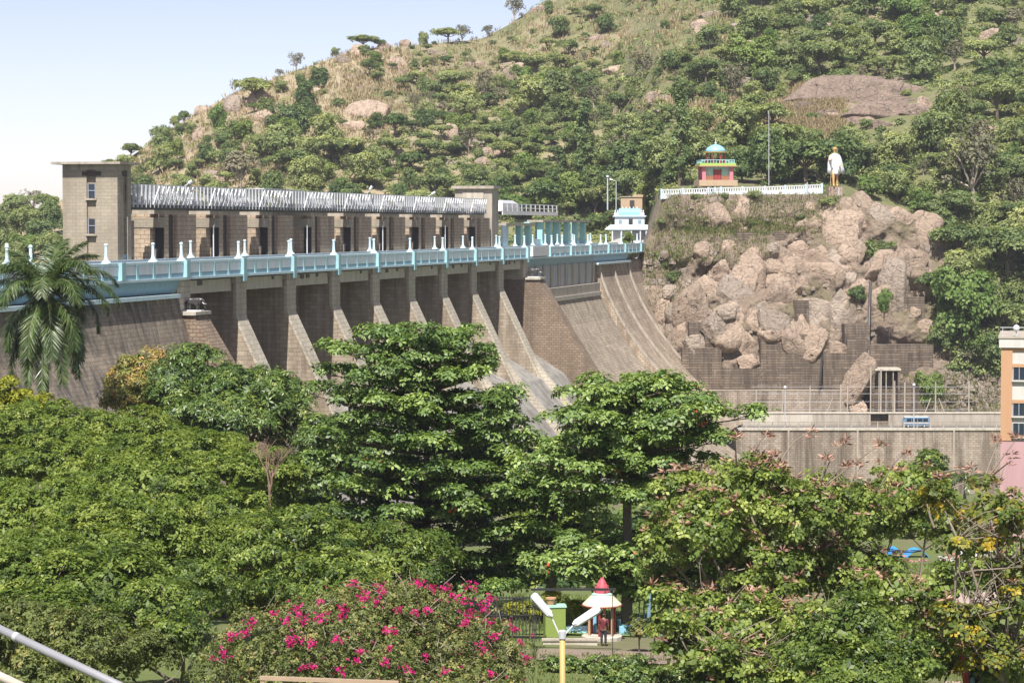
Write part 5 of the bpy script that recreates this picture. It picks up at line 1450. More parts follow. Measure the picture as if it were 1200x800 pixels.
# ---- trees further down the valley that close the view between the near ones
VT = dict(sub_r=1.6, rose_per_sub=17, k=5, L=.6, W=.34, tint=.45, tvar=.3, flat=.7, density=1.1)
for px, Y, top, w, leaf, lab in [
    (350, 230, 525, 60, 'leaf_mango', 'dark valley tree half hidden left of the tallest almond tree'), (420, 215, 490, 60, 'leaf_mango', 'dark valley tree behind the left side of the tallest almond tree'), (550, 225, 505, 60, 'leaf_mango', 'dark valley tree behind the right side of the tallest almond tree'),
    (660, 235, 585, 70, 'leaf_light', 'valley tree glimpsed left of the second almond trunk'), (780, 225, 580, 80, 'leaf_mango', 'dark valley tree right of the second almond trunk'), (860, 260, 545, 70, 'leaf_light', 'valley tree below the road wall behind the pod tree'), (950, 280, 556, 60, 'leaf_light', 'valley tree between the pod tree and the road wall'),
    (1010, 300, 566, 40, 'leaf_fine', 'bright valley bush left of the round dark tree'), (1110, 300, 585, 50, 'leaf_light', 'valley bush under the small palm'), (1165, 290, 590, 50, 'leaf_fine', 'bright valley bush before the rose coloured wall'), (1060, 240, 612, 60, 'leaf_light', 'leafy bush above the blue awning'), (1140, 232, 618, 40, 'leaf_shrub', 'dusty bush behind the white cabin'),
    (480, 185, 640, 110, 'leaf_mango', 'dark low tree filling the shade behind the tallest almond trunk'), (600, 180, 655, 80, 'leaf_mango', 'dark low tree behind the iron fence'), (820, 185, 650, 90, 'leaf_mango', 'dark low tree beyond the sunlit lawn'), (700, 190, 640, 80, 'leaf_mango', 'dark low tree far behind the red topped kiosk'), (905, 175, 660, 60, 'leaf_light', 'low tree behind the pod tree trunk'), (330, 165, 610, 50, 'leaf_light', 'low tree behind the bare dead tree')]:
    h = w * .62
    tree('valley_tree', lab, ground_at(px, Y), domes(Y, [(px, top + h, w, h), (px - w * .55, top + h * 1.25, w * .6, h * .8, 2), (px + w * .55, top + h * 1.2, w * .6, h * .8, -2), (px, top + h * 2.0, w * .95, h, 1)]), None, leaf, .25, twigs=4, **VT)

# ---- magenta flowered bougainvillea
bg = T('bougainvillea', 'rounded bougainvillea bush with clusters of magenta flowers', 'bush', ground_at(430, 88))
big = domes(88, [(430, 760, 130, 78), (430, 815, 190, 70, -1), (330, 770, 90, 62, -1), (520, 765, 86, 74, 1), (270, 790, 50, 44), (585, 790, 44, 56), (480, 730, 80, 44, 2), (400, 735, 70, 40, 1)])
lv, subs = crown(big, .45, 16, 5, .11, .07, .5, .4, .95, (-.5, .7), .9, -.3, .2)
lv.build('crown', M['leaf_shrub'], bg)
mb = MB()
for p in subs[RNG.permutation(len(subs))[:420]]:
    q = Vector(p) + Vector((random.gauss(0, .35), random.gauss(-.2, .3), random.gauss(.25, .3)))
    limb(mb, Vector(p) + Vector((random.gauss(0, .4), .3, -.5)), q, .018, .007, .2, 4)
tag(mb.build('stems', M['bark_pale'], bg), kind='stuff')
FL = [(349, 715, 9), (354, 728, 6), (376, 722, 8), (400, 722, 6), (446, 692, 10), (426, 697, 9), (414, 684, 6), (350, 748, 10), (340, 750, 6), (295, 728, 7), (272, 745, 7), (286, 742, 6), (262, 766, 7), (248, 770, 4), (394, 749, 6), (366, 755, 5), (453, 737, 6), (462, 739, 4), (564, 710, 11), (549, 719, 7), (545, 729, 6), (492, 684, 8), (507, 688, 6), (522, 690, 6), (551, 686, 7), (543, 702, 7), (574, 731, 8), (566, 760, 8), (580, 747, 6), (575, 700, 6), (595, 730, 5), (604, 738, 5), (422, 763, 5), (453, 774, 6), (357, 781, 5), (368, 781, 4), (399, 786, 5), (478, 783, 6), (499, 768, 4), (467, 715, 5), (487, 718, 5), (440, 705, 5), (403, 711, 6), (320, 718, 5), (336, 728, 5), (576, 788, 5), (616, 770, 5), (530, 698, 5), (522, 787, 4), (608, 752, 4), (418, 773, 4), (500, 715, 4), (458, 758, 3), (375, 705, 4)]
bt = Leaves()
bush_bvh = [(np.array(c), np.array(r)) for c, r in big]
for px, py, s in FL:
    r = ray(px, py)                        # first bush dome along this line of sight
    best = None
    for c, rr in bush_bvh:
        o_ = (np.array(CAM) - c) / rr; d_ = np.array(r) / rr
        a_, b_, c_ = d_ @ d_, 2 * o_ @ d_, o_ @ o_ - 1
        ds = b_ * b_ - 4 * a_ * c_
        if ds > 0:
            k = (-b_ - math.sqrt(ds)) / (2 * a_)
            if best is None or k < best: best = k
    p = np.array(CAM + r * best) if best else np.array(at(px, py, 87))
    p = p - np.array(r) * .3
    n = int(3.8 * s); R_ = s * 1.05 * 88 / F
    q = p + RNG.normal(0, 1, (n, 3)) * R_ * np.array([.55, .4, .45])
    bt.rosettes(q, rdirs(n) + np.array([0, -.6, .5]), 3, .068, .058, (.1, .9), np.full(n, RNG.uniform(.25, .75)), .35)
q = subs[RNG.permutation(len(subs))[:170]] + RNG.normal(0, .25, (170, 3)) + np.array([0, -.3, .3])
bt.rosettes(q, rdirs(170) + np.array([0, -.5, .5]), 3, .065, .055, (.1, .9), np.full(170, .3), .3)
tag(bt.build('flowers', M['bract'], bg, .55), kind='stuff')

M['rachis'] = m_plain('green_rachis', (.10, .13, .04), .6, .2, 2)
# ---- the palm at the left
def palm(name, label, base, top, fronds, L, leaf, lean=.3, rows=46, lw=.05, ll=.75, trunk_r=.2, seed=2, group=None, dry=0):
    t = T(name, label, 'palm', base, group); rng = random.Random(seed)
    B, C_ = Vector(base), Vector(top)
    mb = MB()
    n = 9
    mb.tube([B.lerp(C_, k / n) for k in range(n + 1)], [trunk_r * (1.15 - .4 * k / n) for k in range(n + 1)], 9)
    mb.build('trunk', M['bark'], t, smooth=True)
    MB().tube([C_ - Vector((0, 0, 1.2)), C_ - Vector((0, 0, .2)), C_ + Vector((0, 0, .5))], [trunk_r * .85, trunk_r * .9, trunk_r * .35], 8).build('crownshaft', M['bark_pale'], t, smooth=True)
    for az, el, dr, fl in fronds:
        lv = Leaves(); rb = MB()
        h = Vector((math.cos(az), math.sin(az), 0))
        p = C_.copy(); path = [p.copy()]; e = el
        seg = 14; st = L * fl / seg
        for k in range(seg):
            d = h * math.cos(e) + Vector((0, 0, math.sin(e)))
            p = p + d * st; path.append(p.copy()); e -= dr / seg * (.5 + 1.2 * k / seg)
            e = max(e, -1.5)
        rb.tube(path, [.05 * (1 - .85 * k / seg) + .006 for k in range(seg + 1)], 5)
        pts, dd, nn, LL, tt = [], [], [], [], []
        for k in range(rows):
            f = .10 + .9 * k / rows; x = f * seg; i = min(int(x), seg - 1)
            q = path[i].lerp(path[i + 1], x - i); ax = (path[i + 1] - path[i]).normalized()
            sd = ax.cross(Vector((0, 0, 1)))
            sd = sd.normalized() if sd.length > .05 else Vector((-h.y, h.x, 0))
            upv = sd.cross(ax)
            for sg in (-1, 1):
                for _ in range(2):
                    d = sd * sg * rng.uniform(.6, 1.0) + ax * rng.uniform(.45, .9) + upv * rng.uniform(-.3, .7) + Vector((0, 0, -.5))
                    pts.append(q); dd.append(d); nn.append(upv + sd * rng.gauss(0, .3)); LL.append(ll * math.sin(math.pi * min(1, .14 + f * .8)) ** .6 * rng.uniform(.8, 1.1)); tt.append(rng.gauss(.5, .25))
        lv.add(np.array(pts), np.array(dd), np.array(nn), np.array(LL), lw, np.clip(tt, 0, 1))
        f_ = lv.build('frond', M['dry_frond'] if dry and el < -.6 else M[leaf], t, .4)
        rb.build('rachis', M['rachis'], f_)
    return t
pc = at(54, 345, 185)
FR = []
rp_ = random.Random(8)
for az, el, dr, fl in [(.15, .9, 2.0, 1.1), (-.25, .55, 2.2, 1.05), (.05, .25, 2.4, 1.0), (.5, 1.2, 1.5, .95), (1.2, 1.35, 1.0, .9), (2.6, 1.15, 1.9, .9), (3.0, .7, 2.1, 1.05), (3.4, .3, 2.4, 1.0), (2.9, 1.3, 1.2, .8), (-.7, -.25, 1.7, 1.0), (-1.2, -.55, 1.3, 1.0), (-.35, -.45, 1.6, 1.05), (-1.9, -.5, 1.4, 1.0), (-2.5, -.3, 1.6, 1.0), (-1.5, .9, 2.4, .9), (-.9, .75, 2.3, 1.0), (-2.2, .7, 2.3, 1.0), (1.0, .3, 2.2, .9), (2.0, .4, 2.2, .9), (.2, -.6, 1.3, 1.0), (3.6, -.6, 1.3, .95), (-1.57, -.95, .7, .8), (.1, 1.35, 1.1, .9), (-2.9, -.75, 1.0, .9), (-1.0, -.9, .8, 1.25), (-2.0, -.95, .7, 1.25), (-1.5, -1.1, .5, 1.3), (-.5, -.8, .9, 1.2), (-2.6, -.85, .8, 1.2), (.6, -.9, .8, 1.1), (2.4, -.8, .8, 1.1), (-.1, .65, 2.0, 1.15), (3.2, .95, 2.0, 1.1), (-.6, 1.15, 1.9, 1.0), (-2.4, 1.1, 1.9, 1.0)]:
    FR.append((az + rp_.gauss(0, .05), el, dr, fl))
palm('palm_tree', 'tall feathery palm rising against the near wall of the dam', ground_at(50, 185), pc, FR, 5.6, 'palm_leaf', rows=84, lw=.075, ll=1.35, trunk_r=.26)
q_ = at(1132, 562, 322)
palm('palm_tree', 'small grey green palm standing before the high road wall', ground_at(1132, 322), q_, [(a * .63 + .2, .7 - .5 * (a % 2), 2.0, 1) for a in range(10)], 3.6, 'palm_leaf', rows=26, lw=.09, ll=.8, trunk_r=.2, seed=5)
tree('round_tree', 'round dark green tree beside the small palm before the high road wall', ground_at(1080, 330), domes(330, [(1080, 555, 30, 24), (1060, 565, 22, 18), (1098, 568, 20, 18)]), None, 'leaf_light', .2, sub_r=1.2, rose_per_sub=24, k=6, L=.5, W=.28, tint=.4)
# ---------------------------------------------------------------- trees on the hill (few meshes, many copies)
M['hill_leaf'] = m_leaf('hill_leaves', [(0, (.055, .08, .03)), (.5, (.115, .15, .052)), (1, (.18, .21, .08))], .6, .3, .2, obj_var=.22, gain=(1.7, 1.68, 1.85))
M['hill_dark'] = m_leaf('dark_hill_leaves', [(0, (.034, .055, .018)), (.5, (.07, .105, .032)), (1, (.12, .155, .05))], .55, .25, .25, obj_var=.2, gain=(1.6, 1.6, 1.75))
M['hill_bright'] = m_leaf('bright_hill_leaves', [(0, (.05, .085, .016)), (.5, (.10, .155, .03)), (1, (.16, .22, .05))], .55, .3, .2, obj_var=.12, gain=(1.45, 1.4, 1.9))
M['hill_grey'] = m_leaf('grey_hill_leaves', [(0, (.09, .09, .06)), (.5, (.17, .165, .10)), (1, (.26, .24, .16))], .7, .2, .15, obj_var=.15, gain=(1, 1, 1))
def proto(kind, seed):
    """-> crown mesh, trunk mesh; about 1 unit of crown radius, base at the origin"""
    rng = random.Random(seed); lv = Leaves(); mb = MB()
    if kind == 'umbrella':
        cs = [((math.cos(a) * r, math.sin(a) * r, 1.05 + rng.uniform(-.12, .16) - .2 * r * r), (.42, .42, .2)) for a, r in [(rng.uniform(0, 6.28), rng.uniform(.1, .85)) for _ in range(16)]]
        h = .9
    elif kind == 'round':
        cs = [((math.cos(a) * r, math.sin(a) * r, .85 + z), (.42, .42, .34)) for a, r, z in [(rng.uniform(0, 6.28), rng.uniform(.1, .68), rng.uniform(-.5, .55)) for _ in range(20)]]
        h = .7
    elif kind == 'tall':
        cs = [((rng.gauss(0, .1), rng.gauss(0, .1), .4 + .24 * k), (.34 - .018 * k, .34 - .018 * k, .26)) for k in range(12)]
        h = 2.4
    elif kind == 'shrub':
        cs = [((math.cos(a) * r, math.sin(a) * r, .3 + z), (.4, .4, .3)) for a, r, z in [(rng.uniform(0, 6.28), rng.uniform(0, .7), rng.uniform(-.15, .35)) for _ in range(12)]]
        h = .3
    else:
        cs = [((math.cos(a) * r, math.sin(a) * r, .9 + z), (.4, .4, .4)) for a, r, z in [(rng.uniform(0, 6.28), rng.uniform(.1, .7), rng.uniform(-.2, .5)) for _ in range(8)]]
        h = .7
    for c, r in cs:
        n = {'sparse': 22, 'tall': 40}.get(kind, 52)
        p, nr = shell(c, r, n, -.5, .6, 1.1)
        lv.rosettes(p, nr + np.array([0, 0, .4]), 4, .125, .085, (-.3, .7), np.full(len(p), .5 + rng.gauss(0, .18)), .3)
    lean = rng.uniform(-.12, .12)
    mb.tube([(0, 0, -.25), (lean * .4, 0, h * .35), (lean, .02, h * .7)], [.07, .055, .045], 5)
    for c, r in cs[:12]:
        mb.tube([(lean, .02, h * .55), (c[0] * .6, c[1] * .6, c[2] * .78), (c[0], c[1], c[2])], [.035, .022, .008], 4)
    return lv, mb
KINDS = {}
def kind_mesh(kind, leaf, seed, bark='bark'):
    lv, mb = proto(kind, seed)
    return lv.mesh('crown', M[leaf], (0, 0, 0), .5), mb.mesh('trunk', M[bark])
KINDS['umbrella'] = [kind_mesh('umbrella', 'hill_leaf', s) for s in (1, 2, 3)]
KINDS['round'] = [kind_mesh('round', 'hill_leaf', s) for s in (4, 5, 6)]
KINDS['dark'] = [kind_mesh('round', 'hill_dark', s) for s in (7, 8)] + [kind_mesh('umbrella', 'hill_dark', 9)]
KINDS['bright'] = [kind_mesh('round', 'hill_bright', s) for s in (10, 11)]
KINDS['tall'] = [kind_mesh('tall', 'hill_dark', s) for s in (12, 13)]
KINDS['grey'] = [kind_mesh('sparse', 'hill_grey', s, 'bark_pale') for s in (14, 15)]
KINDS['shrub'] = [kind_mesh('shrub', 'hill_leaf', s) for s in (16, 17, 18)]
KINDS['darkshrub'] = [kind_mesh('shrub', 'hill_dark', s) for s in (19, 20)]
WORDS = {'umbrella': 'flat topped green tree', 'round': 'rounded olive green tree', 'dark': 'dark green dense tree', 'bright': 'bright green leafy tree', 'tall': 'narrow dark columnar tree',
         'grey': 'pale grey half bare tree', 'shrub': 'low olive bush', 'darkshrub': 'low dark green bush'}
NAMES = {'umbrella': 'acacia_tree', 'round': 'hill_tree', 'dark': 'dense_tree', 'bright': 'bright_tree', 'tall': 'columnar_tree', 'grey': 'bare_tree', 'shrub': 'hill_bush', 'darkshrub': 'dark_bush'}
def region(px, py):
    if py < 245 and px < 70: return 'left of the tall stone tower'
    if px < 240: return 'on the hill behind the tall stone tower'
    if px < 420 and py < 135: return 'on the dry left ridge of the hill'
    if px < 590 and py > 160: return 'just above the hoist bridge'
    if px < 620 and py < 90: return 'near the ridge top outcrop'
    if px < 620: return 'in the scrub halfway up the hill'
    if px < 770 and py > 160: return 'in the wood behind the aqua columns'
    if px < 1000 and py > 140: return 'around the pavilion and statue'
    if px < 860 and py < 70: return 'on the high dry grass slope'
    if px < 900: return 'on the wooded slope above the pavilion'
    if px < 1130 and py < 150: return 'around the bare rock dome'
    if px < 1130 and py > 220: return 'on rocks right of the cliff'
    if py > 250: return 'on the green slope right of the cliff'
    return 'on the upper right slope'
def hill_tree(kind, px, py, w, label=None, hk=1.0, Yforce=None, group=None):
    """px, py: the foot in the photo; w: crown width in photo pixels"""
    if Yforce: loc = at(px, py, Yforce)
    else:
        loc, k = None, 0
        while loc is None and k < 14:          # a foot just above the ridge slides down to it
            loc, _ = on_hill(px, py + k); k += 2
        if loc is None: return None
    s = w * .5 * loc.y / F / (.45 if kind == 'tall' else 1.12)
    cm, tm = random.choice(KINDS[kind])
    reg = region(px, py)
    t = T(NAMES[kind], label or (WORDS[kind] + ' ' + reg), 'bush' if 'bush' in NAMES[kind] else 'tree', loc, group or (WORDS[kind] + 's ' + reg))
    t.rotation_euler = (0, 0, random.uniform(0, 6.28))
    t.scale = (s, s, s * hk * random.uniform(.9, 1.1))
    for nm, me in (('trunk', tm), ('crown', cm)):
        o = link(bpy.data.objects.new(nm, me)); o.parent = t
    return t
# trees one can pick out in the photograph
for k, px, py, w, lab, hk in [
 ('dark', 296, 101, 24, 'small round dark tree alone on the ridge skyline', .8), ('grey', 276, 110, 18, 'leafless grey tree on the skyline left of the small round tree', 1.2), ('grey', 347, 82, 26, 'thin leaved tree on the ridge skyline right of the small round one', 1.1), ('grey', 327, 86, 16, 'smaller thin leaved tree on the ridge skyline beside its larger twin', .9),
 ('umbrella', 425, 56, 38, 'flat dark crown on top of the ridge outcrop', .7), ('round', 497, 52, 16, 'upright bushy tree on the skyline right of the outcrop', 1.5), ('umbrella', 525, 46, 40, 'wide flat crowned tree on the skyline right of the outcrop', .7), ('grey', 603, 26, 34, 'bare branched tree on the skyline where the hill leaves the picture', 1.1), ('grey', 572, 36, 26, 'bare grey bush on the skyline beside the branched tree', .8),
 ('bright', 338, 170, 38, 'bright green bushy tree on the dry slope below the left outcrop', 1.2), ('bright', 208, 188, 24, 'bright green tree low on the hill behind the tall tower', 1.6), ('round', 190, 180, 36, 'bushy tree at the lower ridge behind the tall tower', 1.2), ('bright', 256, 158, 30, 'light green tree rising left of the dark outcrop', 1.7), ('dark', 216, 148, 18, 'dark twin stemmed tree on the lower ridge', 1.6), ('round', 262, 172, 30, 'grey green tree under the light green one left of the outcrop', 1.1),
 ('grey', 140, 180, 32, 'bare spreading tree on the low end of the ridge', .8), ('shrub', 122, 190, 18, 'small round bush beside the tower roof', 1.0), ('darkshrub', 164, 204, 20, 'dark bush just above the tower roof corner', 1.2),
 ('grey', 40, 240, 40, 'thin grey green tree on the skyline left of the tower', .9), ('round', 25, 280, 50, 'bright rounded tree left of the tower', 1.0), ('dark', 58, 275, 44, 'dark tree behind the left edge of the tower', 1.2), ('round', 60, 305, 44, 'olive tree low beside the tower', 1.0), ('round', 6, 300, 40, 'olive tree at the far left edge over the parapet', 1.0),
 ('umbrella', 270, 208, 60, 'wide green tree over the low pink slab', .8), ('umbrella', 340, 205, 60, 'wide olive tree on the slope over the start of the hoist bridge', .8), ('umbrella', 390, 196, 70, 'broad olive tree in the middle of the slope above the hoist bridge', .8), ('dark', 374, 104, 30, 'dark dense tree left below the ridge outcrop', 1.0), ('dark', 432, 90, 26, 'very dark bush tree under the ridge outcrop', 1.3), ('bright', 590, 74, 20, 'small bright green tree on the upper dry slope', 1.2),
 ('umbrella', 532, 110, 46, 'spreading tree on the slope under the flat crowned skyline tree', 1.0), ('grey', 568, 128, 40, 'pale trunked half bare tree in the upper scrub', 1.6), ('round', 650, 118, 60, 'broad grey green tree beside the grey cliff slab', .8), ('dark', 605, 222, 15, 'narrow dark conifer like tree behind the far tower', 2.2),
 ('tall', 686, 228, 30, 'tallest narrow drooping dark tree behind the aqua columns', 1.0), ('tall', 796, 218, 30, 'narrow drooping dark tree left of the pavilion', 1.0), ('tall', 768, 222, 26, 'second narrow dark tree left of the pavilion', .9), ('tall', 655, 232, 22, 'narrow dark tree rising left of the tallest one', .8),
 ('dark', 902, 216, 74, 'huge dark green tree behind the tall thin pole', 1.05), ('dark', 945, 216, 92, 'huge dark spreading tree right behind the walking statue', 1.0), ('dark', 985, 214, 66, 'dark tree at the right shoulder of the walking statue', 1.1), ('dark', 735, 222, 80, 'large dark tree over the sandstone hut', 1.0), ('dark', 700, 244, 60, 'dark tree left of the sandstone hut', 1.0), ('bright', 672, 246, 56, 'bright leafy tree behind the aqua columns', 1.0), ('dark', 640, 246, 60, 'dark leafy tree behind the white steel platform', .9), ('bright', 760, 240, 40, 'bright green tree beside the end of the white railing', .9), ('round', 775, 210, 60, 'olive tree behind the left end of the white railing', 1.1), ('dark', 870, 214, 50, 'dark tree just right of the pavilion', 1.1),
 ('grey', 958, 214, 34, 'brownish bush left of the walking statue', .7), ('round', 845, 186, 50, 'grey green tree behind the pavilion dome', .8), ('bright', 1132, 400, 90, 'large light green tree on the right edge of the cliff', 1.35), ('bright', 1090, 478, 40, 'feathery bright green small tree behind the road fence', 1.5), ('grey', 1112, 480, 34, 'grey green bush right of the feathery small tree', .9), ('darkshrub', 1025, 302, 40, 'dark green bush wedged high in the cliff', 1.3), ('darkshrub', 1004, 352, 32, 'dark green bush left of the creeper hung boulder', 1.4), ('bright', 1036, 372, 26, 'pale green creeper hanging on the tall boulder', 1.9), ('shrub', 1030, 224, 40, 'low bush right of the walking statue', .8), ('darkshrub', 790, 330, 24, 'small dark bush on the rubble left of the cliff', 1.3), ('darkshrub', 800, 352, 16, 'little dark bush lower on the left rubble', 1.2), ('darkshrub', 884, 264, 14, 'little dark bush on the grassy ledge', 1.2), ('shrub', 938, 256, 14, 'small round bush at the right of the grassy ledge', 1.0), ('shrub', 970, 240, 32, 'wide low bush under the short grey pole', .7),
 ('shrub', 815, 232, 16, 'little bush under the left part of the balustrade', .8), ('bright', 735, 290, 22, 'rounded bright shrub before the white shrine', 1.1), ('darkshrub', 700, 268, 44, 'dark bush by the earth bank left of the white shrine', 1.0), ('dark', 1090, 350, 44, 'dark tree filling the right gully of the cliff', 1.2),
 ('dark', 1108, 412, 50, 'dark tree over the rubble slope beside the road', 1.1), ('bright', 1150, 425, 60, 'light leafy tree over the fence near the orange building', .9), ('dark', 1172, 392, 60, 'dark tree behind the orange building roof', 1.1)]:
    Yf = None
    if lab.startswith('rounded bright shrub'): Yf = 562
    if 'behind the road fence' in lab or 'feathery small tree' in lab: Yf = 518
    if lab.startswith('pale green creeper'): Yf = 521
    hill_tree(k, px, py, w, lab, hk, Yf)
# the rest, thinned where the slope is dry grass or rock
DRY = [(330, 120, 120, 40, .25), (300, 165, 90, 50, .35), (480, 80, 110, 35, .3), (660, 30, 200, 45, .3), (1010, 136, 104, 46, .0), (430, 140, 50, 26, .1), (860, 140, 60, 22, .35), (230, 190, 90, 40, .4), (770, 140, 40, 25, .4), (920, 225, 130, 14, .0)]
def dens(px, py):
    d = 1.0
    for x, y, a, b, v in DRY:
        r_ = ((px - x) / a) ** 2 + ((py - y) / b) ** 2
        if r_ < 1: d = min(d, v)
    return d
rng = random.Random(33)
taken = []
cnt = {}
tries = 0
while sum(cnt.values()) < 640 and tries < 20000:
    tries += 1
    px, py = rng.uniform(120, 1250), rng.uniform(-10, 262)
    if px > 1115 and rng.random() < .35: py = rng.uniform(220, 440)
    if rng.random() > dens(px, py): continue
    loc, nrm = on_hill(px, py)
    if loc is None or loc.y < 505: continue
    if loc.y < 575 and 740 < px < 1112: continue
    far = loc.y > 620
    if px > 850 or py > 150: k = rng.choices(['umbrella', 'round', 'dark', 'bright', 'grey', 'shrub'], [5, 5, 2.2, 1.3, 1.3, 1])[0]
    else: k = rng.choices(['umbrella', 'round', 'dark', 'bright', 'grey', 'shrub', 'darkshrub'], [2.5, 3, 2, .8, 1.2, 2.5, 2.0])[0]
    w = rng.uniform(22, 42) * rng.choice((.8, 1, 1.25, 1.75)) * (1.1 if px > 850 else .85) * min(1.25, 700 / loc.y)
    if 'shrub' in k: w *= .55
    if py < 110 and px < 820: w *= .7
    if any((px - x) ** 2 + ((py - y) * 1.5) ** 2 < ((w + v) * .22) ** 2 for x, y, v in taken): continue
    if cnt.get(k, 0) > 190: continue
    taken.append((px, py, w)); cnt[k] = cnt.get(k, 0) + 1
    hill_tree(k, px, py, w)
for k, px, py, w, lab in [('bright', 1020, 232, 34, 'light green bush filling the ground just right of the walking statue'), ('round', 1052, 236, 46, 'rounded tree above the pink shoulder boulders'), ('bright', 1080, 250, 44, 'light green tree over the right shoulder of the cliff'), ('round', 1104, 268, 50, 'olive tree touching the large rounded outcrop'), ('shrub', 1066, 238, 36, 'low bush on the crown right of the statue'), ('dark', 1120, 300, 60, 'dark tree beside the large rounded outcrop'), ('round', 1128, 330, 56, 'olive tree above the large light green cliff edge tree'), ('darkshrub', 1036, 296, 36, 'second dark green bush wedged high in the cliff'), ('bright', 1110, 372, 40, 'bright bush at the right foot of the masonry stair'), ('shrub', 884, 232, 20, 'low bush under the middle of the balustrade'), ('shrub', 850, 232, 14, 'tiny bush below the balustrade near the pavilion'), ('darkshrub', 780, 312, 18, 'small dark bush above the chute edge'), ('shrub', 770, 300, 14, 'tiny olive bush beside the end of the parapet'), ('shrub', 760, 250, 20, 'olive bush on the earth bank by the hut'), ('shrub', 775, 262, 18, 'olive bush on the left brow of the cliff')]:
    hill_tree(k, px, py, w, lab)
for k, px, py, w, lab in [('shrub', 955, 142, 26, 'low bush at the left foot of the bare rock dome'), ('umbrella', 985, 104, 34, 'small flat crowned tree standing on top of the bare rock dome'), ('shrub', 1018, 150, 30, 'bush in front of the middle of the bare rock dome'), ('shrub', 1062, 112, 20, 'small bush on the back of the bare rock dome'), ('round', 1100, 138, 30, 'rounded tree at the right end of the bare rock dome'), ('shrub', 990, 136, 18, 'small bush growing on the bare rock dome'), ('grey', 1010, 98, 26, 'pale bare trunked tree just above the bare rock dome'), ('grey', 1034, 96, 22, 'second pale bare tree above the bare rock dome')]:
    hill_tree(k, px, py, w, lab)
# more trees at the far left, beyond the tower
for k, px, py, w in [('round', 18, 262, 46), ('dark', 34, 268, 40), ('round', 44, 290, 50), ('bright', 30, 305, 44), ('dark', 62, 262, 30), ('round', -6, 285, 50), ('umbrella', 52, 252, 36), ('round', 10, 320, 46)]:
    hill_tree(k, px, py, w)
# scrub and dry grass: nobody could count them
def scrub(name, n, mat, size, label, seed, leafn=34, box=(100, 1330, -40, 440), lim=1.0, tall=.7, L=.55, W=.34, tint=.5):
    rng = random.Random(seed); lv = Leaves(); C_ = []
    t = 0
    while len(C_) < n and t < n * 12:
        t += 1
        px, py = rng.uniform(box[0], box[1]), rng.uniform(box[2], box[3])
        if rng.random() > max(.3, dens(px, py)) * lim: continue
        if ((px - 1010) / 88) ** 2 + ((py - 122) / 26) ** 2 < 1: continue
        loc, nrm = on_hill(px, py)
        if loc is None: continue
        if loc.y < 575 and 740 < px < 1112 and py > 226: continue
        C_.append(loc)
    for c in C_:
        r_ = size * rng.uniform(.5, 1.4)
        p, nr = shell(c, (r_, r_, r_ * tall), leafn, -.1, .4, 1.1)
        lv.rosettes(p, nr + np.array([0, 0, .4]), 3, L, W, (-.3, .7), np.full(len(p), tint + rng.gauss(0, .22)), .3)
    o = link(bpy.data.objects.new(name, lv.mesh(name, M[mat])))
    return tag(o, label, kind='stuff')
scrub('scrub', 4000, 'hill_leaf', 1.7, 'low green scrub covering the hillside', 3, leafn=13, L=.78, W=.5)
scrub('undergrowth', 2300, 'hill_dark', 1.6, 'dark undergrowth between the hillside trees', 4, 15, L=.75, W=.5, box=(420, 1330, -40, 440))
M['straw'] = m_leaf('straw_grass', [(0, (.20, .15, .08)), (.5, (.38, .31, .19)), (1, (.55, .47, .31))], .8, .3, .1, gain=(.95, .95, .95))
M['green_grass'] = m_leaf('green_grass_blades', [(0, (.05, .075, .02)), (.6, (.13, .16, .05)), (1, (.26, .23, .10))], .8, .3, .1, gain=(1.2, 1.2, 1.1))
def grass(name, n, mat, h, boxes, label, seed, on=None, dry=True):
    rng = random.Random(seed); P = []
    t = 0
    while len(P) < n and t < n * 6:
        t += 1
        b = rng.choice(boxes)
        px, py = rng.uniform(b[0], b[1]), rng.uniform(b[2], b[3])
        if dry and rng.random() < dens(px, py) - .25: continue
        loc, nrm = on_hill(px, py)
        if loc is not None and nrm.z * (1 if nrm.z > 0 else -1) > .12: P.append(loc)
    P = np.array(P); lv = Leaves()
    for _ in range(5):
        d = np.stack([RNG.normal(0, .3, len(P)), RNG.normal(0, .3, len(P)), np.ones(len(P))], 1)
        lv.add(P + RNG.normal(0, .5, P.shape) * np.array([1, 1, .1]), d, RNG.normal(size=P.shape), RNG.uniform(.6, 1.3, len(P)) * h, .28 * h / 1.5, np.clip(RNG.normal(.5, .25, len(P)), 0, 1))
    o = link(bpy.data.objects.new(name, lv.mesh(name, M[mat])))
    return tag(o, label, kind='stuff')
grass('dry_grass', 11000, 'straw', 1.5, [(130, 480, 60, 220), (400, 860, -10, 130), (800, 960, 110, 170), (920, 990, 100, 170)], 'pale dry grass on the upper hillside', 6)
grass('green_grass', 4600, 'green_grass', .7, [(775, 985, 226, 262), (765, 900, 262, 312), (745, 800, 290, 400), (800, 960, 255, 275), (1060, 1170, 440, 486)], 'tufts of green and yellow grass on the cliff ledges', 7, dry=False)

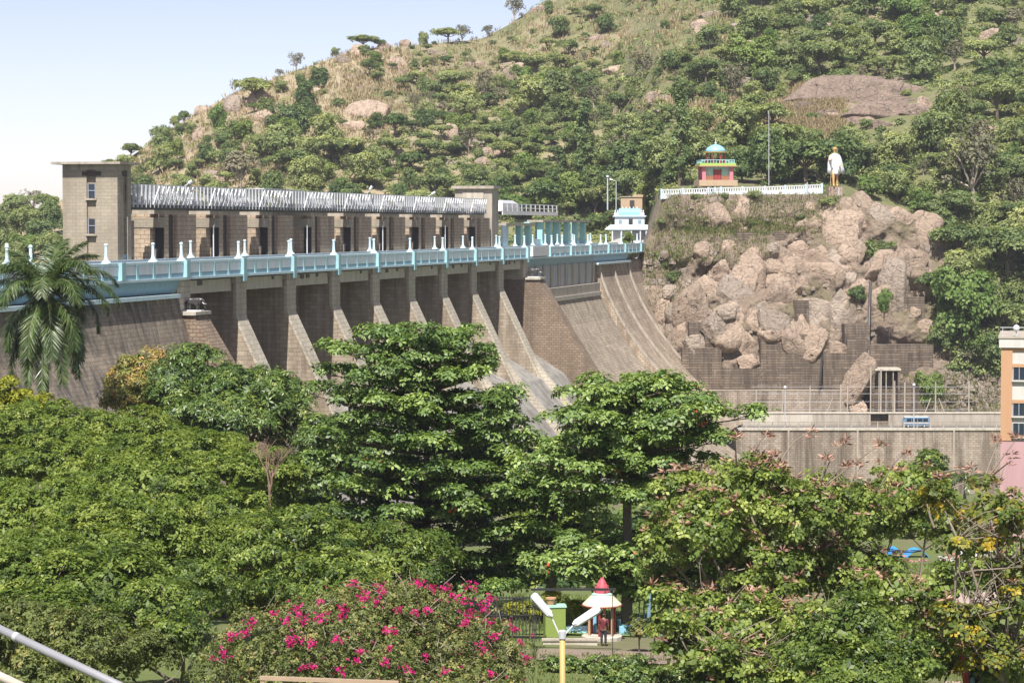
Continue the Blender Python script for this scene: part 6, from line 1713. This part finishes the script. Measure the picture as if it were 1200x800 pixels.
# ---------------------------------------------------------------- the park below: things seen through the trees
def gpt(px, Y): return Vector(ground_at(px, Y))
KY = 137.0
kp = gpt(706, KY)
ks = T('kiosk', 'small round kiosk with cream umbrella roof and red tufted finial', 'kiosk', kp)
fk = frame(kp)
zr = at(706, 708, KY).z - kp.z
MB(fk).lathe((0, 0, -.3), [(1.1, 0), (1.1, .5), (.95, .55)], 16).build('plinth', M['pale_concrete'], ks)
MB(fk).lathe((0, 0, zr), [(1.06, 0), (1.05, .06), (.62, .48), (.5, .56)], 20).build('roof', M['cream_roof'], ks, smooth=False)
MB(fk).lathe((0, 0, zr - .05), [(.95, 0), (1.1, .01), (1.1, .06), (.95, .07)], 20).build('roof_edge', M['red_paint'], ks)
MB(fk).lathe((0, 0, zr + .5), [(.55, 0), (.56, .08), (.45, .14)], 18).build('collar', M['mint'], ks)
tf = MB(fk)
for k in range(40):
    a = k * 2.4; r_ = .42 * (1 - k / 48); z = zr + .62 + k * .016
    tf.add([(r_ * math.cos(a), r_ * math.sin(a), z), (r_ * math.cos(a + .6), r_ * math.sin(a + .6), z), (r_ * 1.15 * math.cos(a + .3), r_ * 1.15 * math.sin(a + .3), z + .2), (r_ * .5 * math.cos(a + .3), r_ * .5 * math.sin(a + .3), z + .3)], [(0, 1, 2), (0, 2, 3), (1, 3, 2), (0, 3, 1)])
MB(fk).lathe((0, 0, zr + .6), [(.4, 0), (.36, .3), (.2, .65), (.05, .85)], 10).build('finial_core', M['finial'], ks)
tf.build('finial_tuft', M['finial'], ks)
for k in range(6):
    a = 6.283 * k / 6 + .3
    MB(fk).tube([(.72 * math.cos(a), .72 * math.sin(a), .2), (.72 * math.cos(a), .72 * math.sin(a), zr + .05)], .07, 8).build('column', M['orange'] if k % 2 else M['red_paint'], ks)
# person standing by the kiosk, seen from behind
pp = gpt(708, 133.5)
pe = T('person', 'person in a maroon shirt and dark trousers standing under the red topped kiosk', 'person', pp)
fp_ = frame(pp, R(170))
pb = [(0, 0, .92, .14, .10), (0, 0, 1.15, .135, .095), (0, .0, 1.36, .16, .09), (0, -.01, 1.46, .055, .055), (0, -.02, 1.52, .05, .055), (0, -.03, 1.60, .075, .09), (0, -.02, 1.68, .06, .07),
      (.09, 0, .85, .09), (.1, .01, .48, .058), (.1, .03, .09, .04), (.11, -.1, .04, .033), (-.09, 0, .85, .09), (-.1, -.03, .48, .058), (-.11, .0, .09, .04), (-.12, -.13, .04, .033),
      (.19, 0, 1.38, .055), (.25, .02, 1.1, .042), (.24, -.08, .86, .03), (.235, -.1, .79, .022), (-.19, 0, 1.38, .055), (-.25, .02, 1.1, .042), (-.24, -.08, .86, .03), (-.235, -.1, .79, .022)]
pe_e = [(0, 1), (1, 2), (2, 3), (3, 4), (4, 5), (5, 6), (0, 7), (7, 8), (8, 9), (9, 10), (0, 11), (11, 12), (12, 13), (13, 14), (2, 15), (15, 16), (16, 17), (17, 18), (2, 19), (19, 20), (20, 21), (21, 22)]
hand(pb, pe_e, 18, (.235, -.1, .79), (0, -.25, -1), 1.0, .4)
hand(pb, pe_e, 22, (-.235, -.1, .79), (0, -.25, -1), 1.0, .4)
skin_obj('body', pb, pe_e, M['skin'], pe, fp_, 1.0, 2)
skin_obj('shirt', [(0, 0, .86, .165, .125), (0, 0, 1.15, .16, .12), (0, 0, 1.36, .18, .11), (0, 0, 1.43, .085, .08), (.2, 0, 1.38, .075), (.25, .02, 1.12, .06), (-.2, 0, 1.38, .075), (-.25, .02, 1.12, .06)], [(0, 1), (1, 2), (2, 3), (2, 4), (4, 5), (2, 6), (6, 7)], M['maroon'], pe, fp_)
skin_obj('trousers', [(0, 0, .93, .155, .115), (.09, 0, .8, .105), (.1, .01, .46, .078), (.1, .03, .12, .068), (-.09, 0, .8, .105), (-.1, -.03, .46, .078), (-.11, 0, .12, .068)], [(0, 1), (1, 2), (2, 3), (0, 4), (4, 5), (5, 6)], M['trousers'], pe, fp_)
skin_obj('hair', [(0, .0, 1.66, .082, .1), (0, .01, 1.6, .08, .085), (0, .03, 1.53, .06, .05)], [(0, 1), (1, 2)], M['hair'], pe, fp_)
for x in (-.028, .028): MB(fp_).lathe((x, -.118, 1.61), [(.003, -.01), (.012, 0), (.003, .01)], 7).build('eye', M['black_steel'], pe)
MB(fp_).add([(-.014, -.116, 1.575), (.014, -.116, 1.575), (0, -.145, 1.577), (0, -.115, 1.62)], [(0, 1, 2), (0, 2, 3), (1, 3, 2), (0, 3, 1)]).build('nose', M['skin'], pe)
MB(fp_).box(-.025, .025, -.117, -.108, 1.548, 1.556).build('mouth', M['maroon'], pe)
# green block with an orange flower pot, blue posts, dark iron fence and beam
gp = gpt(650, 138)
zg = at(650, 735, 138).z
gb_ = T('planter', 'plain lime green block with an orange flower pot on top', 'planter', (gp.x, gp.y, zg))
fr = frame((gp.x, gp.y, zg), R(8))
MB(fr).box(-.55, .55, -.4, .4, -1.0, 1.15).build('block', M['lime_shaded'], gb_)
MB(fr).box(-.6, .6, -.45, .45, 1.15, 1.25).build('coping', M['mint'], gb_)
MB(fr).lathe((-.2, 0, 1.25), [(.18, 0), (.26, .3), (.3, .32), (.3, .4), (.22, .4)], 12).build('pot', M['orange'], gb_)
for px, p0, Yb, lab in ((761, 686, 139, 'tall blue painted post right of the red topped kiosk'), (697, 718, 139, 'shorter blue post left of the maroon shirted person')):
    p = gpt(px, Yb); q = at(px, p0, Yb)
    t = T('post', lab, 'post', p, 'blue posts around the kiosk')
    MB().tube([p - Vector((0, 0, .3)), q], .11, 8).build('shaft', M['sky_paint'] if 'short' in lab else M['teal_dark'], t)
    MB().lathe((q.x, q.y, q.z), [(.16, 0), (.16, .08), (.05, .16)], 8).build('cap', M['red_paint'], t)
fn = T('iron_fence', 'dark iron bar fence beneath the tallest almond tree', 'fence', gpt(610, 131))
pa, pb_ = at(570, 742, 131), at(632, 742, 131)
zt_ = at(600, 700, 131).z
for k in range(17):
    x = pa.x + (pb_.x - pa.x) * k / 16
    MB().box(x - .025, x + .025, 130.97, 131.02, pa.z - .4, zt_ + .12).build('bar', M['black_steel'], fn)
for z in (zt_, zt_ - .9): MB().box(pa.x, pb_.x, 130.94, 131.05, z - .03, z + .03).build('rail', M['black_steel'], fn)
bm_ = T('beam', 'thin dark steel beam spanning in front of the kiosk roof', 'beam', at(622, 690, 130))
MB().box(at(622, 690, 130).x, at(722, 690, 130).x, 129.95, 130.1, at(660, 691.5, 130).z, at(660, 689, 130).z).build('bar', M['black_steel'], bm_)
for px in (626, 718):
    p = at(px, 690, 130)
    MB().box(p.x - .02, p.x + .02, 129.99, 130.04, ground_z(p.x, 130) - .2, p.z - .01).build('post', M['black_steel'], bm_)
# low wall, paths, lawn, pool edge
def sheet(name, pts, mat, label, lift=.05, kind='structure'):
    """a ground sheet draped over the lawn between four corners (pixel column, distance)"""
    n, m_ = 14, 8
    (a, b, c, d) = [Vector(((px - 600) / F * Y, Y, 0)) for px, Y in pts]
    P = np.zeros((m_ + 1, n + 1, 3))
    for i in range(m_ + 1):
        for j in range(n + 1):
            p = a.lerp(b, j / n).lerp(d.lerp(c, j / n), i / m_)
            P[i, j] = (p.x, p.y, ground_z(p.x, p.y) + lift)
    return tag(grid_mesh(name, P, mat), label, kind=kind)
M['lawn'] = m_plain('lawn_grass', (.13, .19, .045), .95, .35, 2.0, bump=.4)
sheet('lawn', [(600, 139), (860, 139), (860, 170), (600, 170)], M['lawn'], 'sunlit lawn behind the kiosk', .06)
sheet('path', [(630, 126), (1010, 126), (1010, 131), (630, 131)], M['shaded_dirt'], 'shaded earth path in front of the kiosk', .10)
sheet('path', [(1000, 160), (1230, 160), (1230, 172), (1000, 172)], M['paving'], 'pink paved garden path at the right', .07)
sheet('path', [(1110, 112), (1230, 112), (1230, 119), (1110, 119)], M['paving'], 'paved path at the lower right corner', .07)
sheet('lawn', [(1000, 175), (1230, 175), (1230, 198), (1000, 198)], M['lawn'], 'lawn before the white cabin', .08)
lw = T('low_wall', 'low pale concrete wall along the path in front of the kiosk', 'wall', gpt(660, 134))
xa, xb = at(636, 750, 134).x, at(700, 750, 134).x
zw = at(660, 750, 134).z
MB().box(xa, xb, 133.8, 134.3, zw - 1.6, zw).build('wall', M['pale_concrete'], lw)
MB().box(xa - .05, xb + .05, 133.74, 134.36, zw + .002, zw + .08).build('coping', M['concrete'], lw)
pl = T('pool', 'small aqua tiled pool beside the kiosk', 'pool', gpt(745, 141))
zp = at(745, 731, 141).z
MB().box(at(725, 730, 141).x, at(778, 730, 141).x, 140, 143, zp - 1.2, zp).build('basin', M['sky_paint'], pl)
MB().box(at(727, 730, 141).x, at(776, 730, 141).x, 140.2, 142.8, zp + .003, zp + .03).build('water', M['pool'], pl)
pl = T('pool', 'mint green pool edge left of the maroon shirted person', 'pool', gpt(685, 141))
zp = at(685, 738, 141).z
MB().box(at(664, 738, 141).x, at(702, 738, 141).x, 140, 142.6, zp - 1.2, zp).build('basin', M['mint'], pl)
MB().box(at(666, 738, 141).x, at(700, 738, 141).x, 140.2, 142.4, zp + .003, zp + .03).build('water', M['pool'], pl)
def hedge(px0, px1, py, h, Y, leaf, label, L=.12, W=.07, name='hedge', k=6):
    p0, p1 = at(px0, py, Y), at(px1, py, Y)
    big = []
    n = max(1, int((p1 - p0).length / .7))
    for i in range(n):
        c = p0.lerp(p1, (i + .5) / n)
        big.append((np.array(c), (.6, .5, h * Y / F * .55)))
    t = T(name, label, 'hedge', (p0.x, Y, ground_z(p0.x, Y)))
    lv, subs = crown(big, .3, 14, k, L, W, .5, .35, 1.2)
    lv.build('leaves', M[leaf], t)
    mb = MB()
    for c, r in big: mb.tube([(c[0], c[1], c[2] - 1.5), (c[0], c[1], c[2])], .04, 5)
    tag(mb.build('stems', M['bark'], t), kind='stuff')
hedge(590, 632, 716, 22, 136, 'leaf_lemon', 'yellow leaved hedge behind the iron fence')
hedge(660, 700, 716, 26, 143, 'leaf_lemon', 'yellow leaved hedge between the green block and the kiosk')
hedge(636, 662, 702, 22, 146, 'leaf_lemon', 'yellow flowered bush behind the green block')
hedge(740, 830, 740, 30, 131, 'leaf_shrub', 'clipped shrub row right of the almond trunk')
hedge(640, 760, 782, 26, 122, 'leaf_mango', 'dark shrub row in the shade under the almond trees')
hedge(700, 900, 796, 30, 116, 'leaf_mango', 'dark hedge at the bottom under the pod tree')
hedge(1000, 1090, 668, 22, 206, 'pod', 'reddish pink flowered hedge before the blue awning', .14, .1)
hedge(1060, 1180, 690, 18, 196, 'leaf_light', 'green hedge between the lawn and the white cabin')
hedge(1120, 1144, 656, 18, 208, 'leaf_shrub', 'clipped round bush beside the white cabin steps')
# grass blades on the lawns
rngp = np.random.default_rng(5)
n = 13000
gyy = np.concatenate([rngp.uniform(139, 170, n // 3), rngp.uniform(174, 200, n // 3), rngp.uniform(100, 130, n - 2 * (n // 3))])
gpx = np.concatenate([rngp.uniform(600, 880, n // 3), rngp.uniform(980, 1230, n // 3), rngp.uniform(560, 1230, n - 2 * (n // 3))])
gxx = (gpx - 600) / F * gyy
P = np.array([(x, y, ground_z(x, y) + .05) for x, y in zip(gxx, gyy)])
lv = Leaves()
for _ in range(3):
    lv.add(P + rngp.normal(0, .12, P.shape) * np.array([1, 1, 0]), np.stack([rngp.normal(0, .5, n), rngp.normal(0, .5, n), np.ones(n)], 1), rngp.normal(size=P.shape), rngp.uniform(.10, .28, n), .05, np.clip(rngp.normal(.5, .3, n), 0, 1))
tag(link(bpy.data.objects.new('lawn_grass', lv.mesh('lawn_grass', M['green_grass']))), 'uneven green grass blades on the park lawns', kind='stuff')
ch_ = gpt(790, 148)
cq = T('cone_hut', 'small tan cone shaped hut on the sunlit lawn', 'hut', ch_)
MB().lathe(tuple(ch_), [(.55, -.2), (.55, .5), (.75, .5), (.4, 1.2), (.05, 1.75)], 12).build('roof', M['straw_hut'], cq)
sd_ = gpt(752, 144)
sl = T('slide', 'yellow playground slide with blue posts behind the right side of the kiosk', 'slide', sd_)
fr = frame(sd_, R(25))
MB(fr).add([(0, -.3, 1.9), (.9, -.3, 1.9), (.9, .3, 1.9), (0, .3, 1.9), (0, -.3, 1.8), (.9, -.3, 1.8), (.9, .3, 1.8), (0, .3, 1.8)], [(0, 1, 2, 3), (7, 6, 5, 4), (0, 4, 5, 1), (1, 5, 6, 2), (2, 6, 7, 3), (3, 7, 4, 0)]).build('platform', M['red_paint'], sl)
MB(fr).add([(.9, -.28, 1.88), (2.6, -.28, .35), (2.6, .28, .35), (.9, .28, 1.88), (.9, -.28, 1.8), (2.6, -.28, .27), (2.6, .28, .27), (.9, .28, 1.8)], [(0, 1, 2, 3), (7, 6, 5, 4), (0, 4, 5, 1), (1, 5, 6, 2), (2, 6, 7, 3), (3, 7, 4, 0)]).build('chute', M['ochre'], sl)
for x in (.05, .85):
    for y in (-.28, .28): MB(fr).tube([(x, y, -.2), (x, y, 2.8)], .045, 6).build('post', M['sky_paint'], sl)
# blue awning, cabin, steps, red post, painted doorway at the lower right
ap = at(1052, 655, 213)
aw = T('awning', 'bright blue arched awnings seen through the pod trees', 'awning', ap)
fr = frame((ap.x, ap.y, ap.z), 0)
for x0, x1, h in ((-2.4, -.9, .5), (-.9, .45, .95), (.5, 2.6, .85)):
    arc = [(x0 + (x1 - x0) * k / 8, h * math.sin(math.pi * k / 8) ** .7) for k in range(9)]
    vs = [(x, y, z + .02) for y in (-1, 1.2) for x, z in arc]
    MB(fr).add(vs + [(x, y, z - .06) for x, y, z in vs], [(k, k + 1, k + 10, k + 9) for k in range(8)] + [(k + 27, k + 28, k + 19, k + 18) for k in range(8)] + [(k, k + 18, k + 19, k + 1) for k in range(8)] + [(k + 9, k + 10, k + 28, k + 27) for k in range(8)]).build('canopy', M['tent'], aw)
for x in (-2.3, -.9, .48, 2.5):
    MB(fr).box(x - .04, x + .04, -.04, .04, -3.2, .0).build('pole', M['galv'], aw)
cp = at(1146, 677, 206)
cb = T('cabin', 'plain white cabin with a pale roof behind the pale branches', 'cabin', cp)
fr = frame(cp, R(-10))
MB(fr).box(-1.3, 2.6, 0, 3, -1.5, 1.7).build('wall', M['white'], cb)
MB(fr).box(-1.45, 2.75, -.2, 3.2, 1.7, 1.85).build('roof', M['galv_white'], cb)
MB(fr).box(1.2, 1.9, -.06, .05, -.4, 1.2).build('door', M['window_frame'], cb)
sp2 = at(1118, 674, 205)
sw = T('steps', 'cream stepped plinth left of the white cabin', 'steps', sp2)
fr = frame(sp2, R(-6))
for k in range(4): MB(fr).box(-1.5 + .1 * k, 1.3 - .35 * k, -.6 + .3 * k, 1.5, -1.2 + .01 * k, .1 + .42 * k).build('step', M['cream'], sw)
rp2 = gpt(1119, 178)
po = T('signal_post', 'short red post with a white head on the lawn', 'post', rp2)
qz = at(1119, 682, 178)
MB().tube([rp2 - Vector((0, 0, .2)), qz], .08, 7).build('shaft', M['red_paint'], po)
MB().lathe((qz.x, qz.y, qz.z), [(.12, 0), (.24, .1), (.24, .3), (.06, .4)], 8).build('head', M['white'], po)
dp = at(1148, 805, 109)
dz = T('play_structure', 'painted frame with red slanted post and pale blue columns at the lower right', 'structure', dp)
def pxtube(p0, p1, Y, r, nm, mt): MB().tube([at(*p0, Y), at(*p1, Y)], r, 9).build(nm, M[mt], dz)
pxtube((1127, 756), (1134, 810), 108.6, .16, 'slanted_post', 'red_paint')
pxtube((1136, 760), (1137, 810), 109.4, .2, 'column', 'sky_paint')
pxtube((1165, 758), (1161, 806), 109.4, .2, 'column', 'sky_paint')
MB().box(at(1138, 765, 110).x, at(1162, 765, 110).x, 110.6, 110.9, dp.z - .5, at(1150, 764, 110).z).build('back_panel', M['maroon'], dz)
MB().box(at(1150, 765, 110).x, at(1156, 765, 110).x, 110.5, 110.58, dp.z - .5, at(1150, 768, 110).z).build('green_panel', M['teal_dark'], dz)

# ---------------------------------------------------------------- twin headed lamp post, handrail, timber rail
LY = 90.0
lb_, lt_ = at(660, 846, LY), at(659, 745, LY)
ls = T('street_lamp', 'ochre lamp post with two white tilted lamp heads at the bottom of the view', 'street lamp', lb_)
MB().tube([lb_ - Vector((0, 0, 3)), lt_], .105, 12).build('post', M['ochre'], ls, smooth=True)
MB().lathe((lt_.x, lt_.y, lt_.z - .1), [(.12, 0), (.14, .02), (.14, .28), (.1, .32)], 12).build('collar', M['galv'], ls)
for (ax_, ay_), (bx, by), (cx_, cy_) in (((655, 742), (646, 722), (624, 696)), ((663, 742), (672, 732), (703, 712))):
    p, q, r_ = at(ax_, ay_, LY), at(bx, by, LY), at(cx_, cy_, LY)
    a_ = MB().tube([p, q], .03, 7).build('arm', M['white'], ls)
    d = (r_ - q).normalized(); sd = d.cross(Vector((0, 1, 0))).normalized(); up_ = Vector((0, -1, 0))
    up_ = (Vector((0, -.75, .66)) - d * d.dot(Vector((0, -.75, .66)))).normalized(); sd = d.cross(up_)
    L_ = (r_ - q).length
    def pt(u, v, w): return tuple(q + d * u + sd * v + up_ * w)
    prof = [(0, .05), (.12, .13), (L_ * .9, .15), (L_, .10)]
    vs, fs = [], []
    for u, hw in prof:
        vs += [pt(u, -hw, -.06), pt(u, hw, -.06), pt(u, hw, .05), pt(u, hw * .5, .11), pt(u, -hw * .5, .11), pt(u, -hw, .05)]
    for k in range(3): fs += [(k * 6 + j, k * 6 + (j + 1) % 6, (k + 1) * 6 + (j + 1) % 6, (k + 1) * 6 + j) for j in range(6)]
    fs += [(5, 4, 3, 2, 1, 0), (18, 19, 20, 21, 22, 23)]
    h_ = MB().add(vs, fs).build('lamp_head', M['white'], ls)
    MB().add([pt(.25, -.11, -.075), pt(.25, .11, -.075), pt(L_ * .9, .12, -.075), pt(L_ * .9, -.12, -.075), pt(.25, -.11, -.062), pt(.25, .11, -.062), pt(L_ * .9, .12, -.062), pt(L_ * .9, -.12, -.062)],
             [(0, 3, 2, 1), (4, 5, 6, 7), (0, 1, 5, 4), (1, 2, 6, 5), (2, 3, 7, 6), (3, 0, 4, 7)]).build('lens', M['galv'], h_)
hr = T('handrail', 'grey metal tube handrail slanting down at the lower left', 'handrail', at(-40, 716, 11))
p, q = at(-120, 680, 11.3), at(330, 893, 10.2)
MB().tube([p, q], .0185, 16).build('tube', M['rail_grey'], hr, smooth=True)
for f in (.262, .33): 
    c = p.lerp(q, f); d = (q - p).normalized()
    MB().tube([c - d * .01, c + d * .01], .0205, 16).build('joint_ring', M['galv'], hr, smooth=True)
for f in (.02, .75):
    c = p.lerp(q, f); MB().tube([c, c - Vector((0, 0, 1.1))], .02, 10).build('post', M['galv'], hr)
l2 = T('lower_rail', 'pale lower rail end under the handrail in the corner', 'handrail', at(0, 790, 11))
MB().tube([at(-60, 764, 11), at(60, 820, 10.8)], .02, 12).build('tube', M['pale_concrete'], l2, smooth=True)
tr = T('timber_rail', 'flat weathered timber rail below the magenta flowered bush', 'rail', at(385, 800, 60))
p, q = at(304, 792, 60), at(467, 798, 60)
MB().add([(p.x, 60, p.z), (q.x, 60, q.z), (q.x, 60.12, q.z), (p.x, 60.12, p.z), (p.x, 60, p.z - .09), (q.x, 60, q.z - .09), (q.x, 60.12, q.z - .09), (p.x, 60.12, p.z - .09)],
         [(0, 1, 2, 3), (7, 6, 5, 4), (0, 4, 5, 1), (1, 5, 6, 2), (2, 6, 7, 3), (3, 7, 4, 0)]).build('plank', M['wood'], tr)
for f in (.02, .5, .98):
    c = p.lerp(q, f); MB().box(c.x - .05, c.x + .05, 60.02, 60.1, c.z - 2.5, c.z - .095).build('post', M['wood'], tr)

# where several things of one kind stand in one place, tell them apart by their order
ORD = ['first', 'second', 'third', 'fourth', 'fifth', 'sixth', 'seventh', 'eighth', 'ninth', 'tenth', 'eleventh', 'twelfth', 'thirteenth', 'fourteenth', 'fifteenth', 'sixteenth', 'seventeenth', 'eighteenth', 'nineteenth', 'twentieth']
by = {}
for o in SC.objects:
    if o.parent is None and o.get('category') and o.get('label'):
        by.setdefault(o['label'], []).append(o)
for lab, os_ in by.items():
    if len(os_) < 2: continue
    os_.sort(key=lambda o: o.location.x / o.location.y)
    for i, o in enumerate(os_):
        if i < 20: o['label'] = lab + ', ' + ORD[i] + ' from left'
        elif len(os_) - 1 - i < 20: o['label'] = lab + ', ' + ('last' if len(os_) - 1 == i else ORD[len(os_) - 1 - i] + ' from right')
# ---------------------------------------------------------------- thin air haze round the whole scene
HAZE = 0.0001
mb = MB(); mb.box(-1510, 1910, -210, 1760, -61, 215)
hz = mb.build('haze', None)
m = bpy.data.materials.new('haze_air'); m.use_nodes = True
nt = m.node_tree
for nd in list(nt.nodes):
    if nd.type != 'OUTPUT_MATERIAL': nt.nodes.remove(nd)
vol = nt.nodes.new('ShaderNodeVolumePrincipled')
vol.inputs['Color'].default_value = (.86, .91, 1.0, 1)
vol.inputs['Density'].default_value = HAZE
vol.inputs['Anisotropy'].default_value = .2
nt.links.new(vol.outputs[0], [n for n in nt.nodes if n.type == 'OUTPUT_MATERIAL'][0].inputs['Volume'])
hz.data.materials.append(m)
tag(hz, kind='stuff')
